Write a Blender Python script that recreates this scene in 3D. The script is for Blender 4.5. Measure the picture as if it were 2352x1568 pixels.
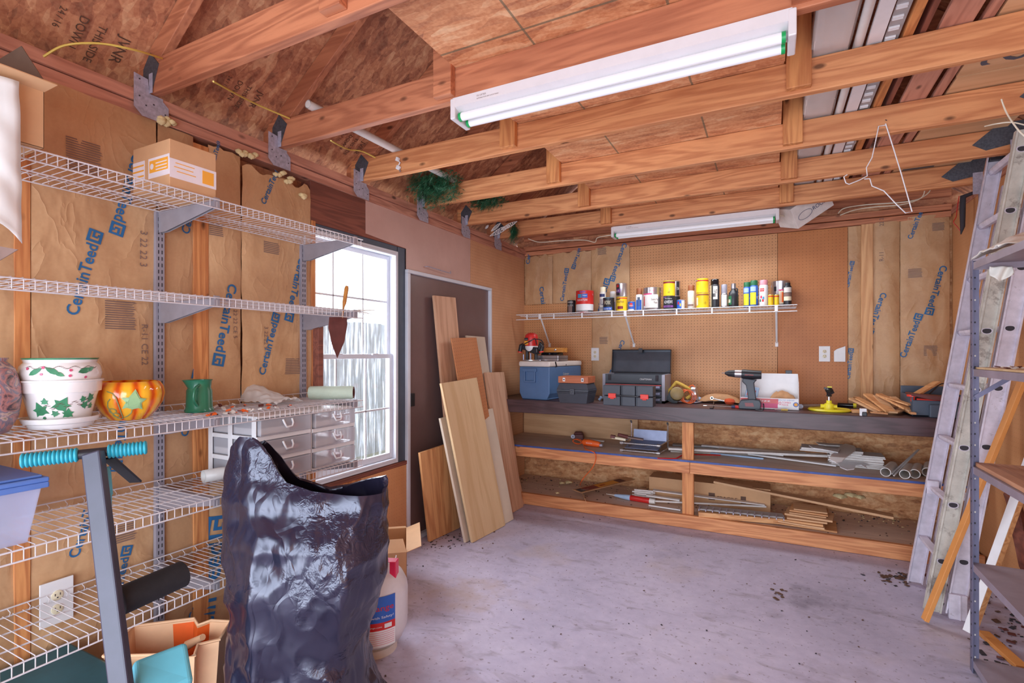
import bpy, bmesh, math, random
from mathutils import Matrix, Vector, Euler, noise
for o in list(bpy.data.objects): bpy.data.objects.remove(o)
SC = bpy.context.scene; COL = SC.collection
R = math.radians; PI = math.pi
random.seed(7)

# ------------------------------------------------------------------ camera, world, lights, exposure
TH = R(26.9); FPX = 1170.0; CH = 1.4; HOR = 808.0
cd = bpy.data.cameras.new('camera'); cam = bpy.data.objects.new('camera', cd); COL.objects.link(cam)
cam.location = (0, 0, CH); cam.rotation_euler = (R(90), 0, TH)
cd.sensor_width = 36; cd.lens = FPX / 2352 * 36; cd.shift_y = (HOR - 784) / 2352; cd.clip_start = .05
SC.camera = cam
SC.view_settings.view_transform = 'Standard'; SC.view_settings.look = 'None'
SC.view_settings.gamma = 1; SC.view_settings.use_curve_mapping = False
SC.view_settings.exposure = -0.17
w = bpy.data.worlds.new('sky'); SC.world = w; w.use_nodes = True
bg = w.node_tree.nodes['Background']; bg.inputs[0].default_value = (.80, .90, 1, 1); bg.inputs[1].default_value = 2.6

def area(name, loc, rot, sx, sy, power, color, portal=False):
    l = bpy.data.lights.new(name, 'AREA'); l.shape = 'RECTANGLE'; l.size = sx; l.size_y = sy; l.energy = power; l.color = color
    o = bpy.data.objects.new(name, l); o.location = loc; o.rotation_euler = rot; COL.objects.link(o)
    if portal: l.cycles.is_portal = True
    return o
# daylight entering by the wide open vehicle door behind the camera
area('door_daylight', (-.57, -1.35, .98), (R(88), 0, 0), 3.3, 1.8, 138, (.76, .86, 1.0))
area('roof_fill', (-.57, -2.3, .12), (R(128), 0, 0), 3.2, 1.6, 36, (.90, .92, 1.0))  # added fill lamp, out of view, brightening the roof from below
area('near_fixture_fill', (-.575, 1.895, 2.36), (0, 0, 0), 1.2, .1, 5, (.90, .95, 1.0))  # added fill lamp below the near fixture, whose own tubes are off
area('bench_fixture_fill', (-.59, 4.40, 2.36), (R(-12), 0, 0), 1.2, .1, 18, (.90, .95, 1.0))  # added fill lamp brightening the bench and back wall; this fixture is off too
area('window_daylight', (-2.62, 2.45, 1.4), (0, R(-90), 0), 1.45, .8, 45, (.80, .88, 1.0))

# ------------------------------------------------------------------ helpers
def at(px, py, X=None, Y=None, Z=None, D=None):
    u = (px - 1176) / FPX; v = (HOR - py) / FPX
    d = Vector((-math.sin(TH) + u * math.cos(TH), math.cos(TH) + u * math.sin(TH), v))
    if X is not None: t = X / d.x
    elif Y is not None: t = Y / d.y
    elif Z is not None: t = (Z - CH) / d.z
    else: t = D
    return Vector((d.x * t, d.y * t, CH + d.z * t))

def srgb(c):
    return tuple(((x / 255) / 12.92 if x / 255 <= .04045 else (((x / 255) + .055) / 1.055) ** 2.4) for x in c)

_font = {}
def glyphs(s):
    if s not in _font:
        cu = bpy.data.curves.new('t', 'FONT'); cu.body = s; cu.offset = .018 if s == 'CertainTeed' else 0; cu.resolution_u = 3
        ob = bpy.data.objects.new('t', cu); COL.objects.link(ob)
        me = ob.to_mesh()
        vs = [v.co.copy() for v in me.vertices]; fs = [tuple(p.vertices) for p in me.polygons]
        ob.to_mesh_clear(); bpy.data.objects.remove(ob); bpy.data.curves.remove(cu)
        x0 = min(v.x for v in vs); x1 = max(v.x for v in vs); y0 = min(v.y for v in vs); y1 = max(v.y for v in vs)
        _font[s] = ([Vector(((v.x - x0), (v.y - y0), 0)) for v in vs], fs, x1 - x0, y1 - y0)
    return _font[s]

class MB:
    def __init__(self): self.v = []; self.f = []; self.m = []; self.T = Matrix.Identity(4)
    def add(self, vs, fs, mi=0):
        b = len(self.v); self.v += [self.T @ Vector(p) for p in vs]
        for f in fs: self.f.append(tuple(b + i for i in f)); self.m.append(mi)
    def box(self, x0, x1, y0, y1, z0, z1, mi=0, tx=0, ty=0):
        # tx, ty: how much the top is drawn in on each side
        self.add([(x0, y0, z0), (x1, y0, z0), (x1, y1, z0), (x0, y1, z0), (x0 + tx, y0 + ty, z1), (x1 - tx, y0 + ty, z1), (x1 - tx, y1 - ty, z1), (x0 + tx, y1 - ty, z1)],
                 [(0, 3, 2, 1), (4, 5, 6, 7), (0, 1, 5, 4), (1, 2, 6, 5), (2, 3, 7, 6), (3, 0, 4, 7)], mi)
    def cbox(self, c, s, rot=(0, 0, 0), mi=0):
        T = self.T; self.T = T @ Matrix.Translation(c) @ Euler(rot).to_matrix().to_4x4()
        self.box(-s[0] / 2, s[0] / 2, -s[1] / 2, s[1] / 2, -s[2] / 2, s[2] / 2, mi); self.T = T
    def prism(self, pts, ax, a, b, mi=0):
        def P(p, q): return {'x': (q, p[0], p[1]), 'y': (p[0], q, p[1]), 'z': (p[0], p[1], q)}[ax]
        n = len(pts); self.add([P(p, a) for p in pts] + [P(p, b) for p in pts],
            [tuple(range(n - 1, -1, -1)), tuple(range(n, 2 * n))] + [(i, (i + 1) % n, n + (i + 1) % n, n + i) for i in range(n)], mi)
    def bar(self, a, b, w, t, mi=0, up=(0, 0, 1)):
        a = Vector(a); b = Vector(b); d = (b - a); L = d.length; d.normalize(); s = d.cross(Vector(up)); s.normalize(); n = s.cross(d)
        vs = []
        for p in (a, b):
            for i, j in ((-1, -1), (1, -1), (1, 1), (-1, 1)): vs.append(p + s * (i * w / 2) + n * (j * t / 2))
        self.add(vs, [(0, 3, 2, 1), (4, 5, 6, 7), (0, 1, 5, 4), (1, 2, 6, 5), (2, 3, 7, 6), (3, 0, 4, 7)], mi)
    def tube(self, pts, r, n=8, mi=0, caps=True):
        pts = [Vector(p) for p in pts]; m = len(pts); rs = r if isinstance(r, (list, tuple)) else [r] * m
        vs = []; prev = None
        for i, p in enumerate(pts):
            d = (pts[min(i + 1, m - 1)] - pts[max(i - 1, 0)]); d.normalize()
            if prev is None:
                a = Vector((0, 0, 1)) if abs(d.z) < .9 else Vector((1, 0, 0)); s = d.cross(a)
            else: s = prev - d * prev.dot(d)
            s.normalize(); prev = s; t = d.cross(s)
            for k in range(n):
                an = 2 * PI * k / n; vs.append(p + (s * math.cos(an) + t * math.sin(an)) * rs[i])
        fs = []
        for i in range(m - 1):
            for k in range(n): fs.append((i * n + k, i * n + (k + 1) % n, (i + 1) * n + (k + 1) % n, (i + 1) * n + k))
        if caps: fs += [tuple(range(n - 1, -1, -1)), tuple((m - 1) * n + k for k in range(n))]
        self.add(vs, fs, mi)
    def lathe(self, prof, n=28, mi=0, fn=None, mis=None):
        vs = []
        for (r, z) in prof:
            for k in range(n):
                a = 2 * PI * k / n; rr = r * (fn(a, z) if fn else 1); vs.append((rr * math.cos(a), rr * math.sin(a), z))
        m = len(prof); b = len(self.v); self.v += [self.T @ Vector(p) for p in vs]
        for i in range(m - 1):
            for k in range(n):
                self.f.append(tuple(b + q for q in (i * n + k, i * n + (k + 1) % n, (i + 1) * n + (k + 1) % n, (i + 1) * n + k))); self.m.append(mis[i] if mis else mi)
        if prof[0][0] > 1e-6: self.f.append(tuple(b + k for k in range(n - 1, -1, -1))); self.m.append(mis[0] if mis else mi)
        if prof[-1][0] > 1e-6: self.f.append(tuple(b + (m - 1) * n + k for k in range(n))); self.m.append(mis[-1] if mis else mi)
    def grid(self, fn, nu, nv, mi=0):
        vs = [fn(i / nu, j / nv) for j in range(nv + 1) for i in range(nu + 1)]
        self.add(vs, [(j * (nu + 1) + i, j * (nu + 1) + i + 1, (j + 1) * (nu + 1) + i + 1, (j + 1) * (nu + 1) + i) for j in range(nv) for i in range(nu)], mi)
    def text(self, s, O, U, V, h=None, w=None, mi=0, mapf=None):
        # O: origin, U: reading direction, V: up direction; h: height or w: width
        vs, fs, W, Hh = glyphs(s); U = Vector(U).normalized(); V = Vector(V).normalized(); O = Vector(O)
        k = (w / W) if w else (h / Hh); ky = (h / Hh) if h else k
        out = [O + U * (p.x * k) + V * (p.y * ky) for p in vs]
        if mapf: out = [mapf(p) for p in out]
        self.add(out, fs, mi)
    def build(self, name, mats, parent=None, label=None, cat=None, group=None, kind=None, smooth=None, bevel=0, world=False, thick=0, seg=2, subs=0):
        me = bpy.data.meshes.new(name); vs = [Vector(p) for p in self.v]
        loc = Vector((0, 0, 0))
        if parent is None:
            xs = [p.x for p in vs]; ys = [p.y for p in vs]; zs = [p.z for p in vs]
            loc = Vector(((min(xs) + max(xs)) / 2, (min(ys) + max(ys)) / 2, min(zs))); vs = [p - loc for p in vs]
        elif world:
            inv = pmatrix(parent).inverted(); vs = [inv @ p for p in vs]
        me.from_pydata(vs, [], self.f)
        if not isinstance(mats, (list, tuple)): mats = [mats]
        for m in mats: me.materials.append(m)
        me.polygons.foreach_set('material_index', self.m)
        if smooth is not None:
            me.polygons.foreach_set('use_smooth', [True] * len(me.polygons)); me.set_sharp_from_angle(angle=R(smooth))
        me.update()
        o = bpy.data.objects.new(name, me); COL.objects.link(o); o.location = loc
        if parent: o.parent = parent
        if label: o['label'] = label
        if cat: o['category'] = cat
        if group: o['group'] = group
        if kind: o['kind'] = kind
        if thick:
            s = o.modifiers.new('thickness', 'SOLIDIFY'); s.thickness = thick; s.offset = 0
        if bevel:
            b = o.modifiers.new('edges', 'BEVEL'); b.width = bevel; b.segments = seg; b.limit_method = 'ANGLE'; b.angle_limit = R(35); b.harden_normals = False
        if subs:
            s = o.modifiers.new('soft', 'SUBSURF'); s.levels = subs; s.render_levels = subs
        return o

def pmatrix(o):
    m = Matrix.LocRotScale(o.location, o.rotation_euler, None)
    return pmatrix(o.parent) @ m if o.parent else m

def thing(name, label, cat, loc=(0, 0, 0), rz=0, group=None, rot=None):
    o = bpy.data.objects.new(name, None); COL.objects.link(o); o.location = loc; o.rotation_euler = rot if rot else (0, 0, rz)
    o.empty_display_size = .05; o['label'] = label; o['category'] = cat
    if group: o['group'] = group
    return o
def one(name, mb, mats, label, cat, **k): return mb.build(name, mats, label=label, cat=cat, **k)
def structure(name, mb, mats, parent=None, **k): return mb.build(name, mats, parent=parent, kind='structure' if parent is None else None, **k)
def copy_tree(o, parent=None):
    c = o.copy(); COL.objects.link(c)
    if parent: c.parent = parent
    for ch in [x for x in bpy.data.objects if x.parent == o]: copy_tree(ch, c)
    return c
def frame(o, p0, ux, uz):
    # put a local x along ux and local z along uz (made square), origin p0
    z = Vector(uz).normalized(); x = Vector(ux); x = (x - z * x.dot(z)).normalized(); y = z.cross(x)
    m = Matrix((x, y, z)).transposed(); o.location = p0; o.rotation_euler = m.to_euler()
    return o

# ------------------------------------------------------------------ materials
def newmat(name):
    m = bpy.data.materials.new(name); m.use_nodes = True; nt = m.node_tree
    return m, nt, nt.nodes['Principled BSDF']
def nd(nt, t, **k):
    n = nt.nodes.new(t)
    for a, b in k.items(): setattr(n, a, b)
    return n
def mth(nt, op, a, b=None, c=None, clamp=False):
    n = nd(nt, 'ShaderNodeMath', operation=op, use_clamp=clamp)
    for i, x in enumerate((a, b, c)):
        if x is None: continue
        if isinstance(x, (int, float)): n.inputs[i].default_value = x
        else: nt.links.new(x, n.inputs[i])
    return n.outputs[0]
def ramp(nt, fac, stops):
    n = nd(nt, 'ShaderNodeValToRGB'); e = n.color_ramp.elements
    while len(e) < len(stops): e.new(.5)
    for i, (p, c) in enumerate(stops): e[i].position = p; e[i].color = (*c, 1)
    nt.links.new(fac, n.inputs[0]); return n.outputs[0]
def mixc(nt, f, a, b, mode='MIX'):
    n = nd(nt, 'ShaderNodeMix', data_type='RGBA', blend_type=mode)
    for i, x in ((0, f), (6, a), (7, b)):
        if isinstance(x, (int, float)): n.inputs[i].default_value = x
        elif isinstance(x, tuple): n.inputs[i].default_value = (*x, 1)
        else: nt.links.new(x, n.inputs[i])
    return n.outputs[2]
def coords(nt, scale=(1, 1, 1), rnd=True, rot=(0, 0, 0)):
    tc = nd(nt, 'ShaderNodeTexCoord'); mp = nd(nt, 'ShaderNodeMapping'); mp.inputs['Scale'].default_value = scale; mp.inputs['Rotation'].default_value = rot
    nt.links.new(tc.outputs['Object'], mp.inputs[0])
    if rnd:
        oi = nd(nt, 'ShaderNodeObjectInfo'); s = mth(nt, 'MULTIPLY', oi.outputs['Random'], 37.0)
        cb = nd(nt, 'ShaderNodeCombineXYZ'); nt.links.new(s, cb.inputs[0]); nt.links.new(s, cb.inputs[1]); nt.links.new(s, cb.inputs[2]); nt.links.new(cb.outputs[0], mp.inputs['Location'])
    return mp.outputs[0]
def ntex(nt, vec, scale, detail=4, rough=.55, dist=0):
    n = nd(nt, 'ShaderNodeTexNoise'); n.inputs['Scale'].default_value = scale; n.inputs['Detail'].default_value = detail
    n.inputs['Roughness'].default_value = rough; n.inputs['Distortion'].default_value = dist; nt.links.new(vec, n.inputs['Vector']); return n.outputs[0]
def bump(nt, bs, h, strength, dist=.01):
    b = nd(nt, 'ShaderNodeBump'); b.inputs['Strength'].default_value = strength; b.inputs['Distance'].default_value = dist
    nt.links.new(h, b.inputs['Height']); nt.links.new(b.outputs[0], bs.inputs['Normal'])
def pm(name, c, rough=.5, metal=0, var=.12, vs=14, bmp=0, bs_=60, alpha=1, trans=0, coat=0, spec=.5, bd=.003, sheen=0):
    m, nt, b = newmat(name); c = srgb(c)
    b.inputs['Roughness'].default_value = rough; b.inputs['Metallic'].default_value = metal; b.inputs['Specular IOR Level'].default_value = spec
    b.inputs['Alpha'].default_value = alpha; b.inputs['Transmission Weight'].default_value = trans; b.inputs['Coat Weight'].default_value = coat
    if var:
        v = coords(nt); n = ntex(nt, v, vs, 5, .6)
        nt.links.new(ramp(nt, n, [(.3, tuple(x * (1 - var) for x in c)), (.7, tuple(min(1, x * (1 + var)) for x in c))]), b.inputs['Base Color'])
        if bmp: bump(nt, b, ntex(nt, v, bs_, 4), bmp, bd)
    else: b.inputs['Base Color'].default_value = (*c, 1)
    return m
def wood(name, light, dark, ax=0, knots=True, ring=9, rough=.6, cross=9, along=.7, stain=.35):
    m, nt, b = newmat(name); light = srgb(light); dark = srgb(dark)
    sc = [cross] * 3; sc[ax] = along; v = coords(nt, tuple(sc))
    n1 = ntex(nt, v, 1.0, 3, .5, .4)
    rings = mth(nt, 'SINE', mth(nt, 'MULTIPLY', n1, ring * 6.28))
    fine = ntex(nt, v, 9, 4, .7)
    f = mth(nt, 'ADD', mth(nt, 'MULTIPLY', rings, .22), mth(nt, 'ADD', mth(nt, 'MULTIPLY', fine, .7), -.02))
    col = ramp(nt, f, [(.12, light), (.62, tuple(l * .3 + d * .7 for l, d in zip(light, dark)))])
    sc2 = [3.2] * 3; sc2[ax] = 1.1; big = ntex(nt, coords(nt, tuple(sc2)), 1.0, 3, .6)
    col = mixc(nt, mth(nt, 'MULTIPLY', ramp(nt, big, [(.42, (0, 0, 0)), (.7, (1, 1, 1))]), stain), col, dark)
    if knots:
        sk = [9] * 3; sk[ax] = 4.2; vo = nd(nt, 'ShaderNodeTexVoronoi'); vo.inputs['Scale'].default_value = 1.0; nt.links.new(coords(nt, tuple(sk)), vo.inputs['Vector'])
        kd = vo.outputs['Distance']
        k1 = ramp(nt, kd, [(.06, (1, 1, 1)), (.13, (0, 0, 0))])
        col = mixc(nt, mth(nt, 'MULTIPLY', k1, .85), col, tuple(x * .22 for x in dark))
    nt.links.new(col, b.inputs['Base Color']); b.inputs['Roughness'].default_value = rough
    bump(nt, b, f, .12, .003)
    return m
def osb(name, cols, scale=1.0, lines=False, ax=(0, 1), rough=.75):
    m, nt, b = newmat(name); cs = [srgb(c) for c in cols]
    base = coords(nt, rnd=False)
    nz = nd(nt, 'ShaderNodeTexNoise'); nz.inputs['Scale'].default_value = 6 * scale; nz.inputs['Detail'].default_value = 2; nt.links.new(base, nz.inputs['Vector'])
    outs = []
    for i, rt in enumerate(((.3, .5, .4), (1.3, .2, 1.1), (.7, 1.4, 2.1))):
        mp = nd(nt, 'ShaderNodeMapping'); mp.inputs['Rotation'].default_value = rt; mp.inputs['Scale'].default_value = (8 * scale, 34 * scale, 22 * scale)
        ad = nd(nt, 'ShaderNodeVectorMath', operation='MULTIPLY_ADD'); ad.inputs[1].default_value = (.035, .035, .035)
        nt.links.new(nz.outputs['Color'], ad.inputs[0]); nt.links.new(base, ad.inputs[2]); nt.links.new(ad.outputs[0], mp.inputs[0])
        vo = nd(nt, 'ShaderNodeTexVoronoi'); vo.inputs['Scale'].default_value = 1; nt.links.new(mp.outputs[0], vo.inputs['Vector'])
        sp = nd(nt, 'ShaderNodeSeparateColor'); nt.links.new(vo.outputs['Color'], sp.inputs[0]); outs.append(sp.outputs[i])
    sel = ntex(nt, base, 9 * scale, 1)
    f = mth(nt, 'ADD', mth(nt, 'MULTIPLY', outs[0], .4), mth(nt, 'ADD', mth(nt, 'MULTIPLY', outs[1], .35), mth(nt, 'MULTIPLY', outs[2], .25)))
    f = mth(nt, 'ADD', mth(nt, 'MULTIPLY', mth(nt, 'SUBTRACT', f, .5), 1.0), mth(nt, 'ADD', mth(nt, 'MULTIPLY', mth(nt, 'SUBTRACT', sel, .5), .5), .5))
    fine = ntex(nt, coords(nt, (60, 60, 60), rnd=False), 1, 3)
    col = ramp(nt, f, [(.1, cs[0]), (.4, cs[1]), (.62, cs[2]), (.95, cs[3])])
    col = mixc(nt, .25, col, ramp(nt, fine, [(.3, cs[0]), (.7, cs[3])]))
    if lines:
        sx = nd(nt, 'ShaderNodeSeparateXYZ'); nt.links.new(base, sx.inputs[0])
        for a, per in ((ax[0], .52), (ax[1], .61)):
            fr = mth(nt, 'ABSOLUTE', mth(nt, 'SUBTRACT', mth(nt, 'FRACT', mth(nt, 'MULTIPLY', sx.outputs[a], 1 / per)), .5))
            col = mixc(nt, mth(nt, 'MULTIPLY', mth(nt, 'LESS_THAN', fr, .009), .7), col, srgb((96, 98, 78)))
    nt.links.new(col, b.inputs['Base Color']); b.inputs['Roughness'].default_value = rough
    bump(nt, b, f, .35, .004)
    return m
def kraft(name, c, dark):
    m, nt, b = newmat(name); c = srgb(c); d = srgb(dark); v = coords(nt, (1, 1, 1))
    n1 = ntex(nt, v, 3.2, 5, .6, .1); n2 = ntex(nt, v, 90, 3)
    col = ramp(nt, n1, [(.28, d), (.55, c), (.8, tuple(min(1, x * 1.12) for x in c))])
    col = mixc(nt, .12, col, ramp(nt, n2, [(.4, d), (.6, c)]))
    nt.links.new(col, b.inputs['Base Color']); b.inputs['Roughness'].default_value = .55
    w1 = ntex(nt, coords(nt, (6, 6, 3.6)), 1, 3, .5, .5)
    rid = mth(nt, 'ABSOLUTE', mth(nt, 'SUBTRACT', w1, .5))
    bump(nt, b, mth(nt, 'SUBTRACT', 0, mth(nt, 'POWER', rid, .6)), .5, .02)
    return m
def board(name, c, dark, axes=(1, 2), holes=True, per=.0266, rad=.13, rough=.5, hole_c=(70, 40, 22)):
    m, nt, b = newmat(name); c = srgb(c); d = srgb(dark); v = coords(nt, rnd=False)
    n = ntex(nt, v, 3, 5, .6); col = ramp(nt, n, [(.3, d), (.7, c)])
    col = mixc(nt, .1, col, ramp(nt, ntex(nt, v, 140, 2), [(.35, d), (.65, c)]))
    if holes:
        sx = nd(nt, 'ShaderNodeSeparateXYZ'); nt.links.new(v, sx.inputs[0]); q = []
        for a in axes:
            fr = mth(nt, 'SUBTRACT', mth(nt, 'FRACT', mth(nt, 'MULTIPLY', sx.outputs[a], 1 / per)), .5); q.append(mth(nt, 'MULTIPLY', fr, fr))
        h = mth(nt, 'LESS_THAN', mth(nt, 'ADD', q[0], q[1]), rad * rad)
        col = mixc(nt, mth(nt, 'MULTIPLY', h, .8), col, srgb(hole_c))
        bump(nt, b, mth(nt, 'SUBTRACT', 1, h), .5, .003)
    nt.links.new(col, b.inputs['Base Color']); b.inputs['Roughness'].default_value = rough
    return m
M = {}
M['pine'] = wood('pine_x', (226, 158, 106), (176, 102, 62), 0)
M['pine_red'] = wood('pine_red_x', (206, 134, 96), (150, 84, 58), 0, stain=.5)
M['pine_y'] = wood('pine_y', (210, 150, 126), (158, 100, 82), 1)
M['pine_z'] = wood('pine_z', (226, 156, 96), (168, 92, 50), 2)
M['pine_pale'] = wood('pine_pale_x', (232, 178, 124), (190, 122, 74), 0)
M['pale_z'] = wood('pine_pale_z', (232, 182, 130), (196, 134, 88), 2)
M['lumber_y'] = wood('lumber_y', (222, 150, 90), (160, 90, 50), 1)
M['darkwood'] = wood('old_wood_y', (150, 88, 70), (96, 52, 44), 1, stain=.5)
M['bench'] = wood('bench_paint', (92, 68, 72), (58, 40, 44), 0, knots=False, rough=.38, stain=.6)
M['oak'] = wood('oak_laminate', (232, 176, 120), (180, 112, 66), 2, knots=False, ring=6, rough=.45, stain=.2)
M['oak_dull'] = wood('oak_worn', (222, 178, 146), (190, 140, 108), 2, knots=False, ring=5, stain=.25)
M['birch'] = wood('birch_ply', (222, 190, 148), (198, 158, 112), 2, knots=False, ring=3, stain=.3)
M['birch_x'] = wood('birch_ply_x', (228, 184, 140), (196, 146, 104), 0, knots=False, ring=3, stain=.4)
M['whiteboard'] = pm('pale_board', (214, 196, 176), .55, var=.06, vs=5)
M['osb'] = osb('osb_roof', [(128, 72, 52), (172, 104, 74), (200, 132, 94), (228, 176, 134)])
M['osb_deck'] = osb('osb_deck', [(164, 94, 62), (212, 138, 90), (226, 156, 108), (244, 198, 152)], lines=True)
M['osb_low'] = osb('osb_low', [(162, 100, 60), (208, 142, 92), (224, 164, 114), (244, 200, 152)], scale=1.7, ax=(0, 2), lines=False)
M['kraft'] = kraft('kraft_paper', (206, 164, 122), (182, 136, 96))
M['kraft_d'] = kraft('kraft_worn', (192, 148, 108), (164, 118, 84))
M['blue'] = pm('blue_ink', (38, 104, 158), .6, var=.1)
M['grey_ink'] = pm('grey_ink', (132, 106, 98), .7, var=.1)
M['dk_ink'] = pm('dark_ink', (94, 66, 52), .7, var=.1)
M['peg'] = board('pegboard_x', (216, 158, 108), (200, 140, 90), (0, 2))
M['peg_dark'] = board('pegboard_old', (200, 128, 72), (184, 112, 60), (0, 2), rad=.10, hole_c=(120, 66, 34))
M['peg_y'] = board('pegboard_y', (222, 170, 130), (206, 150, 112), (1, 2), rad=.10, hole_c=(120, 70, 44))
M['hardboard'] = board('hardboard', (216, 178, 166), (200, 160, 148), holes=False, rough=.42)
M['hardboard_r'] = board('hardboard_right', (226, 166, 116), (210, 148, 98), (1, 2), rad=.07, hole_c=(150, 92, 56), rough=.45)
M['peg_loose'] = board('pegboard_loose', (206, 140, 92), (190, 120, 76), (0, 2), rad=.12, hole_c=(120, 74, 46))
M['white'] = pm('white_plastic', (232, 230, 232), .35, var=.04)
M['offwhite'] = pm('off_white', (220, 212, 204), .5, var=.06)
M['vinyl'] = pm('window_vinyl', (222, 226, 236), .4, var=.03)
M['wire'] = pm('coated_wire', (214, 206, 208), .35, var=.06)
M['wire_w'] = pm('white_wire', (236, 234, 236), .35, var=.03)
M['greymetal'] = pm('grey_enamel', (156, 152, 164), .4, metal=.2, var=.08)
M['bracket'] = pm('bracket_grey', (150, 144, 152), .45, metal=.2, var=.1)
M['galv'] = pm('galvanized', (176, 172, 188), .42, metal=.15, var=.25, vs=60, bmp=.1)
M['galv_d'] = pm('galvanized_dark', (88, 92, 102), .5, metal=.5, var=.3, vs=90)
M['slot'] = pm('slot_dark', (58, 54, 60), .8, var=0)
M['alu'] = pm('ladder_alu', (216, 208, 220), .5, metal=.1, var=.14, vs=22, bmp=.1)
M['alu_d'] = pm('ladder_alu_mossy', (200, 196, 186), .6, metal=.1, var=.22, vs=12)
for q_, th_ in (('alu', .60), ('alu_d', .54)):
    nt = M[q_].node_tree; b = nt.nodes['Principled BSDF']; l_ = b.inputs['Base Color'].links[0].from_socket; v = coords(nt)
    dm = mth(nt, 'MULTIPLY', ramp(nt, ntex(nt, v, 9, 7, .75), [(th_, (0, 0, 0)), (th_ + .08, (1, 1, 1))]), .6)
    nt.links.new(mixc(nt, dm, l_, srgb((112, 96, 88))), b.inputs['Base Color'])
M['steel'] = pm('blue_grey_steel', (112, 112, 138), .42, metal=.35, var=.12)
M['steel_l'] = pm('light_steel', (154, 162, 192), .35, metal=.4, var=.1)
M['chrome'] = pm('chrome', (206, 206, 210), .22, metal=.8, var=.05)
M['black'] = pm('black_plastic', (38, 38, 44), .4, var=.1)
M['black_g'] = pm('black_gloss', (22, 22, 26), .15, var=.05, coat=.3)
M['charcoal'] = pm('charcoal_plastic', (62, 66, 76), .45, var=.1, bmp=.05)
M['foam'] = pm('black_foam', (26, 25, 30), .8, var=.25, vs=40, bmp=.3)
M['teal'] = pm('teal_foam', (42, 152, 172), .45, var=.08)
M['teal_l'] = pm('teal_plastic', (98, 184, 204), .5, var=.1, vs=8)
M['cool_blue'] = pm('cooler_blue', (84, 116, 158), .45, var=.06)
M['cool_white'] = pm('cooler_lid', (222, 212, 206), .45, var=.05)
M['red'] = pm('red_plastic', (204, 40, 38), .35, var=.06)
M['redbox'] = pm('red_latch', (228, 60, 48), .4, var=.05)
M['pink'] = pm('pink_plastic', (226, 150, 162), .4, var=.04)
M['magenta'] = pm('magenta_print', (216, 66, 120), .45, var=.05)
M['crimson'] = pm('crimson_plastic', (222, 40, 84), .35, var=.05)
M['yellow'] = pm('yellow_label', (232, 192, 32), .4, var=.08)
M['yellow_b'] = pm('yellow_bright', (236, 222, 50), .4, var=.06)
M['ochre'] = pm('old_yellow', (206, 170, 70), .5, var=.14)
M['khaki'] = pm('khaki_housing', (150, 128, 84), .5, var=.2)
M['orange'] = pm('orange_plastic', (240, 104, 40), .45, var=.06)
M['orange_w'] = pm('orange_stick', (218, 146, 78), .55, var=.06)
M['purple'] = pm('purple_label', (134, 74, 150), .45, var=.06)
M['green'] = pm('green_cap', (34, 104, 66), .45, var=.08)
M['greenpot'] = pm('green_glaze', (40, 116, 86), .3, var=.1, coat=.3)
M['brightgreen'] = pm('green_ring', (20, 160, 84), .4, var=0)
M['brown'] = pm('brown_cap', (146, 84, 50), .5, var=.1)
M['labelblue'] = pm('label_blue', (44, 96, 186), .45, var=.06)
M['cyan'] = pm('lid_blue', (68, 150, 190), .4, var=.05)
M['silver'] = pm('tin', (190, 184, 188), .28, metal=.85, var=.12, vs=10)
M['cream'] = pm('cream', (232, 220, 190), .5, var=.05)
M['ceramic'] = pm('white_ceramic', (238, 232, 230), .18, var=.02, coat=.4)
M['leafgreen'] = pm('leaf_print', (60, 130, 92), .3, var=.25, vs=30)
M['leafpale'] = pm('leaf_relief', (158, 196, 144), .25, var=.1, coat=.3)
M['vine'] = pm('vine_line', (150, 160, 110), .4, var=.1)
M['berry'] = pm('berry', (206, 86, 120), .35, var=0)
M['cardboard'] = pm('cardboard', (206, 160, 118), .75, var=.08, vs=6)
M['cardboard_d'] = pm('cardboard_dark', (120, 100, 86), .8, var=.15, vs=6)
M['ltlabel'] = pm('orange_label', (244, 170, 60), .5, var=0)
M['plasterwhite'] = pm('paper_label', (232, 222, 226), .5, var=.04)
M['navy'] = pm('navy_print', (40, 50, 96), .4, var=.05)
M['maroon'] = pm('maroon_print', (130, 34, 40), .4, var=.05)
M['paleblue'] = pm('pale_blue_plastic', (168, 194, 226), .4, var=.05)
M['bluepaint'] = pm('blue_edge_paint', (62, 84, 150), .5, var=.35, vs=9)
M['rust'] = pm('rusty_red', (104, 54, 50), .6, var=.25)
M['pvc'] = pm('pvc', (226, 222, 218), .35, var=.06)
M['dirtwhite'] = pm('dirty_white', (228, 220, 216), .6, var=.12)
M['vinylgrey'] = pm('grey_strip', (168, 164, 164), .6, var=.12)
M['insul'] = pm('glass_wool', (226, 206, 156), .9, var=.2, vs=40, bmp=.6)
M['cableyel'] = pm('yellow_cable', (226, 198, 98), .5, var=0)
M['cablewht'] = pm('white_cable', (224, 212, 190), .5, var=0)
M['bagbrown'] = pm('paper_bag', (190, 142, 100), .7, var=.15, vs=20, bmp=.3)
M['rag'] = pm('rag', (238, 232, 222), .85, var=.06, vs=10, bmp=.2)
M['bluebin'] = pm('bin_lid_blue', (88, 122, 190), .4, var=.05)
M['dkgreen'] = pm('dark_teal_tub', (30, 92, 104), .45, var=.12)
M['peach'] = pm('peach_plastic', (238, 190, 148), .5, var=.06)
M['fence'] = pm('fence_boards', (176, 178, 182), .8, var=.15, vs=6)
M['outside'] = pm('outside_ground', (150, 146, 128), .9, var=.2, vs=3)
M['tube'] = pm('lamp_tube', (240, 240, 244), .25, var=0, coat=.2)
M['tube'].node_tree.nodes['Principled BSDF'].inputs['Emission Color'].default_value = (.93, .95, 1, 1); M['tube'].node_tree.nodes['Principled BSDF'].inputs['Emission Strength'].default_value = .08  # faint glow added to the tubes although they are unlit
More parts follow.
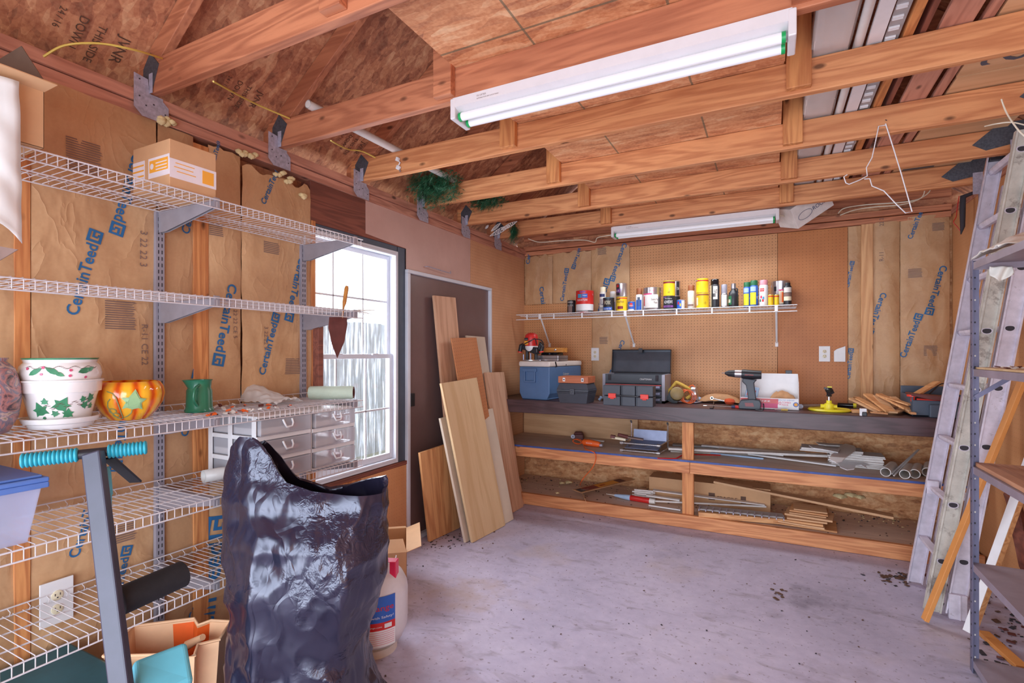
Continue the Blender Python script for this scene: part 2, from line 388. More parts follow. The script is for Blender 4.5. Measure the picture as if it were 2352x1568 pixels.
M['fixture'] = pm('fixture_enamel', (224, 218, 220), .35, var=.03)
M['slate'] = pm('slate_grey', (78, 88, 104), .5, var=.1)
M['copper'] = wood('red_case_wood', (196, 116, 76), (160, 82, 50), 0, knots=False)
M['board_amber'] = wood('amber_wood', (206, 140, 66), (168, 104, 40), 0, knots=False)
M['shelfwood'] = wood('shelf_board', (200, 146, 112), (150, 100, 78), 1, knots=False, stain=.4)

# clear and translucent plastics
def clear(name, c, alpha, rough=.15):
    m, nt, b = newmat(name); b.inputs['Base Color'].default_value = (*srgb(c), 1); b.inputs['Alpha'].default_value = alpha
    b.inputs['Roughness'].default_value = rough; return m
M['clearbin'] = clear('clear_bin', (206, 212, 240), .34)
M['drawer'] = clear('frosted_drawer', (208, 206, 214), .55, .3)
M['film'] = clear('plastic_film', (246, 246, 244), .72, .3)
M['wrap'] = clear('clear_wrap', (222, 214, 210), .45, .12)
# window glass: thin, mostly clear, with dried white streaks
m, nt, b = newmat('window_glass'); M['glass'] = m
tr = nd(nt, 'ShaderNodeBsdfTransparent'); gl = nd(nt, 'ShaderNodeBsdfGlossy'); gl.inputs['Roughness'].default_value = .03; mx = nd(nt, 'ShaderNodeMixShader'); mx.inputs[0].default_value = .05
tl = nd(nt, 'ShaderNodeBsdfTranslucent'); tl.inputs[0].default_value = (.9, .93, 1, 1); m2 = nd(nt, 'ShaderNodeMixShader')
st = ramp(nt, ntex(nt, coords(nt, (30, 30, 2.0), rnd=False), 1.6, 4, .7), [(.5, (0, 0, 0)), (.75, (1, 1, 1))]); nt.links.new(mth(nt, 'MULTIPLY', st, .16), m2.inputs[0])
nt.links.new(tr.outputs[0], mx.inputs[1]); nt.links.new(gl.outputs[0], mx.inputs[2]); nt.links.new(mx.outputs[0], m2.inputs[1]); nt.links.new(tl.outputs[0], m2.inputs[2])
nt.links.new(m2.outputs[0], nt.nodes['Material Output'].inputs[0])
# concrete floor: lilac grey with worn stains
m, nt, b = newmat('concrete'); M['concrete'] = m; v = coords(nt, rnd=False)
n1 = ntex(nt, v, 1.1, 6, .62, .5); n2 = ntex(nt, v, 16, 5, .7); n3 = ntex(nt, coords(nt, (1, 2.4, 1), rnd=False), 4.5, 5, .6, .8)
c1 = ramp(nt, n1, [(.25, srgb((162, 156, 178))), (.5, srgb((190, 182, 206))), (.75, srgb((210, 202, 222)))])
c1 = mixc(nt, mth(nt, 'MULTIPLY', ramp(nt, n3, [(.56, (0, 0, 0)), (.72, (1, 1, 1))]), .5), c1, srgb((112, 100, 106)))
c1 = mixc(nt, mth(nt, 'MULTIPLY', ramp(nt, ntex(nt, v, 42, 2, .5), [(.64, (0, 0, 0)), (.70, (1, 1, 1))]), .55), c1, srgb((92, 74, 70)))
c1 = mixc(nt, mth(nt, 'MULTIPLY', ramp(nt, ntex(nt, coords(nt, (1, 1, 1), rnd=False, rot=(0, 0, .4)), 1.9, 3, .5), [(.60, (0, 0, 0)), (.74, (1, 1, 1))]), .4), c1, srgb((190, 168, 146)))
c1 = mixc(nt, .12, c1, ramp(nt, n2, [(.35, srgb((120, 108, 116))), (.65, srgb((220, 208, 216)))]))
sp_ = nd(nt, 'ShaderNodeTexCoord').outputs['Object']
for (sx_, sy_, rad_, cc, am) in ((.20, 3.35, .22, (84, 78, 90), .6), (-.62, 3.62, .2, (120, 112, 126), .45), (-1.58, 2.5, .3, (176, 146, 118), .5), (-1.35, 1.9, .28, (150, 116, 120), .4), (.3, 2.5, .25, (120, 104, 112), .4), (-.2, 1.75, .3, (132, 118, 128), .4)):
    ds = nd(nt, 'ShaderNodeVectorMath', operation='DISTANCE'); nt.links.new(sp_, ds.inputs[0]); ds.inputs[1].default_value = (sx_ + .57, sy_ - 1.9, 0)
    dd_ = mth(nt, 'ADD', ds.outputs['Value'], mth(nt, 'MULTIPLY', mth(nt, 'SUBTRACT', ntex(nt, v, 7, 5, .65), .5), rad_ * 2.2))
    c1 = mixc(nt, mth(nt, 'MULTIPLY', ramp(nt, mth(nt, 'DIVIDE', dd_, rad_), [(.2, (1, 1, 1)), (1.0, (0, 0, 0))]), am), c1, srgb(cc))
nt.links.new(c1, b.inputs['Base Color']); b.inputs['Roughness'].default_value = .55; bump(nt, b, n2, .15, .004)
# black sack
m, nt, b = newmat('black_bag'); M['bag'] = m; v = coords(nt, rnd=False)
b.inputs['Base Color'].default_value = (.018, .016, .035, 1); b.inputs['Roughness'].default_value = .24; b.inputs['Specular IOR Level'].default_value = .9; b.inputs['Specular Tint'].default_value = (.86, .86, 1, 1)
h1 = mth(nt, 'POWER', mth(nt, 'ABSOLUTE', mth(nt, 'SUBTRACT', ntex(nt, coords(nt, (1, 1, .35), rnd=False), 6, 2, .5, .8), .5)), .8)
h2 = mth(nt, 'MULTIPLY', mth(nt, 'ABSOLUTE', mth(nt, 'SUBTRACT', ntex(nt, v, 24, 3, .55, .5), .5)), ramp(nt, ntex(nt, v, 3.5, 2), [(.48, (0, 0, 0)), (.62, (1, 1, 1))]))
nzv = nd(nt, 'ShaderNodeTexNoise'); nzv.inputs['Scale'].default_value = 4; nt.links.new(v, nzv.inputs['Vector'])
adv = nd(nt, 'ShaderNodeVectorMath', operation='MULTIPLY_ADD'); adv.inputs[1].default_value = (.3, .3, .3); nt.links.new(nzv.outputs['Color'], adv.inputs[0]); nt.links.new(coords(nt, (1, 1, .4), rnd=False), adv.inputs[2])
vor = nd(nt, 'ShaderNodeTexVoronoi', feature='DISTANCE_TO_EDGE'); vor.inputs['Scale'].default_value = 6; nt.links.new(adv.outputs[0], vor.inputs['Vector'])
vor2 = nd(nt, 'ShaderNodeTexVoronoi', feature='F1'); vor2.inputs['Scale'].default_value = 19; nt.links.new(adv.outputs[0], vor2.inputs['Vector'])
h3 = mth(nt, 'ADD', mth(nt, 'MULTIPLY', mth(nt, 'MINIMUM', vor.outputs['Distance'], .10), .9), mth(nt, 'MULTIPLY', vor2.outputs['Distance'], .04))
bump(nt, b, mth(nt, 'ADD', mth(nt, 'ADD', h1, h3), mth(nt, 'MULTIPLY', h2, .9)), .5, .03)
# pumpkin glaze: orange and yellow ribs round the pot
m, nt, b = newmat('pumpkin_glaze'); M['pumpkin'] = m
tc = nd(nt, 'ShaderNodeTexCoord'); sx = nd(nt, 'ShaderNodeSeparateXYZ'); nt.links.new(tc.outputs['Object'], sx.inputs[0])
an = mth(nt, 'ARCTAN2', sx.outputs[1], sx.outputs[0]); rb = mth(nt, 'ABSOLUTE', mth(nt, 'COSINE', mth(nt, 'MULTIPLY', an, 6)))
nz = ntex(nt, tc.outputs['Object'], 12, 3)
nt.links.new(ramp(nt, mth(nt, 'ADD', rb, mth(nt, 'MULTIPLY', mth(nt, 'SUBTRACT', nz, .5), .2)), [(.15, srgb((222, 84, 12))), (.5, srgb((246, 136, 24))), (.9, srgb((255, 190, 50)))]), b.inputs['Base Color'])
b.inputs['Roughness'].default_value = .12; b.inputs['Coat Weight'].default_value = .5
# marbled vase
m, nt, b = newmat('marbled_vase'); M['vase'] = m
n = ntex(nt, coords(nt, (1, 1, 1.4), rnd=False), 11, 3, .5, 2.5)
nt.links.new(ramp(nt, n, [(.3, srgb((86, 74, 84))), (.42, srgb((196, 138, 134))), (.52, srgb((120, 120, 140))), (.6, srgb((208, 178, 170))), (.72, srgb((150, 140, 120)))]), b.inputs['Base Color']); b.inputs['Roughness'].default_value = .25

# ================================================================== THE SETTING
XL, XR, YB = -2.36, 1.22, 4.95
b = MB(); b.box(XL - .14, XR + .14, -1.3, YB + .15, -.12, 0); structure('floor', b, M['concrete'])
b = MB(); b.box(-9, 9, -9, -1.32, -.16, -.02); b.box(-9, XL - .16, -1.32, 9, -.16, -.02); structure('outside_ground', b, M['outside'])
# window opening in the left wall
WY0, WY1, WZ0, WZ1 = 2.02, 2.87, .616, 2.113
b = MB()
b.box(XL - .12, XL - .08, -1.3, WY0, 0, 2.49); b.box(XL - .12, XL - .08, WY1, YB + .1, 0, 2.49)
b.box(XL - .12, XL - .08, WY0, WY1, 0, WZ0); b.box(XL - .12, XL - .08, WY0, WY1, WZ1, 2.49)
wl = structure('wall_left', b, M['osb'])
b = MB()
for y in (-1.25, -.84, -.43, -.02, .39): b.box(XL - .08, XL - .01, y, y + .04, 0, 2.39)
b.box(XL - .08, XL + .004, .80, .845, 0, 2.375); b.box(XL - .08, XL + .006, 1.42, 1.49, 0, 2.36)
b.box(XL - .08, XL + .002, 2.095, 2.125, WZ0, 2.16)
b.box(XL - .08, XL - .01, 2.0, 2.09, 0, WZ0); b.box(XL - .08, XL - .03, 2.90, 2.955, 0, 2.39); b.box(XL - .08, XL - .012, 2.12, 2.9, .5, WZ0 - .005)
b.build('stud', M['pine_z'], parent=wl, world=True, bevel=.002)
b = MB(); b.box(XL - .08, XL + .01, -1.3, YB, 2.39, 2.437); b.box(XL - .08, XL + .022, -1.3, YB, 2.441, 2.488); structure('trim_1', b, M['pine_y'], bevel=.002)
b = MB(); b.box(XL - .08, XL - .002, 2.09, 2.96, 2.15, 2.388); structure('trim_2', b, M['darkwood'], bevel=.002)
b = MB(); b.box(XL - .08, XL - .012, 2.865, 2.955, .55, 2.15); b.box(XL - .08, XL - .012, 2.13, 2.87, 2.115, 2.16); structure('trim_3', b, M['slate'])
b = MB(); b.box(XL - .12, XL + .004, 2.1, 2.96, .585, .612); structure('trim_4', b, M['darkwood'], bevel=.003)
# back wall, gable above it
b = MB(); b.box(XL - .12, XR + .12, YB + .02, YB + .1, 0, 2.45)
structure('wall_back', b, M['osb_low'])
b = MB(); b.prism([(XL - .1, 2.45), (XR + .1, 2.45), (XR + .1, 2.58), (-.57, 3.98), (XL - .1, 2.58)], 'y', YB + .03, YB + .08); structure('wall_gable', b, M['osb'])
b = MB(); b.box(XL, XR, YB - .03, YB + .02, 2.475, 2.52); b.box(XL, XR, YB - .012, YB + .02, 2.425, 2.468); structure('trim_5', b, M['pine_red'], bevel=.002)
b = MB(); b.box(XL, XR, YB - .02, YB + .02, 2.58, 2.67); structure('trim_6', b, M['pine_red'], bevel=.002)
b = MB(); b.box(XR + .01, XR + .12, -1.3, YB + .1, 0, 2.44); wr = structure('wall_right', b, M['hardboard_r'])
b = MB(); b.box(XR, XR + .1, -1.3, YB, 2.44, 2.488); structure('trim_7', b, M['pine_y'], bevel=.002)
b = MB(); b.box(XR + .1, XL, -1.34, -1.3, 2.3, 3.98); structure('wall_front', b, M['osb'])
# roof boarding
SL = .767; ZE = 2.553
def zraft(x): return ZE + min(x - XL, XR - x) * SL
b = MB(); up = .116
for s in (0, 1):
    xe, xr = (XL - .25, -.57) if s == 0 else (XR + .25, -.57)
    ze = zraft(xe) + up; zr = zraft(xr) + up
    b.prism([(xe, ze), (xr, zr), (xr, zr + .02), (xe, ze + .02)], 'y', -1.4, YB + .1)
ceil = structure('ceiling', b, M['osb'])
# printed stamps on the roof boarding (left slope)
bb = MB(); U = Vector((0, 1, 0)); V = Vector((-1, 0, -SL)).normalized(); N = Vector((SL, 0, -1)).normalized() * .004
def on_roof(px, py):
    u = (px - 1176) / FPX; v = (HOR - py) / FPX; d = Vector((-math.sin(TH) + u * math.cos(TH), math.cos(TH) + u * math.sin(TH), v))
    z0 = ZE + up - XL * SL; t = (z0 - CH) / (d.z - SL * d.x); return Vector((d.x * t, d.y * t, CH + d.z * t)) + N
for (px, py, s) in ((270, 75, 1.0), (590, 205, .8), (830, 322, .8)):
    O = on_roof(px, py)
    for k, (tx, hh) in enumerate((('JVNR', .05), ('THIS SIDE', .028), ('DOWN', .03), ('24 / 16', .022))): bb.text(tx, O - U * (.062 * k * s), V, U, h=hh * s, mi=0)
bb.build('printed_stamp', M['dk_ink'], parent=ceil, world=True)

# ------------------------------------------------------------------ door
d1 = thing('door_1', '', '', (XL, 3.58, 0)); del d1['label']; del d1['category']; d1['kind'] = 'structure'
b = MB(); b.box(XL - .03, XL + .014, 2.957, 2.987, 0, 1.975); b.box(XL - .03, XL + .014, 4.178, 4.208, 0, 1.975); b.box(XL - .03, XL + .014, 2.957, 4.208, 1.9755, 2.002); b.box(XL - .03, XL + .02, 2.988, 4.177, 0, .035)
b.build('door_frame', M['vinyl'], parent=d1, world=True, bevel=.003)
b = MB(); b.box(XL - .03, XL - .012, 2.987, 4.178, .03, 1.975); M['doorpaint'] = pm('door_paint', (122, 98, 96), .3, var=.12, vs=2.5); b.build('door_panel', M['doorpaint'], parent=d1, world=True)
b = MB(); b.box(XL - .014, XL + .016, 2.99, 3.035, 1.0, 1.095); b.build('latch', M['black'], parent=d1, world=True, bevel=.002)
# hardboard panels round window and door
b = MB(); b.prism([(2.538, 2.175), (2.957, 2.150), (2.957, 2.003), (3.84, 2.003), (3.84, 2.489), (2.538, 2.489)], 'x', XL - .006, XL + .0)
one('wall_panel', b, M['hardboard'], 'long reddish hardboard panel over the window and door', 'wall panel')
b = MB(); b.prism([(3.843, 2.003), (4.208, 2.003), (4.208, 0), (YB, 0), (YB, 2.489), (3.843, 2.489)], 'x', XL - .006, XL + .0)
one('wall_panel', b, M['peg_y'], 'brown perforated hardboard panel between the door and the back corner', 'wall panel')
b = MB(); b.box(XL - .006, XL + .0, 2.5, 2.955, 0, .583); one('wall_panel', b, M['hardboard_r'], 'orange hardboard panel under the window sill', 'wall panel')
b = MB(); p = at(978, 612, X=XL + .01); q = at(1033, 628, X=XL + .03); b.tube([p - Vector((.008, 0, 0)), p + Vector((.02, 0, 0)), q + Vector((.01, 0, .0)), q + Vector((0, .01, .02))], .0035, 6); one('wire_hook', b, M['galv'], 'bent wire hook nailed into the panel above the door', 'hook')

# ------------------------------------------------------------------ window
wn = thing('window_1', '', '', (XL, 2.45, WZ0)); del wn['label']; del wn['category']; wn['kind'] = 'structure'
b = MB()
def ring(b, x0, x1, y0, y1, z0, z1, t, mi=0, tb=None):
    tb = tb or t
    b.box(x0, x1, y0, y0 + t, z0, z1, mi); b.box(x0, x1, y1 - t, y1, z0, z1, mi); b.box(x0, x1, y0 + t, y1 - t, z0, z0 + tb, mi); b.box(x0, x1, y0 + t, y1 - t, z1 - t, z1, mi)
ring(b, XL - .10, XL - .005, WY0, WY1, WZ0, WZ1, .022); ring(b, XL - .09, XL + .002, WY0 + .02, WY1 - .02, WZ0 + .02, WZ1 - .02, .014)
b.build('window_frame', M['vinyl'], parent=wn, world=True, bevel=.002)
yi0, yi1 = WY0 + .036, WY1 - .036; zm = 1.366
b = MB(); ring(b, XL - .075, XL - .055, yi0, yi1, zm - .01, WZ1 - .036, .028, tb=.03)
for y in (yi0 + (yi1 - yi0) * k / 3 for k in (1, 2)): b.box(XL - .07, XL - .058, y - .005, y + .005, zm, WZ1 - .05)
b.box(XL - .07, XL - .058, yi0 + .02, yi1 - .02, 1.745, 1.757)
s1 = b.build('upper_sash', M['vinyl'], parent=wn, world=True, bevel=.0015)
b = MB(); ring(b, XL - .05, XL - .028, yi0, yi1, WZ0 + .036, zm + .02, .03, tb=.04)
for y in (yi0 + (yi1 - yi0) * k / 3 for k in (1, 2)): b.box(XL - .045, XL - .033, y - .005, y + .005, WZ0 + .06, zm - .01)
b.box(XL - .045, XL - .033, yi0 + .02, yi1 - .02, 1.0, 1.012)
b.box(XL - .028, XL - .012, 2.3, 2.35, zm + .012, zm + .024); b.box(XL - .028, XL - .012, 2.62, 2.67, zm + .012, zm + .024)
s2 = b.build('lower_sash', M['vinyl'], parent=wn, world=True, bevel=.0015)
b = MB(); b.box(XL - .067, XL - .064, yi0 + .02, yi1 - .02, zm + .01, WZ1 - .06); b.build('window_pane', M['glass'], parent=s1, world=True)
b = MB(); b.box(XL - .041, XL - .038, yi0 + .02, yi1 - .02, WZ0 + .07, zm - .005); b.build('window_pane', M['glass'], parent=s2, world=True)
# fence outside the window
f = thing('garden_fence', 'pale grey board fence standing outside the window', 'fence', (-5, 4, 0))
b = MB(); y = 1.0
while y < 8: h = 1.8 + random.uniform(-.012, .012); b.box(-5, -4.98, y, y + .135, -.02, h); y += .142
b.build('fence_boards', M['fence'], parent=f, world=True)
b = MB(); b.box(-5.04, -5.0, 1, 8, .4, .49); b.box(-5.04, -5.0, 1, 8, 1.4, 1.49); b.build('rail', M['fence'], parent=f, world=True)

# ------------------------------------------------------------------ back wall panels
for (x0, x1, z0, z1, mt, lb) in ((-1.221, .052, .955, 2.42, 'peg', 'large tan pegboard behind the paint shelf and open tool chest'), (.056, .562, .955, 2.42, 'peg_dark', 'darker orange pegboard with the wall outlet'),
                                 (XL, -1.607, .955, 1.905, 'peg', 'low tan pegboard behind the blue cooler')):
    b = MB(); b.box(x0, x1, YB - .004, YB + .004, z0, z1); one('pegboard', b, M[mt], lb, 'pegboard')

# ------------------------------------------------------------------ paper faced insulation
def logo(b, c, U, V, s, mapf, mi=1):
    # square mark with an inset c-shaped line
    def q(x0, x1, y0, y1):
        pts = [c + U * x * s + V * y * s for x, y in ((x0, y0), (x1, y0), (x1, y1), (x0, y1))]; b.add([mapf(p) for p in pts], [(0, 1, 2, 3)], mi)
    q(-.5, .5, -.5, -.3); q(-.5, .5, .3, .5); q(-.5, -.3, -.3, .3); q(.34, .5, -.3, .3); q(-.12, .34, .02, .18); q(-.12, .02, -.2, .02); q(.02, .2, -.3, -.16)
def batt(label, axis, a0, a1, z0, z1, texts=(), mat='kraft', base=0.0, bulge=.012, seed=0, ragged=0, blocks=(), small=(), top=None, wr=.006):
    # axis 'x': on the left wall (a = Y); axis 'y': on the back wall (a = X, drawn left to right)
    W = a1 - a0; b = MB()
    def surf(a, z):
        t = min(1, max(0, (a - a0) / W)); h = bulge * math.sin(PI * t) ** .5 if 0 < t < 1 else 0
        n = noise.noise(Vector((a * 5 + seed, z * 2.2, seed * 1.7))); n2 = abs(noise.noise(Vector((a * 11 + z * 3, z * 5 - a * 4, seed + 4.2))))
        return base + h + wr * n + wr * .9 * (.3 - n2) * 1.6
    def P(a, z, off=0):
        d = surf(a, z) + off
        return Vector((XL + d, a, z)) if axis == 'x' else Vector((a, YB - d, z))
    nu = max(6, int(W / .022)); nv = max(6, int((z1 - z0) / .03))
    def g(u, v):
        zt = z1 + ((ragged * noise.noise(Vector((u * 6 + seed, 3, 1)))) if ragged else 0)
        if top: zt = top(a0 + W * u)
        return P(a0 + W * u, z0 + (zt - z0) * v)
    b.grid(g, nu, nv, 0)
    if axis == 'y': b.f = [tuple(reversed(f)) for f in b.f]
    def mf(p):
        a, z = (p.x, p.y); return P(a, z, .0035)
    def inb(a, z): return a0 - .005 <= a <= a1 + .005 and z0 <= z <= z1 + .03
    def clipadd(tb, mi):
        for f in tb.f:
            c = sum((tb.v[i] for i in f), Vector((0, 0, 0))) / len(f)
            if inb(c.x, c.y): b.add([mf(tb.v[i]) for i in f], [tuple(range(len(f)))], mi)
    pfx = (lambda px, py: at(px, py, X=XL)) if axis == 'x' else (lambda px, py: at(px, py, Y=YB))
    for (px0, py0, px1, py1, s) in texts:
        p = pfx(px0, py0); q = pfx(px1, py1); p = Vector((p.y if axis == 'x' else p.x, p.z, 0)); q = Vector((q.y if axis == 'x' else q.x, q.z, 0))
        U = (q - p).normalized(); V = Vector((-U.y, U.x, 0)); L = (q - p).length
        hh = L * .132
        tb = MB(); lw = hh * 1.1; tb.text(s, p, U, V, w=L - lw * 1.15, mi=1); clipadd(tb, 1)
        tb = MB(); logo(tb, q - U * lw * .5 + V * hh * .45, U, V, lw, lambda x: x, 1); clipadd(tb, 1)
    for (px, py, wd, ht) in blocks:
        p = pfx(px, py); a = p.y if axis == 'x' else p.x; tb = MB(); k = 0
        while k * .009 < ht:
            z = p.z - k * .009; tb.add([(a, z, 0), (a + wd * random.uniform(.8, 1), z, 0), (a + wd * .9, z + .0045, 0), (a, z + .0045, 0)], [(0, 1, 2, 3)], 2); k += 1
        clipadd(tb, 2)
    for (px, py, s, h, dirz) in small:
        p = pfx(px, py); p = Vector((p.y if axis == 'x' else p.x, p.z, 0)); tb = MB(); tb.text(s, p, (0, dirz, 0), (-dirz, 0, 0), h=h, mi=2); clipadd(tb, 2)
    return one('insulation_batt', b, [M[mat], M['blue'], M['grey_ink']], label, 'insulation', smooth=60)
CT = 'CertainTeed'
batt('paper faced insulation batt at the far left behind the pots', 'x', .1, .803, .02, 2.392, (), seed=1, bulge=.01)
batt('paper faced insulation batt behind the flower pots with large tilted lettering', 'x', .846, 1.262, .02, 2.392, ((176, 726, 232, 535, CT), (300, 352, 248, 535, CT), (178, 1278, 232, 1095, CT), (282, 905, 246, 1082, CT), (262, 1420, 300, 1250, CT)), seed=2,
     blocks=((236, 692, .12, .11), (147, 315, .12, .12), (250, 1210, .1, .08), (215, 885, .07, .1)), small=((318, 530, '3 22 22 3', .028, -1), (322, 745, 'R-11 CE 22', .026, -1)))
batt('narrow insulation strip right of the left slotted shelf track', 'x', 1.268, 1.42, .02, 2.385, ((432, 540, 468, 400, CT), (430, 1002, 462, 850, CT), (448, 1420, 490, 1250, CT)), seed=3, bulge=.006, mat='kraft_d')
batt('tall insulation batt between the pale stud and the folded seam', 'x', 1.49, 1.655, .02, 2.375, ((520, 650, 486, 838, CT), (470, 1560, 520, 1180, CT), (488, 392, 505, 320, CT)), seed=4, bulge=.01, blocks=((478, 512, .07, .06),), small=((533, 700, '3 22 22 CE 5', .022, -1),), ragged=.02)
batt('wrinkled insulation batt beside the window', 'x', 1.66, 2.088, .02, 2.33, ((606, 862, 640, 722, CT), (684, 590, 652, 735, CT), (604, 472, 640, 384, CT)), seed=5, bulge=.010, mat='kraft', ragged=.05, wr=.010, blocks=((652, 825, .1, .09), (603, 555, .1, .06)), small=((604, 750, '3 22 22 9', .022, -1),))
b = MB()
for (px, py, s) in ((378, 275, .035), (390, 282, .025), (555, 348, .03), (575, 358, .03), (640, 400, .028), (662, 415, .03), (690, 452, .03)):
    p = at(px, py, X=XL + .02); 
    for k in range(4): b.T = Matrix.Translation(p + Vector((random.uniform(0, .02), random.uniform(-.02, .02), random.uniform(-.015, .015)))); b.lathe([(0, -s * .5), (s * .5, -s * .2), (s * .6, .1 * s), (0, s * .5)], 7)
b.T = Matrix.Identity(4); one('insulation_fluff', b, M['insul'], 'tufts of yellow glass wool poking out under the top plate', 'insulation', kind='stuff', smooth=80)
batt('left paper insulation panel in the back corner above the cooler', 'y', -2.35, -2.035, 1.905, 2.41, ((1240, 660, 1252, 755, CT), (1218, 607, 1230, 520, CT)), seed=6, bulge=.02, ragged=.05, wr=.012)
batt('middle paper insulation panel on the back wall with tilted lettering', 'y', -2.03, -1.615, 1.905, 2.425, ((1296, 692, 1308, 617, CT), (1338, 548, 1314, 617, CT)), seed=7, bulge=.02, ragged=.03, wr=.012)
batt('right paper insulation panel beside the large pegboard, above the paint cans', 'y', -1.612, -1.224, 1.80, 2.44, ((1432, 558, 1402, 645, CT), (1376, 740, 1404, 642, CT)), seed=8, bulge=.024, ragged=.02, wr=.012, blocks=((1374, 572, .1, .07),))
batt('low paper insulation strip behind the outlet and open tool chest', 'y', -1.605, -1.21, .957, 1.80, ((1427, 780, 1400, 860, CT),), seed=9, bulge=.012, mat='kraft', blocks=((1378, 775, .09, .07),))
b = MB(); b.box(.652, .73, YB - .022, YB, .957, 2.425); one('wooden_stud', b, M['pale_z'], 'pale bare stud standing between the two insulation batts right of the pegboard', 'stud', bevel=.002)
batt('narrow paper insulation strip right of the orange pegboard', 'y', .566, .652, .957, 2.42, ((1950, 660, 1962, 600, CT), (1952, 870, 1960, 800, CT)), seed=10, bulge=.006)
batt('wide paper insulation batt above the pile of wood shims', 'y', .731, .905, .957, 2.43, ((2022, 672, 1988, 770, CT), (1978, 545, 1986, 500, CT)), seed=11, bulge=.016, wr=.01, small=((2028, 600, 'R-11', .028, 1), (2028, 520, '22 22', .026, 1)), blocks=((1985, 570, .07, .08), (1985, 835, .07, .08)))
batt('paper insulation batt in the far right corner with two tilted names', 'y', .91, 1.212, .957, 2.45, ((2080, 822, 2118, 722, CT), (2158, 610, 2122, 722, CT), (2094, 550, 2126, 470, CT)), seed=12, bulge=.02, wr=.012, blocks=((2085, 620, .09, .07), (2120, 795, .09, .08), (2140, 515, .08, .06)))

# ------------------------------------------------------------------ outlets
def outlet(label, c, axis, broken=False, sc=1.0):
    w_, h_ = .04 * sc, .064 * sc
    t = thing('wall_outlet', label, 'outlet', c, rz=R(90) if axis == 'x' else 0)
    b = MB()
    if broken: b.prism([(-w_, -h_), (w_, -h_), (w_, h_), (-.02, h_ * .62), (-w_, h_ * .35)], 'y', -.006, 0)
    else: b.box(-w_, w_, -.006, 0, -h_, h_)
    b.build('cover_plate', M['white'], parent=t, bevel=.002)
    if not broken:
        for s in (1, -1):
            b = MB(); b.T = Matrix.Translation((0, -.006, s * .02 * sc)) @ Matrix.Rotation(R(90), 4, 'X'); b.lathe([(.0145 * sc, 0), (.0145 * sc, .003), (.013 * sc, .004)], 20); b.T = Matrix.Identity(4)
            k = b.build('socket', M['cream'], parent=t, smooth=40)
            b = MB()
            for dx in (-.006, .006): b.box(dx * sc - .001, dx * sc + .001, -.0112, -.0095, s * .02 * sc, s * .02 * sc + .008)
            b.box(-.002, .002, -.0112, -.0095, s * .02 * sc - .009, s * .02 * sc - .005); b.build('slot', M['slot'], parent=k)
    return t
outlet('white double outlet on the wall between cooler and open tool chest', (-1.568, YB - .014, 1.377), 'y')
outlet('white double outlet on the orange pegboard above the white carton', (.4, YB - .006, 1.384), 'y')
outlet('broken white blank plate on the insulation beside the outlet', (.505, YB - .02, 1.384), 'y', broken=True)
p = at(122, 1378, X=XL); outlet('white double outlet low on the left wall behind the lowest wire shelf', (XL + .024, p.y, p.z), 'x', sc=1.25)

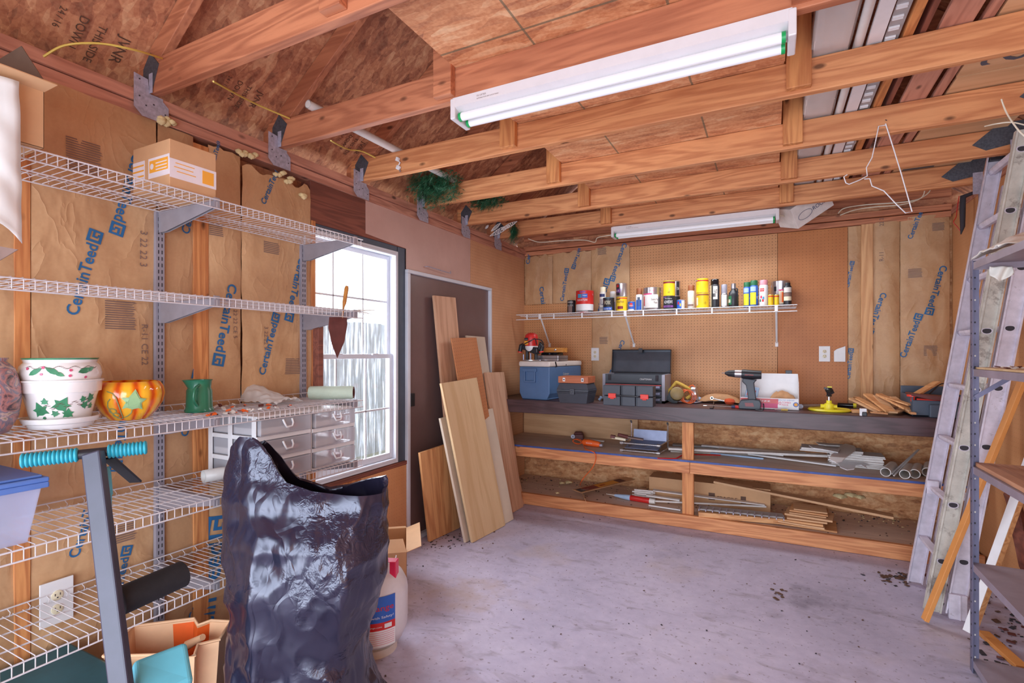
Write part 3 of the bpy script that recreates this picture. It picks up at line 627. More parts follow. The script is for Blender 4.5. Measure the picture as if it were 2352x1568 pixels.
# ================================================================== ROOF TRUSSES
TY = [1.265, 1.895, 2.505, 3.15, 3.76, 4.34]
TL = ['roof truss nearest the camera, crossing above the top wire shelf', 'roof truss the long fluorescent fixture near the camera hangs from', 'third roof truss from the camera, with a small white plug hanging on it',
      'roof truss with the bent wire hanging from a nail', 'fifth roof truss, second before the fluorescent light over the bench', 'roof truss nearest the back wall, carrying the small fluorescent light over the bench']
TH_ = .038
for i, (y1, lb) in enumerate(zip(TY, TL)):
    y0 = y1 - TH_; t = thing('roof_truss', lb, 'roof truss', (XL, y0, 2.49), group='roof trusses')
    wm = M['pine_red'] if i < 2 else M['pine']
    b = MB(); b.box(XL - .06, XR + .06, y0, y1, 2.49, 2.63); b.build('joist', wm, parent=t, world=True, bevel=.003)
    for s in (0, 1):
        xe, xr = (XL - .1, -.57) if s == 0 else (XR + .1, -.57)
        b = MB(); b.prism([(xe, zraft(xe)), (xr, zraft(xr)), (xr, zraft(xr) + .112), (xe, zraft(xe) + .112)], 'y', y0 + .0012, y1 - .0012)
        b.build('rafter', M['pine_red'], parent=t, world=True, bevel=.003)
    for x in (-1.31, .06):
        b = MB(); b.box(x, x + .092, y0 - .036, y0, 2.505, zraft(x if x < -.57 else x + .09) + .01); b.build('web_post', M['pine_z'] if i > 1 else M['pine_red'], parent=t, world=True, bevel=.003)
    b = MB(); b.box(-1.3, .15, y0 - .036, y0 - .001, 3.32, 3.41); b.build('collar_tie', M['pine_red'], parent=t, world=True, bevel=.003)
    # dark gusset plates on the near face of the ends, zinc ties down the wall
    for s, xw in ((1, XL), (-1, XR)):
        b = MB(); b.prism([(xw + s * (-.02), 2.60), (xw + s * .03, 2.66), (xw + s * .09, 2.60), (xw + s * .045, 2.505), (xw + s * (-.02), 2.50)] if s > 0 else
                          [(xw + .02, 2.66), (xw - .10, 2.655), (xw - .21, 2.56), (xw - .15, 2.52), (xw + .0, 2.545)], 'y', y0 - .004, y0 - .0005)
        b.build('gusset_plate', M['galv_d'], parent=t, world=True)
        b = MB()
        if s > 0:
            b.prism([(y0 - .062, 2.415), (y0 - .03, 2.385), (y1 + .035, 2.385), (y1 + .035, 2.455), (y1 + .012, 2.475), (y1 + .012, 2.487), (y0 - .004, 2.487), (y0 - .01, 2.545), (y0 - .062, 2.552)], 'x', XL + .024, XL + .027)
            b.box(XL + .024, XL + .05, y0 - .0055, y0 - .004, 2.487, 2.57)
            for yy, zz in ((y0 - .045, 2.46), (y0 - .02, 2.43), (y0 + .01, 2.445), (y1 + .018, 2.42), (y0 - .045, 2.53)): b.box(XL + .027, XL + .029, yy, yy + .005, zz, zz + .005, 1)
        else:
            b.box(XR - .002, XR + .0, y0 - .03, y1 + .03, 2.36, 2.44); b.box(XR - .05, XR, y0 - .0065, y0 - .0045, 2.42, 2.56)
        b.build('metal_tie', [M['galv'], M['slot']], parent=t, world=True)
# print on the joists
b = MB()
for (px, py, s, hh) in ((872, 52, 'SPF 2', .02),): pass
# attic deck
b = MB(); b.box(-1.222, .055, .45, 2.45, 2.632, 2.645); one('attic_deck_sheet', b, M['osb_deck'], 'strand board sheet lying on the joists over the near light fixture', 'attic floor board')
b = MB(); b.box(-1.215, .052, 2.455, 4.9, 2.632, 2.645); one('attic_deck_sheet', b, M['osb_deck'], 'strand board sheet lying on the farther joists towards the back wall', 'attic floor board')
# stored goods on the joists at the right
b = MB()
def wrapf(x0, x1, y0, y1, z0, z1, n=.006, sd=0):
    def g(u, v):
        a = 2 * PI * u; c, s = math.cos(a), math.sin(a); k = 1 / max(abs(c), abs(s)); x = (x0 + x1) / 2 + c * k * (x1 - x0) / 2; z = (z0 + z1) / 2 + s * k * (z1 - z0) / 2; y = y0 + (y1 - y0) * v
        nn = noise.noise(Vector((x * 22, y * 9, z * 22 + sd))) * n; return Vector((x + c * nn, y, z + s * nn))
    return g
t = thing('trim_bundle', 'bundle of white boards in clear plastic wrap lying over the joists', 'bundle', (.21, 1.4, 2.633))
b = MB(); 
for k in range(4): b.box(.158, .282, 1.42 + .01 * k, 4.45 - .012 * k, 2.640 + k * .02, 2.657 + k * .02)
b.build('white_boards', M['dirtwhite'], parent=t, world=True, bevel=.002)
b = MB(); b.grid(wrapf(.150, .290, 1.38, 4.5, 2.636, 2.73, .004), 28, 60); b.build('plastic_wrap', M['wrap'], parent=t, world=True, smooth=70)
b = MB(); b.tube([(.318, 1.5, 2.652), (.318, 4.4, 2.652)], .018, 16); one('roller_blind_tube', b, M['pvc'], 'pale blueish tube lying on the joists beside the wrapped bundle', 'tube', smooth=40)
b = MB(); b.prism([(.345, 2.634), (.395, 2.634), (.395, 2.65), (.37, 2.66), (.345, 2.65)], 'y', 1.45, 4.42); one('trim_strip', b, M['white'], 'long white moulded trim strip lying on the joists between tube and slotted strip', 'trim')
t = thing('slotted_strip', 'grey slotted strip with white cross bars lying on the joists', 'strip', (.425, 1.5, 2.633))
b = MB(); b.box(.402, .45, 1.5, 4.4, 2.642, 2.648); y = 1.55
while y < 4.35: b.box(.404, .438, y, y + .006, 2.634, 2.642, 1); b.box(.404, .438, y + .014, y + .018, 2.634, 2.642, 1); y += .07
b.build('slatted_strip', [M['vinylgrey'], M['white']], parent=t, world=True)
for (x0, x1, z1, mt, lb) in ((.462, .495, 2.67, 'lumber_y', 'thin golden wood strip lying on the joists'), (.515, .535, 2.70, 'darkwood', 'dark narrow board on edge on the joists'),
                         (.572, .675, 2.652, 'pine_y', 'wide reddish board lying on the joists'), (.70, .735, 2.655, 'pine_y', 'narrow board lying on the joists beside the lettered plywood')):
    b = MB(); b.box(x0, x1, 1.35, 4.5, 2.633, z1); one('loose_board', b, M[mt], lb, 'board', bevel=.002)
b = MB(); b.box(.745, 1.16, 1.5, 2.95, 2.636, 2.648, 0)
b.text('STC', (.80, 2.88, 2.6345), (0, -1, 0), (1, 0, 0), h=.16, mi=1); b.text('7', (.86, 2.0, 2.6345), (0, -1, 0), (1, 0, 0), h=.2, mi=1)
one('plywood_sheet', b, [M['birch_x'], M['slate']], 'plywood sheet with big grey letters lying on the near joists at the right', 'plywood')
b = MB(); b.box(.75, 1.16, 2.96, 4.4, 2.636, 2.648, 0); b.text('ILTL', (.80, 4.3, 2.6345), (0, -1, 0), (1, 0, 0), h=.17, mi=1)
one('plywood_sheet', b, [M['birch_x'], M['slate']], 'plywood sheet with big grey letters lying on the far joists at the right', 'plywood')
# pipe on the left
b = MB(); b.tube([(-2.085, 1.83, 2.652), (-2.06, 3.13, 2.652)], .022, 16, 0, False); b.tube([(-2.085, 1.83, 2.652), (-2.06, 3.13, 2.652)], .018, 16, 0, True)
one('pvc_pipe', b, M['pvc'], 'white plastic pipe lying across the joists at the left', 'pipe', smooth=40)

# ------------------------------------------------------------------ fluorescent fixtures
def fixture(label, x0, x1, yc, z, w_=.115):
    t = thing('fluorescent_fixture', label, 'light fixture', ((x0 + x1) / 2, yc, z), group='ceiling lights')
    L = (x1 - x0) / 2; h = .055
    b = MB(); b.prism([(-w_ / 2, 0), (w_ / 2, 0), (w_ / 2, -h * .72), (.018, -h), (-.018, -h), (-w_ / 2, -h * .72)], 'x', -L, L)
    b.text('UL LISTED', (-L + .12, -w_ / 2 - .001, -.02), (1, 0, 0), (0, 0, 1), h=.007, mi=1); b.text('SUITABLE FOR DRY LOCATIONS', (-L + .12, -w_ / 2 - .001, -.031), (1, 0, 0), (0, 0, 1), h=.005, mi=1)
    b.build('housing', [M['fixture'], M['grey_ink']], parent=t, bevel=.002)
    for s in (-1, 1):
        b = MB(); b.box(s * L - .012, s * L + .012, -w_ / 2 - .002, w_ / 2 + .002, -h - .034, -.002); b.build('end_cap', M['fixture'], parent=t, bevel=.004)
    for s in (-1, 1):
        b = MB(); b.tube([(-L + .018, s * .032, -h - .018), (L - .018, s * .032, -h - .018)], .0175, 20); k = b.build('fluorescent_tube', M['tube'], parent=t, smooth=40)
        for e in (-1, 1):
            b = MB(); b.tube([(e * (L - .030), s * .032, -h - .018), (e * (L - .018), s * .032, -h - .018)], .0185, 20); b.build('green_ring', M['brightgreen'], parent=k, smooth=40)
    return t
fixture('long white two-tube fluorescent fixture hanging from the near joists', -1.215, .062, 1.895, 2.487, .125)
fixture('smaller-looking fluorescent fixture over the workbench near the back wall', -1.225, .048, 4.40, 2.487)
b = MB(); 
def cable(pts, r=.0035, n=6): 
    v = [Vector(p) for p in pts]; out = []
    for i in range(len(v) - 1):
        p0 = v[max(i - 1, 0)]; p1 = v[i]; p2 = v[i + 1]; p3 = v[min(i + 2, len(v) - 1)]
        for k in range(6):
            t = k / 6; out.append(.5 * ((2 * p1) + (p2 - p0) * t + (2 * p0 - 5 * p1 + 4 * p2 - p3) * t * t + (3 * p1 - p0 - 3 * p2 + p3) * t ** 3))
    out.append(v[-1]); return out
def cab(name, pts, r, m, label, cat='cable', n=6):
    b = MB(); b.tube(cable(pts), r, n); return one(name, b, M[m], label, cat, smooth=60)
cab('yellow_cable', [at(100, 130, X=-2.27), at(150, 104, X=-2.22), at(230, 100, X=-2.17), at(310, 115, X=-2.15), at(372, 134, Y=1.22)], .004, 'cableyel', 'yellow cable arching under the roof left of the nearest truss')
cab('yellow_cable', [at(490, 187, Y=1.28), at(580, 235, X=-2.22), at(665, 272, Y=1.852)], .004, 'cableyel', 'yellow cable running between the two nearest trusses')
cab('yellow_cable', [at(760, 323, Y=1.91), at(800, 343, X=-2.22), at(830, 347, X=-2.23), at(862, 362, Y=2.462)], .004, 'cableyel', 'yellow cable sagging between the second and third truss')
cab('white_cable', [at(1213, 548, Y=4.36), at(1240, 556, Y=4.42), at(1285, 553, Y=4.5), at(1340, 551, Y=4.5), at(1366, 556, Y=4.5), at(1372, 546, Y=4.46), at(1395, 541, Y=4.42), at(1415, 539, Y=4.42)], .004, 'cablewht', 'white cable leading to the left end of the light over the bench')
cab('white_cable', [at(1785, 494, Y=4.42), at(1800, 496, Y=4.5), at(1812, 500, Y=4.7), at(1818, 500, Y=4.93)], .004, 'cablewht', 'short white cable at the right end of the light over the bench')
cab('white_cable', [at(1925, 490, Y=4.8), at(1940, 478, Y=4.8), at(1990, 470, Y=4.7), at(2090, 462, Y=4.6), at(2130, 445, Y=4.45), at(2140, 425, Y=4.36)], .004, 'cablewht', 'lower white cable swinging in front of the back plate at the right')
cab('white_cable', [at(1930, 494, Y=4.85), at(1960, 483, Y=4.8), at(2000, 476, Y=4.7), at(2070, 470, Y=4.65), at(2115, 455, Y=4.45), at(2125, 432, Y=4.36)], .0035, 'cablewht', 'upper white cable swinging in front of the back plate at the right')
b = MB(); x, z = -.37, 0
cab('white_cable', [at(2300, 228, Y=2.465), at(2310, 255, Y=2.45), at(2325, 280, Y=2.42), at(2345, 305, Y=2.38), at(2375, 330, Y=2.35)], .0025, 'cablewht', 'pale cord hanging off a nail at the upper right')
cab('white_cable', [at(2262, 290, Y=3.05), at(2290, 284, Y=2.98), at(2325, 281, Y=2.95), at(2365, 290, Y=2.9)], .003, 'cablewht', 'pale cable crossing under the joist at the upper right corner')
cab('dark_cable', [on_roof(881, 31) - N * 3, on_roof(915, 60) - N * 3, on_roof(960, 97) - N * 3, on_roof(988, 124) - N * 3], .004, 'slot', 'thin black cable stapled along the roof boarding')
# bent wire hanging from a nail on the fourth truss
Yh = TY[3] - TH_ - .012
pts = [(2035, 287), (2018, 290), (2011, 325), (2003, 362), (1990, 385), (1992, 404), (1975, 413), (1950, 423), (1943, 420), (1938, 406), (1946, 401)]
b = MB(); b.tube([at(x, y, Y=Yh) for x, y in pts], .0028, 6)
b.tube([at(x, y, Y=Yh) for x, y in ((2034, 284), (2052, 340), (2070, 398), (2095, 486), (2080, 489), (2060, 470), (2030, 438), (2003, 427), (1998, 410), (1985, 411))], .0028, 6)
one('bent_wire_hanger', b, M['wire_w'], 'bent white wire coat hanger hanging from a nail in the joist', 'wire', smooth=60)
b = MB(); p = at(2034, 280, Y=TY[3] - TH_); b.tube([p + Vector((0, .01, .015)), p + Vector((0, -.03, -.004))], .002, 6); one('nail', b, M['slot'], 'bent nail holding the white wire hanger', 'nail')
# plug on the third truss
t = thing('hanging_plug', 'small white plug hanging from the third truss at the left', 'plug', at(915, 385, Y=TY[2] - TH_ - .012))
b = MB(); b.cbox((0, 0, 0), (.026, .018, .024), (0, .5, 0)); b.build('plug_body', M['white'], parent=t, bevel=.003)
b = MB(); b.tube([(.006, 0, -.012), (.012, 0, -.028)], .0025, 6); b.tube([(.012, 0, -.010), (.018, 0, -.026)], .0025, 6); b.build('prongs', M['chrome'], parent=t)
b = MB(); b.tube([(0, 0, .01), (.012, 0, .03), (-.006, .004, .05)], .004, 6); b.cbox((-.006, 0, .052), (.018, .016, .022), (0, .4, 0)); b.build('cord', M['white'], parent=t)

# evergreen garlands stuffed between joist and wall
def garland(label, c, s, n, seed, hang=.5):
    random.seed(seed); b = MB(); c = Vector(c)
    for k in range(n):
        o = Vector((random.gauss(0, s[0] * .36), random.gauss(0, s[1] * .36), random.gauss(0, s[2] * .33))); o.x = max(-s[0] * .7, min(s[0] * .7, o.x)); o.z = min(o.z, .07)
        ang = random.uniform(0, 2 * PI); el = random.uniform(-1.2, .5)
        d = Vector((math.cos(ang) * math.cos(el), math.sin(ang) * math.cos(el), math.sin(el) - hang)).normalized()
        for q in range(7):
            dd = (d + Vector((random.uniform(-.55, .55), random.uniform(-.55, .55), random.uniform(-.55, .55)))).normalized(); p = c + o + dd * .004
            sd = dd.cross(Vector((random.random(), random.random(), random.random() + .1))).normalized() * .0016; e = p + dd * random.uniform(.04, .075)
            b.add([p - sd, p + sd, e], [(0, 1, 2)], 0)
    one('evergreen_garland', b, M['garland'], label, 'garland', group='evergreen garlands in the roof')
M['garland'] = pm('artificial_needles', (44, 104, 70), .5, var=.35, vs=30)
p = at(1000, 425, Y=3.02); garland('big bunch of green artificial garland hanging by the fourth truss', p, (.27, .18, .18), 620, 3)
p = at(1118, 462, Y=3.68); garland('smaller tuft of green garland on top of the fifth truss', p, (.24, .1, .08), 220, 4, .1)
p = at(1180, 528, Y=4.25); garland('short green garland tassel hanging in front of the last truss', p, (.05, .05, .12), 90, 5, 1.2)
# white lace ornaments
random.seed(11)
b = MB()
for (px, py, qx, qy, r_) in ((1128, 531, 1150, 512, .014), (1125, 542, 1172, 517, .02), (1150, 528, 1188, 508, .016), (1115, 525, 1122, 517, .01)):
    p = at(px, py, Y=4.05); q = at(qx, qy, Y=4.05); d = (q - p); sd = Vector((0, 0, 1)).cross(d).normalized(); up_ = d.cross(sd).normalized()
    out = [p + d * t + up_ * (r_ * math.sin(PI * t)) for t in [k / 8 for k in range(9)]] ; out2 = [p + d * t - up_ * (r_ * math.sin(PI * t)) for t in [k / 8 for k in range(9)]]
    b.tube(out, .0028, 5); b.tube(out2, .0028, 5)
    for k in range(1, 8): b.tube([out[k], out2[k]], .002, 5); b.tube([out[k], out2[k - 1]], .002, 5)
one('lace_ornament', b, M['dirtwhite'], 'white lacy plastic ornament hanging near the back corner of the ceiling', 'ornament')
# white carton wedged over the last truss
t = thing('white_carton', 'white printed carton poking down between last joist and back wall', 'box', at(1850, 492, Y=4.62), rot=(R(20), R(-34), R(24)))
b = MB(); b.box(-.16, .16, -.11, .11, -.02, .15); b.build('carton', M['dirtwhite'], parent=t, bevel=.002)
b = MB(); b.tube([(-.07 + .06 * math.cos(a / 10 * PI) , -.112, .05 + .03 * math.sin(a / 10 * PI)) for a in range(21)], .0015, 5); b.text('ROOM', (.0, -.112, .04), (1, 0, 0), (0, 0, 1), h=.03); b.build('printed_drawing', M['navy'], parent=t)

# ================================================================== LEFT WIRE SHELVING
SX = -1.95; SY0, SY1 = .18, 2.065
def wshelf(label, zt, x0=XL + .025, x1=SX, y0=SY0, y1=SY1):
    t = thing('wire_shelf', label, 'wire shelf', (x0, y0, zt - .04), group='wire shelves on the left wall')
    b = MB(); y = y0
    while y <= y1:
        b.tube([(x0, y, zt), (x1 - .004, y, zt), (x1, y, zt - .004), (x1, y, zt - .038)], .0016, 5); y += .0265
    b.build('cross_wires', M['wire'], parent=t, world=True, smooth=60)
    b = MB()
    for (x, z) in ((x0 + .004, zt + .024), (x0 + .002, zt - .004), (x0 + .14, zt - .004), (x0 + .27, zt - .004), (x1, zt - .004), (x1, zt - .038)): b.tube([(x, y0 - .01, z), (x, y1 + .01, z)], .0028, 6)
    y = y0 + .01
    while y < y1: b.tube([(x0 + .004, y, zt + .024), (x0 + .012, y + .006, zt + .01), (x0 + .02, y, zt)], .0014, 5); y += .053
    b.build('long_wires', M['wire'], parent=t, world=True, smooth=60)
    return t
SH = {'top': 2.005, 'second': 1.618, 'third': 1.145, 'fourth': .828, 'lowest': .497}
desc = {'top': 'top white wire shelf on the left, holding the small carton', 'second': 'second wire shelf from the top, at eye level and empty but for litter', 'third': 'wire shelf holding the flower pots and pumpkin bowl',
        'fourth': 'wire shelf holding the plastic bin and drawer units', 'lowest': 'lowest wire shelf on the left, crossing the low outlet'}
for k, z in SH.items(): wshelf(desc[k], z)
for (px, nm) in ((367, 'left'), (697, 'right')):
    y = at(px, 700, X=XL + .02).y
    b = MB(); b.box(XL + .004, XL + .024, y - .017, y + .017, .12, 2.0, 0)
    z = .14
    while z < 1.97:
        for dy in (-.007, .007): b.box(XL + .0235, XL + .0246, y + dy - .0022, y + dy + .0022, z, z + .016, 1)
        z += .028
    one('slotted_track', b, [M['greymetal'], M['slot']], 'grey slotted shelf track, the %s one of the two on the wall' % nm, 'shelf track')
    for k, z in SH.items():
        b = MB(); x0, x1 = XL + .025, SX - .005
        dz = .095
        b.prism([(x0, z - .006), (x1, z - .006), (x1, z - .034), (x0 + .05, z - dz), (x0, z - dz)], 'y', y - .008, y - .006)
        b.prism([(x0, z - .006), (x1, z - .006), (x1, z - .034), (x0 + .05, z - dz), (x0, z - dz)], 'y', y + .006, y + .008)
        b.box(x0, x1 + .008, y - .009, y + .009, z - .012, z - .0065); b.box(x1, x1 + .006, y - .012, y + .012, z - .042, z + .004)
        one('shelf_bracket', b, M['bracket'], 'grey bracket carrying the %s wire shelf at the %s slotted track' % (k, nm), 'shelf bracket', bevel=.001)

# ================================================================== BACK WALL WIRE SHELF
ZS = 1.776; YS = 4.64
t = thing('wall_wire_shelf', 'white wire shelf on the back wall full of paint cans', 'wire shelf', (-1.06, YB - .01, ZS - .05))
b = MB(); x = -2.30
while x < .185: b.tube([(x, YB - .012, ZS - .004), (x, YS, ZS - .004)], .0013, 5); x += .0265
b.build('cross_wires', M['wire_w'], parent=t, world=True)
b = MB()
for (y, z, r_) in ((YS, ZS, .004), (YS, ZS - .05, .004), (YS + .10, ZS - .009, .003), (YS + .2, ZS - .009, .003), (YB - .014, ZS - .006, .003)): b.tube([(-2.305, y, z), (.19, y, z)], r_, 8)
x = -2.19
while x < .1: b.box(x, x + .012, YS - .003, YS + .003, ZS - .052, ZS + .002); x += .29
b.build('long_wires', M['wire_w'], parent=t, world=True, smooth=60)
for px0, px1, py1 in ((1240, 1262, 790), (1436, 1456, 790), (1783, 1784, 788)):
    a = at(px0, 724 if px0 < 1700 else 712, Y=YS + .004); q = at(px1, py1, Y=YB - .01)
    b = MB(); b.bar(a, q, .016, .006); b.box(a.x - .012, a.x + .012, YS - .006, YS + .012, ZS - .05, ZS); b.box(q.x - .012, q.x + .012, YB - .012, YB, q.z - .03, q.z + .01); b.build('brace', M['wire_w'], parent=t, world=True, bevel=.002)

# ================================================================== WORKBENCH
BZ = .963; BY = 4.23
t = thing('workbench', 'long built-in workbench with dark painted top and two lower shelves', 'workbench', (-.57, BY, 0))
b = MB(); b.box(XL + .006, XR - .006, BY, YB - .01, .925, BZ); b.build('worktop', M['bench'], parent=t, world=True, bevel=.003)
b = MB(); b.box(XL + .006, XR - .006, BY - .038, BY - .0005, .845, BZ); b.build('front_board', M['bench'], parent=t, world=True, bevel=.005)
b = MB(); b.box(-2.355, -.571, BY - .0, BY + .038, .438, .527); b.build('shelf_rail', M['pine'], parent=t, world=True, bevel=.003)
b = MB(); b.box(-.569, XR - .006, BY - .0, BY + .038, .438, .527); b.build('shelf_rail', M['pine'], parent=t, world=True, bevel=.003)
M['shelfply'] = wood('dusty_ply', (226, 200, 180), (196, 166, 150), 0, knots=False, stain=.5)
b = MB(); b.box(-2.355, XR - .01, BY + .002, YB - .012, .5275, .54); b.build('middle_shelf', M['shelfply'], parent=t, world=True)
b = MB(); b.box(-2.355, XR - .01, BY - .003, BY + .0015, .527, .542); b.build('blue_edge', M['bluepaint'], parent=t, world=True)
b = MB(); b.box(-2.355, XR - .006, BY, BY + .038, .002, .104); b.build('floor_rail', M['pine'], parent=t, world=True, bevel=.004)
b = MB(); b.box(-2.355, XR - .01, BY + .039, YB - .012, .078, .092); b.build('bottom_shelf', M['shelfply'], parent=t, world=True)
b = MB(); b.box(-.633, -.545, BY + .039, BY + .077, .092, .925); b.build('post', M['pine_z'], parent=t, world=True, bevel=.003)

# ================================================================== PAINT CANS ON THE WALL SHELF
def place(px0, px1, pyt, Y, zb=ZS):
    a = at(px0, 700, Y=Y); c = at(px1, 700, Y=Y); x = (a.x + c.x) / 2; r = abs(c.x - a.x) / 2 * .96
    h = at((px0 + px1) / 2, pyt, Y=Y - r * .3).z - zb
    return Vector((x, Y, zb + .001)), r, h
def ctext(b, s, r, ang, z, h, mi, w=None):
    # text wrapped on a can; ang = angle of the middle (towards camera is -Y)
    vs, fs, W, Hh = glyphs(s); k = (w / W) if w else h / Hh; ky = h / Hh
    out = []
    for p in vs:
        a = ang + (p.x - W / 2) * k / r; out.append((r * math.cos(a), r * math.sin(a), z + p.y * ky))
    b.add(out, fs, mi)
def band(b, r, z0, z1, mi, a0=0, a1=2 * PI, n=28, off=.0006):
    k = max(3, int(n * (a1 - a0) / (2 * PI))); rr = r + off
    vs = [(rr * math.cos(a0 + (a1 - a0) * i / k), rr * math.sin(a0 + (a1 - a0) * i / k), z) for z in (z0, z1) for i in range(k + 1)]
    b.add(vs, [(i, i + 1, k + 2 + i, k + 1 + i) for i in range(k)], mi)
FR = -PI / 2 - .0     # facing the camera
G1 = 'cans and bottles on the wall shelf'
def can(label, px0, px1, pyt, body, lid='silver', Y=4.72, zb=ZS, deco=(), texts=(), bail=False, rot=0):
    c, r, h = place(px0, px1, pyt, Y, zb); t = thing('paint_can', label, 'paint can', c, rz=rot, group=G1)
    b = MB(); b.lathe([(r * .97, 0), (r, .004), (r * .985, .007), (r * .985, h - .01), (r, h - .007), (r, h - .001), (r * .9, h - .001), (r * .88, h - .006)], 30)
    mats = [M[body]]
    for i, (z0, z1, m_, a0, a1) in enumerate(deco):
        mats.append(M[m_]); band(b, r * .985, h * z0, h * z1, len(mats) - 1, FR + a0, FR + a1)
    for (s, z, hh, m_, da, w_) in texts:
        mats.append(M[m_]); ctext(b, s, r * .985 + .0014, FR + da, h * z, h * hh, len(mats) - 1, w=(w_ * r if w_ else None))
    b.build('can_body', mats, parent=t, smooth=35)
    b = MB(); b.lathe([(r * .88, h - .006), (r * .86, h - .003), (0, h - .003)], 30); b.lathe([(r * .9, h - .001), (r * .95, h + .001), (r * .99, h - .001)], 30); b.build('lid', M[lid], parent=t, smooth=35)
    if bail:
        b = MB(); b.tube([(r * math.cos(a) * 1.0, -r * .2 - .01 * math.sin(a), h * .78 + (.25 * h) * math.sin(a)) for a in [PI * k / 14 for k in range(15)]], .0013, 5); b.build('bail_handle', M['galv'], parent=t)
    return t, c, r, h
def spray(label, px0, px1, pyt, body, cap, Y=4.72, deco=(), texts=(), capf=.82, capr=.9, name='spray_can'):
    c, r, h = place(px0, px1, pyt, Y); t = thing(name, label, 'spray can', c, group=G1)
    hb = h * capf; b = MB(); b.lathe([(r * .95, 0), (r, .004), (r, hb - .014), (r * .9, hb - .004), (r * .84, hb)], 26); mats = [M[body]]
    for (z0, z1, m_, a0, a1) in deco: mats.append(M[m_]); band(b, r, h * z0, h * z1, len(mats) - 1, FR + a0, FR + a1)
    for (s, z, hh, m_, da, w_) in texts: mats.append(M[m_]); ctext(b, s, r + .0014, FR + da, h * z, h * hh, len(mats) - 1, w=(w_ * r if w_ else None))
    b.build('can_body', mats, parent=t, smooth=35)
    b = MB(); b.lathe([(r * capr, hb - .003), (r * capr, h - .006), (r * capr * .92, h - .001), (0, h)], 26); b.build('cap', M[cap], parent=t, smooth=35)
    return t, c, r, h
H = PI / 2
can('small black and clear tin at the left end of the wall shelf', 1303, 1322, 690, 'black', deco=((.05, .55, 'grey_ink', -.5, .5),), texts=(('MINWAX', .78, .13, 'offwhite', 0, 1.5), ('POLYCRYLIC', .55, .11, 'offwhite', 0, 1.6)))
can('big red and white gallon paint can on the wall shelf', 1323, 1364, 668, 'red', bail=True, deco=((.02, .38, 'white', -H, H), (.02, .10, 'black', -H, H), (.66, .84, 'cyan', -.55, -.06), (.66, .84, 'labelblue', -.02, .62), (.9, .98, 'purple', -.3, .4)),
    texts=(('SIGNATURE', .52, .09, 'white', 0, 1.25), ('Valspar', .72, .08, 'white', .3, .5)))
spray('tall white spray can with a cream cap and dark blue writing', 1377, 1392, 659, 'offwhite', 'cream', deco=((.6, .72, 'navy', -.9, .9),), texts=(('KILZ', .28, .24, 'navy', 0, 1.3), ('PRIMER', .08, .12, 'navy', 0, 1.3)))
can('short dark can with a sky blue lid rim', 1385, 1411, 684, 'black', 'cyan', Y=4.69, deco=((.1, .32, 'labelblue', -.9, .9), (.02, .08, 'cream', -H, H), (.95, .99, 'cyan', -PI, PI)), texts=(('WORX', .5, .28, 'cream', 0, 1.2), ('Interior Oil', .15, .12, 'white', 0, 1.4)))
spray('white plastic bottle half hidden behind the stacked tins', 1400, 1415, 669, 'offwhite', 'white', Y=4.82, capf=.9, name='plastic_bottle', deco=((.1, .5, 'labelblue', -.9, .9),))
_, c, r, h = can('yellow stain tin under a chrome and purple tin', 1415, 1441, 682, 'yellow', 'silver', Y=4.70, deco=((.86, .93, 'red', -H, H), (.15, .35, 'maroon', -.6, .5), (.78, .98, 'black', -1.1, -.1)), texts=(('MINWAX', .82, .11, 'yellow', -.62, .85), ('Wood Finish', .58, .14, 'dk_ink', -.05, 1.4)))
can('chrome tin with purple label stacked on the yellow tin', 1415, 1441, 651, 'silver', 'silver', Y=4.70, zb=ZS + h + .001, deco=((.1, .98, 'black', -H, -.1), (.3, .58, 'purple', -1.3, .0), (.7, .9, 'red', -.8, -.3)), texts=(('Polyshades', .38, .10, 'white', -.65, .9),))
can('tiny blue sample tin beside the yellow stain tin', 1442, 1459, 693, 'labelblue', 'silver', Y=4.70, deco=((.45, .85, 'red', -.3, .5), (.05, .2, 'white', -.9, .9)), texts=(('Testors', .5, .2, 'white', 0, 1.4),))
spray('white and blue spray can with a brown top', 1460, 1477, 662, 'white', 'brown', deco=((.04, .48, 'labelblue', -.7, .8), (.2, .6, 'slate', -.3, .4)), capf=.72, capr=.8)
can('silver gallon can with pink band next to the white and blue spray can', 1477, 1519, 661, 'silver', bail=True, deco=((.1, .68, 'dirtwhite', -1.1, .9), (.68, .74, 'magenta', -1.1, .2), (.2, .62, 'red', -1.0, -.75)), texts=(('Exterior Flat', .42, .1, 'dk_ink', .5, .8), ('Paint', .28, .1, 'dk_ink', .6, .4), ('INTERIOR', .82, .06, 'magenta', .2, .5)))
_, c, r, h = can('black and purple adhesive tin under a drippy yellow tin', 1523, 1551, 680, 'black', 'silver', Y=4.70, deco=((.15, .3, 'purple', -1, .9), (.88, .98, 'purple', -1.4, -.3)), texts=(('ADHESIVE', .44, .22, 'white', 0, 1.55), ('Multi Purpose', .74, .10, 'offwhite', 0, 1.3), ('INDOOR', .18, .09, 'black', 0, .9)))
can('drippy yellow tin stacked on the adhesive tin', 1523, 1551, 645, 'yellow', 'black', Y=4.70, zb=ZS + h + .001, deco=((.82, .9, 'maroon', -H, H), (.9, 1.0, 'rust', -H, H), (.3, .5, 'ochre', .1, .4)), texts=(('M', .15, .12, 'dk_ink', .1, .3),))
can('dark tin behind the adhesive tin', 1540, 1563, 681, 'black', 'silver', Y=4.83)
_, c2, r2, h2 = place(1540, 1563, 681, 4.83) + (0,) if False else (0, Vector((0, 0, 0)), 0, place(1540, 1563, 681, 4.83)[2])
can('silver tin with upright dark lettering stacked behind the yellow tin', 1540, 1563, 646, 'silver', 'silver', Y=4.83, zb=ZS + h2 + .001, deco=((.05, .95, 'black', .35, 1.0),), texts=(('STAIN', .4, .18, 'offwhite', .7, .5),))
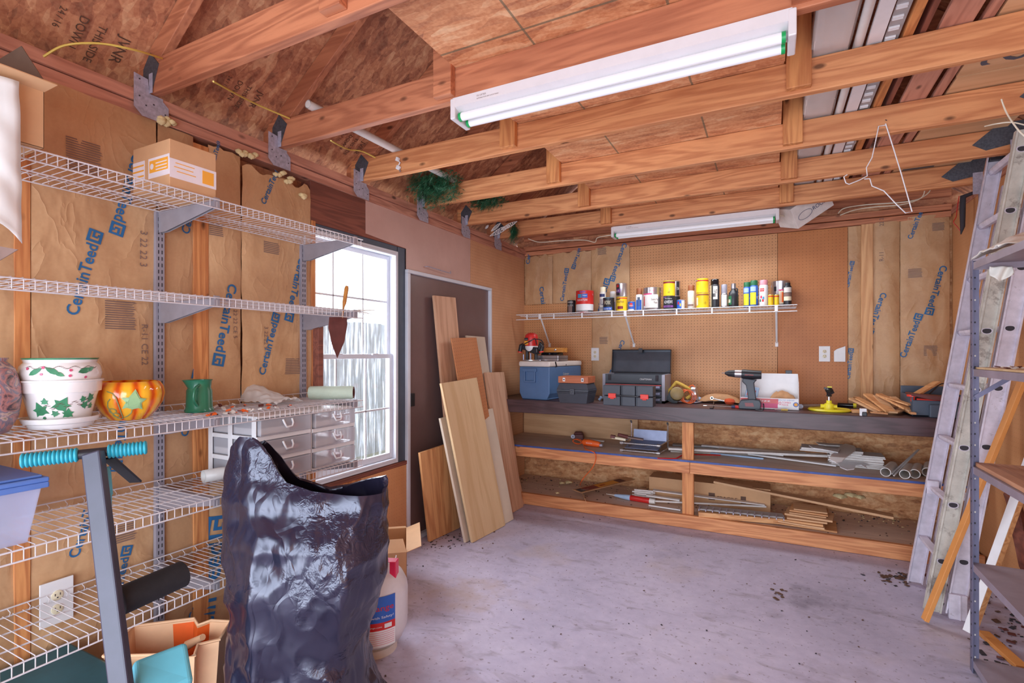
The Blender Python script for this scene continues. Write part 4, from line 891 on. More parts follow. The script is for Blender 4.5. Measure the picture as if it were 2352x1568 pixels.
can('small blue and white tin left of the white can with a brown cap', 1554, 1573, 689, 'labelblue', 'silver', Y=4.69, deco=((.05, .98, 'offwhite', .35, 1.4), (.3, .6, 'yellow', -.1, .2), (.5, .8, 'red', -.7, -.3)))
spray('white aerosol can with a brown cap in the middle of the shelf', 1579, 1596, 655, 'offwhite', 'brown', deco=((.3, .5, 'cream', -1, 1), (.12, .2, 'grey_ink', -.9, .8)), capf=.78, capr=.9)
_, c, r, h = can('lower of the two stacked yellow wood finish tins', 1599, 1629, 673, 'yellow', 'silver', Y=4.70, deco=((.83, .92, 'brown', -H, H), (.2, .7, 'cream', -1.3, -.7)), texts=(('13', .25, .16, 'dk_ink', .5, .3),))
can('upper of the two stacked yellow wood finish tins', 1598, 1628, 640, 'yellow', 'silver', Y=4.70, zb=ZS + h + .001, deco=((.8, .88, 'red', -H, H), (.78, .96, 'black', -1.5, -.7)), texts=(('MINWAX', .82, .11, 'offwhite', -1.1, .75), ('Finish', .58, .14, 'ochre', -.75, .8)))
spray('tall black spray can with white starburst label', 1631, 1653, 641, 'black', 'black_g', deco=((.05, .78, 'cream', -1.4, -.75), (.3, .75, 'offwhite', -.3, .7), (.38, .5, 'black', -.3, .2)), texts=(('FAST', .5, .13, 'black', .25, .7),))
spray('small silver spray can with a grey cap', 1655, 1672, 653, 'silver', 'greymetal', deco=((.08, .55, 'dirtwhite', -.8, .8),), capf=.62, capr=.86)
# dark jug
c, r, h = place(1672, 1697, 651, 4.73)
t = thing('dark_bottle', 'dark brown squat jug bottle with a silver cap', 'bottle', c, group=G1)
b = MB(); b.lathe([(r * .9, 0), (r, .006), (r, h * .5), (r * .85, h * .62), (r * .45, h * .74), (r * .42, h * .8)], 26); band(b, r, h * .12, h * .48, 1, FR - 1.2, FR - .3); band(b, r, h * .2, h * .34, 2, FR - 1.1, FR - .5)
b.build('bottle_body', [M['black'], M['green'], M['cream']], parent=t, smooth=35)
b = MB(); b.lathe([(r * .44, h * .78), (r * .48, h * .8), (r * .48, h), (0, h)], 22); b.build('cap', M['silver'], parent=t, smooth=35)
b = MB(); b.tube([(r * .4, 0, h * .8), (r * .72, 0, h * .78), (r * .8, 0, h * .6)], .006, 8); b.build('handle', M['black'], parent=t, smooth=50)
for (x0, x1, yt, Y_, lb) in ((1707, 1725, 648, 4.76, 'left of the two blue and yellow spray cans with green caps'), (1722, 1742, 644, 4.72, 'right of the two blue and yellow spray cans with green caps')):
    spray(lb, x0, x1, yt, 'labelblue', 'green', Y=Y_, deco=((.08, .54, 'yellow_b', -1.1, .5), (.58, .76, 'paleblue', -1.0, .45)), texts=(('MULTI', .3, .09, 'white', .95, .6),))
spray('white spray can with a pink cap and coloured dots', 1743, 1765, 643, 'white', 'pink', deco=((.56, .68, 'red', -.9, .1), (.3, .4, 'crimson', -.75, -.35), (.26, .36, 'cyan', -.25, .15), (.17, .27, 'red', -.35, .05), (.17, .27, 'green', -.95, -.6)), texts=(('KRYLON', .59, .07, 'white', -.4, .8),))
can('left of the two tiny yellow tins', 1764, 1777, 677, 'yellow', 'silver', Y=4.68, deco=((.8, .9, 'red', -H, H),))
can('right of the two tiny yellow tins', 1778, 1790, 677, 'yellow', 'silver', Y=4.68, deco=((.8, .9, 'red', -H, H),))
can('silver gallon can at the right end of the wall shelf', 1770, 1816, 646, 'silver', Y=4.82, bail=True, deco=((.1, .62, 'cream', -.2, .9), (.15, .55, 'orange', .0, .5), (.6, .66, 'magenta', -.2, .6), (.6, .78, 'black', -.75, -.45)))
spray('dark aerosol can with a white label in front of the last gallon can', 1799, 1819, 649, 'black', 'black', Y=4.69, deco=((.56, .78, 'offwhite', -1.1, 1.1), (.2, .38, 'cream', -1.1, 1.1), (.38, .54, 'grey_ink', -1.1, 1.1)), capf=.86, capr=.7)

# ================================================================== ON THE WORKTOP
Z0 = BZ + .001
# cooler, turned a little
t = thing('cooler', 'blue hard cooler with off-white lid at the left end of the bench', 'cooler', (-1.93, 4.25, Z0), rz=R(-8))
W, Dp = .325, .62
b = MB(); b.box(-W / 2 + .02, W / 2 - .02, .015, Dp - .015, 0, .02, 0)
b.prism([(-W / 2 + .03, 0), (W / 2 - .03, 0), (W / 2, .06), (W / 2, .30), (-W / 2, .30), (-W / 2, .06)], 'y', 0, Dp, 0)
bd = b.build('tub', M['cool_blue'], parent=t, bevel=.022, seg=4)
b = MB(); b.box(-W / 2 - .006, W / 2 + .006, -.006, Dp + .006, .301, .35); b.build('lid', M['cool_white'], parent=t, bevel=.015, seg=3)
b = MB(); ring_ = [(-.085, .17, -.07, .28), ]
for (x0, x1, z0, z1) in ((-.105, -.09, .16, .26), (.005, .02, .16, .26), (-.105, .02, .155, .172), (-.118, .033, .255, .285)): b.box(x0, x1, -.018, .002, z0, z1)
b.build('carry_handle', M['cool_blue'], parent=t, bevel=.004)
b = MB(); b.cbox((W / 2 + .004, .11, .322), (.006, .02, .05), (.5, 0, 0)); b.cbox((W / 2 + .004, .3, .315), (.006, .012, .012)); b.build('latch', M['black'], parent=t)
b = MB(); b.text('Coleman', (W / 2 + .001, .25, .22), (0, 1, 0), (0, 0, 1), h=.022); b.build('maker_lettering', M['offwhite'], parent=t)
# plunge router on the cooler
p = Vector((-2.005, 4.36, Z0 + .353)); t = thing('plunge_router', 'red and black plunge router standing on the cooler lid', 'power tool', p, rz=R(-5))
b = MB(); b.lathe([(.085, 0), (.09, .003), (.09, .009), (.05, .012)], 30); b.build('base_plate', M['chrome'], parent=t, smooth=35)
for s in (-1, 1):
    b = MB(); b.tube([(s * .048, 0, .01), (s * .048, 0, .12)], .016, 14); b.build('guide_column', M['black'], parent=t, smooth=40)
b = MB(); b.tube([(0, -.02, .012), (0, -.02, .07)], .008, 10); b.tube([(-.07, -.03, .01), (-.07, -.03, .06)], .006, 8); b.build('depth_stop', M['steel_l'], parent=t, smooth=40)
b = MB(); b.prism([(-.085, .11), (.06, .06), (.085, .075), (.085, .12), (-.075, .16)], 'y', -.045, .03); b.build('carriage', M['black'], parent=t, bevel=.008)
b = MB(); b.T = Matrix.Translation((-.002, 0, .0)); b.lathe([(.045, .09), (.058, .11), (.062, .13), (.06, .14)], 26, 1); b.lathe([(.06, .135), (.062, .16), (.063, .22), (.056, .245), (.03, .262), (0, .262)], 26, 0)
b.box(-.038, .0, -.0655, -.06, .19, .215, 2); b.box(-.038, .0, -.0655, -.06, .15, .187, 3); b.text('WORKZONE', (-.036, -.0662, .198), (1, 0, 0), (0, 0, 1), w=.034, mi=1); b.T = Matrix.Identity(4)
b.build('motor_housing', [M['red'], M['white'], M['black'], M['ltlabel']], parent=t, smooth=35)
for s in (-1, 1):
    b = MB(); b.tube([(s * .085, -.01, .15), (s * .105, -.015, .145), (s * .115, -.02, .085)] if s < 0 else [(.088, -.01, .11), (.11, -.015, .16), (.125, -.02, .13), (.112, -.02, .09)], .02, 14); k = b.build('grip', M['black'], parent=t, smooth=50)
    b = MB(); b.tube([(s * .114, -.02, .088), (s * .1155, -.02, .078)], .0215, 14); b.build('red_end', M['redbox'], parent=k, smooth=40)
b = MB(); b.tube(cable([(-.07, -.05, .145), (-.02, -.072, .165), (.04, -.07, .19), (.065, -.05, .205), (.07, -.03, .15)]), .005, 7); b.tube(cable([(.06, -.05, .2), (.09, -.03, .2), (.12, -.02, .185), (.13, 0, .15)]), .005, 7); b.build('cord', M['black'], parent=t, smooth=50)
# sander/case pile on the cooler
p = Vector((-1.86, 4.48, Z0 + .353))
t = thing('metal_case', 'silver metal case lying on the cooler lid', 'case', p, rz=R(-8)); b = MB(); b.box(-.11, .13, -.09, .1, 0, .05); b.box(-.112, .132, -.092, .102, .022, .026, 1); b.build('case_body', [M['silver'], M['slot']], parent=t, bevel=.006)
t = thing('black_box', 'small black box lying on the silver case', 'box', p + Vector((.005, 0, .052)), rz=R(-8)); b = MB(); b.box(-.08, .10, -.06, .06, 0, .027, 0, .006, .006); b.build('box_body', M['black_g'], parent=t, bevel=.003); b = MB(); b.tube([(.02, -.062, .013), (.02, -.066, .013)], .008, 10); b.build('button', M['charcoal'], parent=t)
t = thing('wooden_block', 'amber wooden block with round knob lying on the black box', 'wooden block', p + Vector((.02, .0, .080)), rz=R(-8)); b = MB(); b.box(-.12, .13, -.05, .05, 0, .042); b.build('block', M['board_amber'], parent=t, bevel=.002)
b = MB(); b.tube([(.06, -.05, .022), (.06, -.06, .022), (.06, -.066, .022)], [.006, .011, .008], 12); b.build('knob', M['chrome'], parent=t, smooth=40)
# grey toolbox with wooden case on top
a = at(1277, 925, Z=Z0); c = at(1350, 930, Y=a.y); W = c.x - a.x; yf = a.y + .01
t = thing('grey_toolbox', 'small dark grey plastic toolbox beside the cooler', 'toolbox', ((a.x + c.x) / 2, yf, Z0))
def prof(b, W, y0, y1, levels, mi=0):
    # stacked cross-sections (z, inset)
    for (z0, i0), (z1, i1) in zip(levels[:-1], levels[1:]):
        b.add([(-W / 2 + i0, y0 + i0, z0), (W / 2 - i0, y0 + i0, z0), (W / 2 - i0, y1 - i0, z0), (-W / 2 + i0, y1 - i0, z0), (-W / 2 + i1, y0 + i1, z1), (W / 2 - i1, y0 + i1, z1), (W / 2 - i1, y1 - i1, z1), (-W / 2 + i1, y1 - i1, z1)],
              [(0, 1, 5, 4), (1, 2, 6, 5), (2, 3, 7, 6), (3, 0, 4, 7), (0, 3, 2, 1), (4, 5, 6, 7)], mi)
b = MB(); prof(b, W, 0, .24, [(0, .022), (.085, .004), (.098, 0)]); b.build('tub', M['charcoal'], parent=t, bevel=.004)
b = MB(); prof(b, W, 0, .24, [(.1, 0), (.118, .001), (.17, .02)]); b.build('lid', M['charcoal'], parent=t, bevel=.004)
b = MB(); b.box(-.018, .022, -.012, .004, .075, .125); b.box(-.008, .008, -.016, -.01, .088, .112); b.build('latch', M['charcoal'], parent=t, bevel=.003)
t = thing('wooden_case', 'flat reddish wooden case with two metal clasps on the grey toolbox', 'case', ((a.x + c.x) / 2 + .0, yf + .02, Z0 + .171)); W2 = W * .94
b = MB(); b.box(-W2 / 2, W2 / 2, 0, .2, 0, .056); b.build('case_body', M['copper'], parent=t, bevel=.002)
for s in (-.3, .32):
    b = MB(); b.box(s * W2 - .011, s * W2 + .011, -.003, 0, .014, .044); b.tube([(s * W2, -.003, .03), (s * W2, -.008, .027)], .005, 8, 1); b.build('clasp', [M['chrome'], M['slot']], parent=t)
# steel chest with open lid
a = at(1384, 905, Y=4.42); c = at(1527, 905, Y=4.42); W = c.x - a.x; xm = (a.x + c.x) / 2
zt = at(1384, 858, Y=4.42).z; Hh = zt - Z0
t = thing('steel_tool_chest', 'black steel tool chest with drawers and raised lid on the bench', 'tool chest', (xm, 4.42, Z0)); DD = .3
b = MB(); b.box(-W / 2, -W / 2 + .025, 0, DD, 0, Hh, 1); b.box(W / 2 - .025, W / 2, 0, DD, 0, Hh, 1); b.box(-W / 2, W / 2, DD - .01, DD, 0, Hh); b.box(-W / 2, W / 2, 0, DD, 0, .02); b.box(-W / 2 + .02, W / 2 - .02, .001, .012, Hh - .075, Hh); b.box(-W / 2 + .02, W / 2 - .02, .01, DD, Hh - .08, Hh - .07)
b.text('CRAFTSMAN', (.06, -.0005, Hh - .048), (1, 0, 0), (0, 0, 1), w=.10, h=.014, mi=2); b.build('chest_body', [M['charcoal'], M['greymetal'], M['white']], parent=t, bevel=.003)
z = Hh - .08
for k, hh in enumerate((.05, .05, .045)):
    z -= hh + .004
    b = MB(); b.box(-W / 2 + .027, W / 2 - .027, -.004, .2, z, z + hh); d_ = b.build('drawer', M['charcoal'], parent=t, bevel=.002)
    b = MB(); b.prism([(-.006, z + .012), (-.016, z + .02), (-.014, z + hh - .014), (-.004, z + hh - .012)], 'x', -W / 2 + .04, W / 2 - .04); b.build('drawer_pull', M['steel_l'], parent=d_, bevel=.001)
    if k == 0: b = MB(); b.box(-W / 2 + .03, W / 2 - .03, -.0055, -.003, z + hh - .01, z + hh - .004); b.build('red_line', M['redbox'], parent=d_)
a2 = at(1397, 858, Y=4.72); l0, l1 = -W / 2 + .0, W / 2 - .0; HL = .215
b = MB(); b.T = Matrix.Translation((0, DD, Hh)) @ Matrix.Rotation(R(-8), 4, 'X')
b.box(l0, l1, .028, .034, 0, HL, 1); b.box(l0, l0 + .006, -.02, .034, 0, HL); b.box(l1 - .006, l1, -.02, .034, 0, HL); b.box(l0, l1, -.02, .034, HL - .006, HL + .002); b.box(l0, l1, -.005, .034, 0, .006); b.box(l0 + .02, l1 - .01, .02, .028, .012, .02, 1)
b.build('lid', [M['black_g'], M['lidsheet'] if 'lidsheet' in M else M.setdefault('lidsheet', pm('lid_inner', (66, 70, 80), .25, metal=.3, var=.1))], parent=t, bevel=.002)
b = MB(); b.T = Matrix.Translation((0, DD, Hh)) @ Matrix.Rotation(R(-8), 4, 'X'); b.box(-.022, .014, -.028, -.019, HL - .03, HL + .012); b.build('hasp', M['black'], parent=t, bevel=.002)
for s in (-.38, .38):
    b = MB(); b.box(s * W - .012, s * W + .012, -.012, 0, Hh - .055, Hh - .004); b.box(s * W - .004, s * W + .004, -.016, -.011, Hh - .045, Hh - .028); b.build('latch', M['slot'], parent=t, bevel=.002)
# moulded case with red latches
a = at(1385, 930, Z=Z0); c = at(1500, 930, Y=a.y); W = c.x - a.x; yf = a.y
t = thing('tool_case', 'black moulded tool case with two red latches standing before the chest', 'tool case', ((a.x + c.x) / 2, yf, Z0)); hh = .165
for (x0, x1, dy) in ((-W / 2, -.055, 0), (-.055, .055, .012), (.055, W / 2, 0)): pass
b = MB()
for (z0, z1) in ((0, .078), (.082, hh)):
    for (x0, x1, dy) in ((-W / 2, -.06, 0), (-.06, -.045, .016), (-.045, .06, .006), (.06, .075, .016), (.075, W / 2, 0)): b.box(x0, x1, dy, .11, z0, z1)
b.build('case_body', M['charcoal'], parent=t, bevel=.006, seg=3)
for s in (-1, 1):
    b = MB(); xx = -.125 if s < 0 else .135; b.box(xx - .032, xx + .032, -.009, .002, .062, .1); b.box(xx - .016, xx + .016, -.009, .002, .054, .063); b.build('latch', M['redbox'], parent=t, bevel=.003)
b = MB(); b.tube([(-.095, .0, .086), (-.085, -.02, .085), (.09, -.02, .08), (.1, .0, .08)], .006, 8); b.build('carry_handle', M['black'], parent=t, smooth=50)
b = MB(); p = at(1375, 921, Z=Z0); b.T = Matrix.Translation(p + Vector((.0, .05, .022))) @ Matrix.Rotation(.6, 4, 'Y'); b.lathe([(0, -.022), (.014, -.018), (.01, 0), (.016, .014), (0, .024)], 9); b.T = Matrix.Identity(4); one('clear_bulb', b, M['paleblue'], 'small pale blue plastic piece between grey toolbox and tool case', 'plastic piece', smooth=60)
# circular saw, tipped over
p = at(1562, 925, Z=Z0); t = thing('circular_saw', 'old yellow circular saw with orange cord lying on the bench', 'power tool', (p.x, p.y + .09, Z0))
b = MB(); b.T = Matrix.Translation((-.03, -.06, .062)) @ Matrix.Rotation(R(35), 4, 'Y') @ Matrix.Rotation(R(75), 4, 'X') ; b.lathe([(0, -.01), (.045, -.01), (.052, 0), (.055, .03), (.055, .12), (.04, .13), (0, .13)], 20); b.build('motor_housing', M['khaki'], parent=t, smooth=35)
b = MB(); b.T = Matrix.Translation((-.055, -.10, .045)) @ Matrix.Rotation(R(25), 4, 'Y')
for k in range(7): b.box(-.045, .045, -.012, .01, -.04 + k * .012, -.034 + k * .012)
b.box(-.048, .048, -.004, .012, -.045, .045); b.build('vent_grille', M['black'], parent=t)
b = MB(); b.tube(cable([(-.125, -.03, .04), (-.115, -.035, .075), (-.075, -.04, .125), (-.045, -.04, .165), (-.03, -.04, .17), (.03, -.035, .14), (.085, -.03, .105), (.095, -.03, .085), (.07, -.03, .055), (.045, -.03, .035)]), .014, 10); b.build('handle', M['ochre'], parent=t, smooth=60)
b = MB(); b.tube([(-.06, -.052, .12), (-.045, -.06, .128)], .012, 8); b.build('trigger', M['rust'], parent=t)
b = MB(); b.T = Matrix.Translation((.105, .02, .075)) @ Matrix.Rotation(R(80), 4, 'Y'); b.lathe([(.075, -.02), (.078, 0), (.075, .02), (.06, .024), (0, .026)], 26); b.lathe([(.075, -.02), (0, -.022)], 26); b.build('blade_guard', M['silver'], parent=t, smooth=35)
b = MB(); b.T = Matrix.Translation((.08, -.01, .005)) @ Matrix.Rotation(R(-18), 4, 'Z'); b.box(-.10, .08, -.08, .05, 0, .006); b.build('base_shoe', M['galv'], parent=t, bevel=.002)
b = MB(); b.tube([Vector((.035 + k * .001, -.06, 0)) + Vector((.05 * math.cos(k * .35), -.02 - .0015 * k, .06 + .055 * math.sin(k * .35))) for k in range(56)], .0045, 6); b.tube(cable([(.06, -.03, .13), (.09, -.02, .15), (.11, -.03, .13), (.095, -.04, .1)]), .0045, 6); b.build('cord', M['orange'], parent=t, smooth=60)
# odds and ends behind the screwdriver
p = at(1610, 918, Z=Z0 + .02)
b = MB(); b.tube([p, p + Vector((.26, -.0, -.008))], .01, 10); b.tube([p + Vector((-.06, .02, .015)), p + Vector((0, 0, 0))], [.028, .02], 12, 1); one('caulking_gun', b, [M['black'], M['paleblue']], 'black rod tool with clear end lying behind the ratchet', 'tool', smooth=50)
b = MB(); b.T = Matrix.Translation(at(1640, 905, Y=4.72)) ; p = at(1640, 905, Y=4.72)
b.T = Matrix.Identity(4); b.grid(lambda u, v: Vector((p.x - .12 + .34 * u, 4.62 + .14 * v, Z0 + .002 + (.075 * (1 - (2 * u - 1) ** 2) ** .5 * math.sin(PI * min(1, v + .08)) if 0 < u < 1 else 0) + .012 * abs(noise.noise(Vector((u * 5, v * 4, 1)))))), 20, 12); one('paper_bag', b, M['bagbrown'], 'crumpled brown paper bag lying against the pegboard behind the tools', 'paper bag', smooth=60)
b = MB(); p = at(1640, 900, Z=Z0 + .03); q = at(1604, 915, Z=Z0); b.tube(cable([q + Vector((0, .02, .01)), p + Vector((-.06, .03, .02)), p + Vector((.0, .01, .005)), at(1638, 933, Z=Z0 + .008), at(1630, 937, Z=Z0 + .006)]), .005, 7); one('loose_cable', b, M['black'], 'black cable end lying between saw and screwdriver', 'cord', smooth=60)
t = thing('ratchet_screwdriver', 'small wrench tool with round orange-red handle on the bench', 'screwdriver', at(1675, 932, Z=Z0))
b = MB(); b.T = Matrix.Translation((0, .04, .032)); b.lathe([(0, -.028), (.03, -.02), (.042, 0), (.034, .02), (0, .028)], 18); b.build('handle', M['redcopper'] if 'redcopper' in M else M.setdefault('redcopper', pm('amber_handle', (206, 84, 50), .3, var=.1)), parent=t, smooth=50)
b = MB(); b.tube([(-.04, .04, .034), (-.10, .04, .046), (-.125, .04, .052)], .0045, 8); b.T = Matrix.Translation((-.135, .04, .055)) @ Matrix.Rotation(R(90), 4, 'X'); b.lathe([(.008, -.004), (.013, -.004), (.013, .004), (.008, .004), (.008, -.004)], 16); b.build('shaft', M['chrome'], parent=t, smooth=50)
t = thing('screwdriver', 'long flat screwdriver with red and blue handle at the bench edge', 'screwdriver', at(1690, 938, Z=Z0))
b = MB(); b.tube([(-.005, 0, .013), (.0, 0, .013), (.02, 0, .013), (.05, 0, .013), (.085, 0, .013)], [.009, .012, .012, .0125, .0115], 12); b.build('red_handle', M['red'], parent=t, smooth=50)
b = MB(); b.tube([(-.03, 0, .013), (-.005, 0, .013)], [.011, .0115], 12); b.build('blue_collar', M['navy'], parent=t, smooth=50)
b = MB(); b.tube([(-.21, 0, .013), (-.03, 0, .013)], .0035, 8); b.box(-.235, -.21, -.004, .004, .0115, .0145); b.build('shaft', M['chrome'], parent=t)
# cordless drill
p = at(1722, 940, Z=Z0); t = thing('cordless_drill', 'black cordless drill standing on its battery', 'drill', (p.x, p.y + .04, Z0))
b = MB(); b.prism([(-.075, .0), (.072, .0), (.078, .045), (.07, .07), (.02, .078), (-.062, .068), (-.08, .03)], 'y', -.038, .038); bt = b.build('battery', M['charcoal'], parent=t, bevel=.006, seg=3)
b = MB(); b.prism([(-.03, .022), (.03, .022), (.022, .05), (-.035, .05)], 'y', -.041, -.037); b.build('red_badge', M['maroon'], parent=bt)
b = MB(); b.prism([(-.012, .07), (.045, .07), (.034, .16), (.03, .2), (.05, .225), (-.05, .235), (-.055, .21), (-.028, .18), (-.018, .13)], 'y', -.02, .02); b.build('grip', M['charcoal'], parent=t, bevel=.007, seg=3)
b = MB(); b.tube([(.08, 0, .262), (.078, 0, .262), (.04, 0, .262), (-.04, 0, .266), (-.058, 0, .267)], [.026, .032, .034, .036, .034], 20); b.text('CRAFTSMAN', (-.035, -.0365, .257), (1, 0, 0), (0, 0, 1), w=.06, mi=1); b.build('motor_housing', [M['black'], M['redbox']], parent=t, smooth=35)
b = MB(); b.tube([(-.058, 0, .267), (-.105, 0, .268)], [.031, .03], 20); b.build('torque_collar', M['silver'], parent=t, smooth=35)
b = MB(); b.tube([(-.105, 0, .268), (-.15, 0, .27), (-.178, 0, .271)], [.029, .024, .009], 18); b.build('chuck', M['black'], parent=t, smooth=35)
b = MB(); b.tube([(-.178, 0, .271), (-.2, 0, .272)], .003, 8); b.build('bit', M['chrome'], parent=t)
b = MB(); b.box(-.04, -.022, -.008, .008, .19, .222); b.build('trigger', M['redbox'], parent=t, bevel=.003)
# white carton of fruit bars with a paper bag in it
a = at(1704, 942, Z=Z0); x0 = at(1700, 940, Y=4.33).x; x1 = at(1835, 940, Y=4.33).x; yf = 4.35
t = thing('snack_carton', 'open white carton with pink and blue print holding paper scraps', 'box', ((x0 + x1) / 2, yf, Z0)); W = x1 - x0; zt = .265
b = MB(); b.box(-W / 2, W / 2, 0, .002, 0, .085); b.box(-W / 2, W / 2, .2, .202, 0, zt); b.box(-W / 2, W / 2, 0, .202, 0, .002)
for s in (-1, 1): b.prism([(0, 0), (.202, 0), (.202, zt), (.15, zt), (.02, .2), (0, .085)], 'x', s * W / 2 - .001, s * W / 2 + .001)
b.build('carton', M['white'], parent=t)
b = MB(); b.box(-W / 2 + .002, W * .16, -.0015, -.0005, .045, .08, 0); b.text('pbzz', (-.09, -.002, .05), (1, .0, 0), (0, 0, 1), w=.1, h=.022, mi=2); b.box(-.17, .06, -.0015, -.0004, .01, .045, 4); b.text('30', (.05, -.002, .035), (1, 0, 0), (0, 0, 1), h=.026, mi=1); b.text('COMBO', (.088, -.002, .048), (1, 0, 0), (0, 0, 1), w=.058, h=.014, mi=1); b.text('PACK', (.088, -.002, .03), (1, 0, 0), (0, 0, 1), w=.044, h=.014, mi=1); b.text('HEALTHY SNACKS', (.06, -.002, .07), (1, 0, 0), (0, 0, 1), w=.11, h=.006, mi=3)
b.T = Matrix.Translation((.180, -.001, .042)) @ Matrix.Rotation(R(90), 4, 'X'); b.lathe([(0, .0), (.018, .0), (.018, .001), (0, .001)], 20, 3); b.lathe([(0, .001), (.012, .001), (.012, .0018), (0, .0018)], 20, 5); b.T = Matrix.Identity(4)
b.build('printed_panel', [M['red'], M['crimson'], M['white'], M['labelblue'], M['magenta'], M['ltlabel']], parent=t)
b = MB(); b.grid(lambda u, v: Vector((.0 + .19 * u, .05 + .11 * v, .05 + .085 * math.sin(PI * u) ** .6 * math.sin(PI * v) ** .5 + .018 * noise.noise(Vector((u * 6, v * 5, 3))))) + Vector((((x0 + x1) / 2), yf, Z0)), 18, 10)
one('kraft_pouch', b, M['bagbrown'], 'crumpled kraft paper pouch inside the white carton', 'paper pouch', smooth=60)
b = MB(); b.tube([(x0 + .07, yf + .1, Z0 + .09), (x0 + .05, yf + .06, Z0 + .1)], .01); 
t = thing('blue_packet', 'blue and red wrapper standing in the white carton behind the drill', 'packet', (x0 + .075, yf + .09, Z0 + .004)); b = MB(); b.cbox((0, 0, .085), (.09, .012, .15), (0, .2, 0)); b.build('wrapper', M['paleblue'], parent=t, bevel=.004); b = MB(); b.cbox((.0, -.0075, .11), (.06, .001, .05), (0, .2, 0)); b.build('wrapper_print', M['red'], parent=t)
b = MB(); b.cbox((x1 - .06, yf + .215, Z0 + .277), (.045, .02, .03)); b.cbox((x1 - .06, yf + .215, Z0 + .14), (.02, .02, .26)); one('black_clip', b, M['black'], 'black clamp end sticking up behind the carton', 'clamp', bevel=.002)
t = thing('drink_packet', 'pink and red slim packet lying before the carton next to the drill', 'packet', at(1772, 937, Z=Z0), rz=R(4)); b = MB(); b.tube([(-.08, 0, .02), (-.07, 0, .022), (.075, 0, .022), (.085, 0, .02)], [.012, .021, .021, .014], 14); b.text('plizz', (-.05, -.0215, .015), (1, 0, 0), (0, 0, 1), h=.014, mi=1); b.build('packet_body', [M['crimson'], M['white']], parent=t, smooth=50)
b = MB(); p = at(1735, 925, Z=Z0 + .06); p.z = Z0 + .006; b.tube(cable([p + Vector((.0, .03, 0)), p + Vector((.05, .02, .0)), p + Vector((.055, .02, .04)), p + Vector((.05, .02, .05))]), .004, 6); one('hex_key', b, M['black'], 'black hook-shaped key standing beside the drill grip', 'tool', smooth=60)
b = MB(); p = at(1790, 941, Z=Z0); p.y = 4.27
for k in range(4): b.tube([p + Vector((.012 + k * .011, 0, .008)), p + Vector((.021 + k * .011, 0, .008))], .008, 10, 0)
b.tube([p + Vector((-.03, .004, .006)), p + Vector((.012, 0, .008))], .004, 7, 1); one('drive_bit', b, [M['ochre'], M['chrome']], 'small brass ringed bit lying at the bench edge before the carton', 'tool bit', smooth=50)
t = thing('claw_hammer', 'old grey hammer with wooden shaft lying right of the carton', 'hammer', at(1840, 938, Z=Z0)); b = MB(); b.tube([(0, 0, .022), (.05, .01, .024), (.17, .05, .03)], [.012, .012, .008], 10); b.build('shaft', M['grey_ink'], parent=t, smooth=50); b = MB(); b.tube([(-.004, -.02, .018), (-.004, .03, .018)], [.018, .014], 12); b.build('head', M['galv'], parent=t, smooth=50)
# lawn sprinkler
p = at(1905, 945, Z=Z0); t = thing('lawn_sprinkler', 'yellow round lawn sprinkler with dark spray head on the bench', 'sprinkler', (p.x + .005, p.y + .08, Z0))
b = MB(); b.lathe([(.135, 0), (.14, .006), (.132, .016), (.1, .012), (.035, .012)], 36); b.lathe([(.035, .012), (.03, .05), (.018, .056), (.018, .075), (0, .075)], 20); b.tube([(-.055, 0, .03), (.05, 0, .03)], .016, 14); b.build('base', M['yellow_b'], parent=t, smooth=35)
b = MB(); b.tube([(0, 0, .075), (0, 0, .115)], .009, 10); b.build('stem', M['silver'], parent=t, smooth=40)
b = MB(); b.lathe([(0, .1), (.02, .108), (.012, .125), (.022, .14), (.028, .155), (.015, .17), (0, .172)], 14); b.cbox((-.014, 0, .16), (.04, .02, .014), (0, .4, 0)); b.cbox((.008, -.01, .13), (.05, .012, .02), (0, -.5, .4)); k = b.build('spray_head', M['black'], parent=t, smooth=30)
b = MB(); b.box(-.012, .016, -.02, .0, .172, .18); b.build('yellow_tab', M['yellow_b'], parent=k)
b = MB(); p = at(1916, 928, Z=Z0); p.y = 4.72; b.tube([p + Vector((0, .03, .0185)), p + Vector((.10, .01, .0185))], .018, 14, 0); b.tube([p + Vector((.10, .01, .0185)), p + Vector((.12, .007, .0185))], .0182, 14, 1); one('dark_bottle', b, [M['black_g'], M['yellow_b']], 'dark bottle with yellow cap lying behind the sprinkler', 'bottle', smooth=50)
# shims
random.seed(5); gs = 'wood shims piled on the bench'
def slabpp(name, label, cat, pA, pB, w_, th, mat, up=(0, 0, 1), group=None, **k):
    t = MB(); t.bar((-0, 0, 0), ((Vector(pB) - Vector(pA)).length, 0, 0), w_, th, up=(0, 0, 1)); o = t.build(name, M[mat], parent=None, label=label, cat=cat, group=group, **k)
    return o
shims = [((1956, 915), (2022, 955), .05, 'a'), ((1966, 912), (2035, 950), .05, 'b'), ((1992, 905), (2045, 945), .06, 'c'), ((2015, 908), (2052, 952), .055, 'd'), ((2018, 905), (2083, 938), .05, 'e'), ((2025, 908), (2092, 930), .05, 'f'), ((2050, 912), (2095, 945), .045, 'g'), ((2008, 955), (2050, 956), .045, 'h'), ((2070, 940), (2104, 952), .03, 'i'), ((2052, 950), (2085, 935), .05, 'j')]
names = ['leftmost of the piled wood shims, sloping down to the front', 'second wood shim from the left, lying over the first', 'shim lying in the heap with its broad face up', 'steep shim in the middle of the heap', 'long shim lying across the top of the heap', 'short shim on the right shoulder of the heap', 'shim leaning to the far right of the heap', 'flat shim lying at the foot of the heap at the bench edge', 'small offcut lying right of the shim heap', 'tilted offcut at the right front of the shim heap']
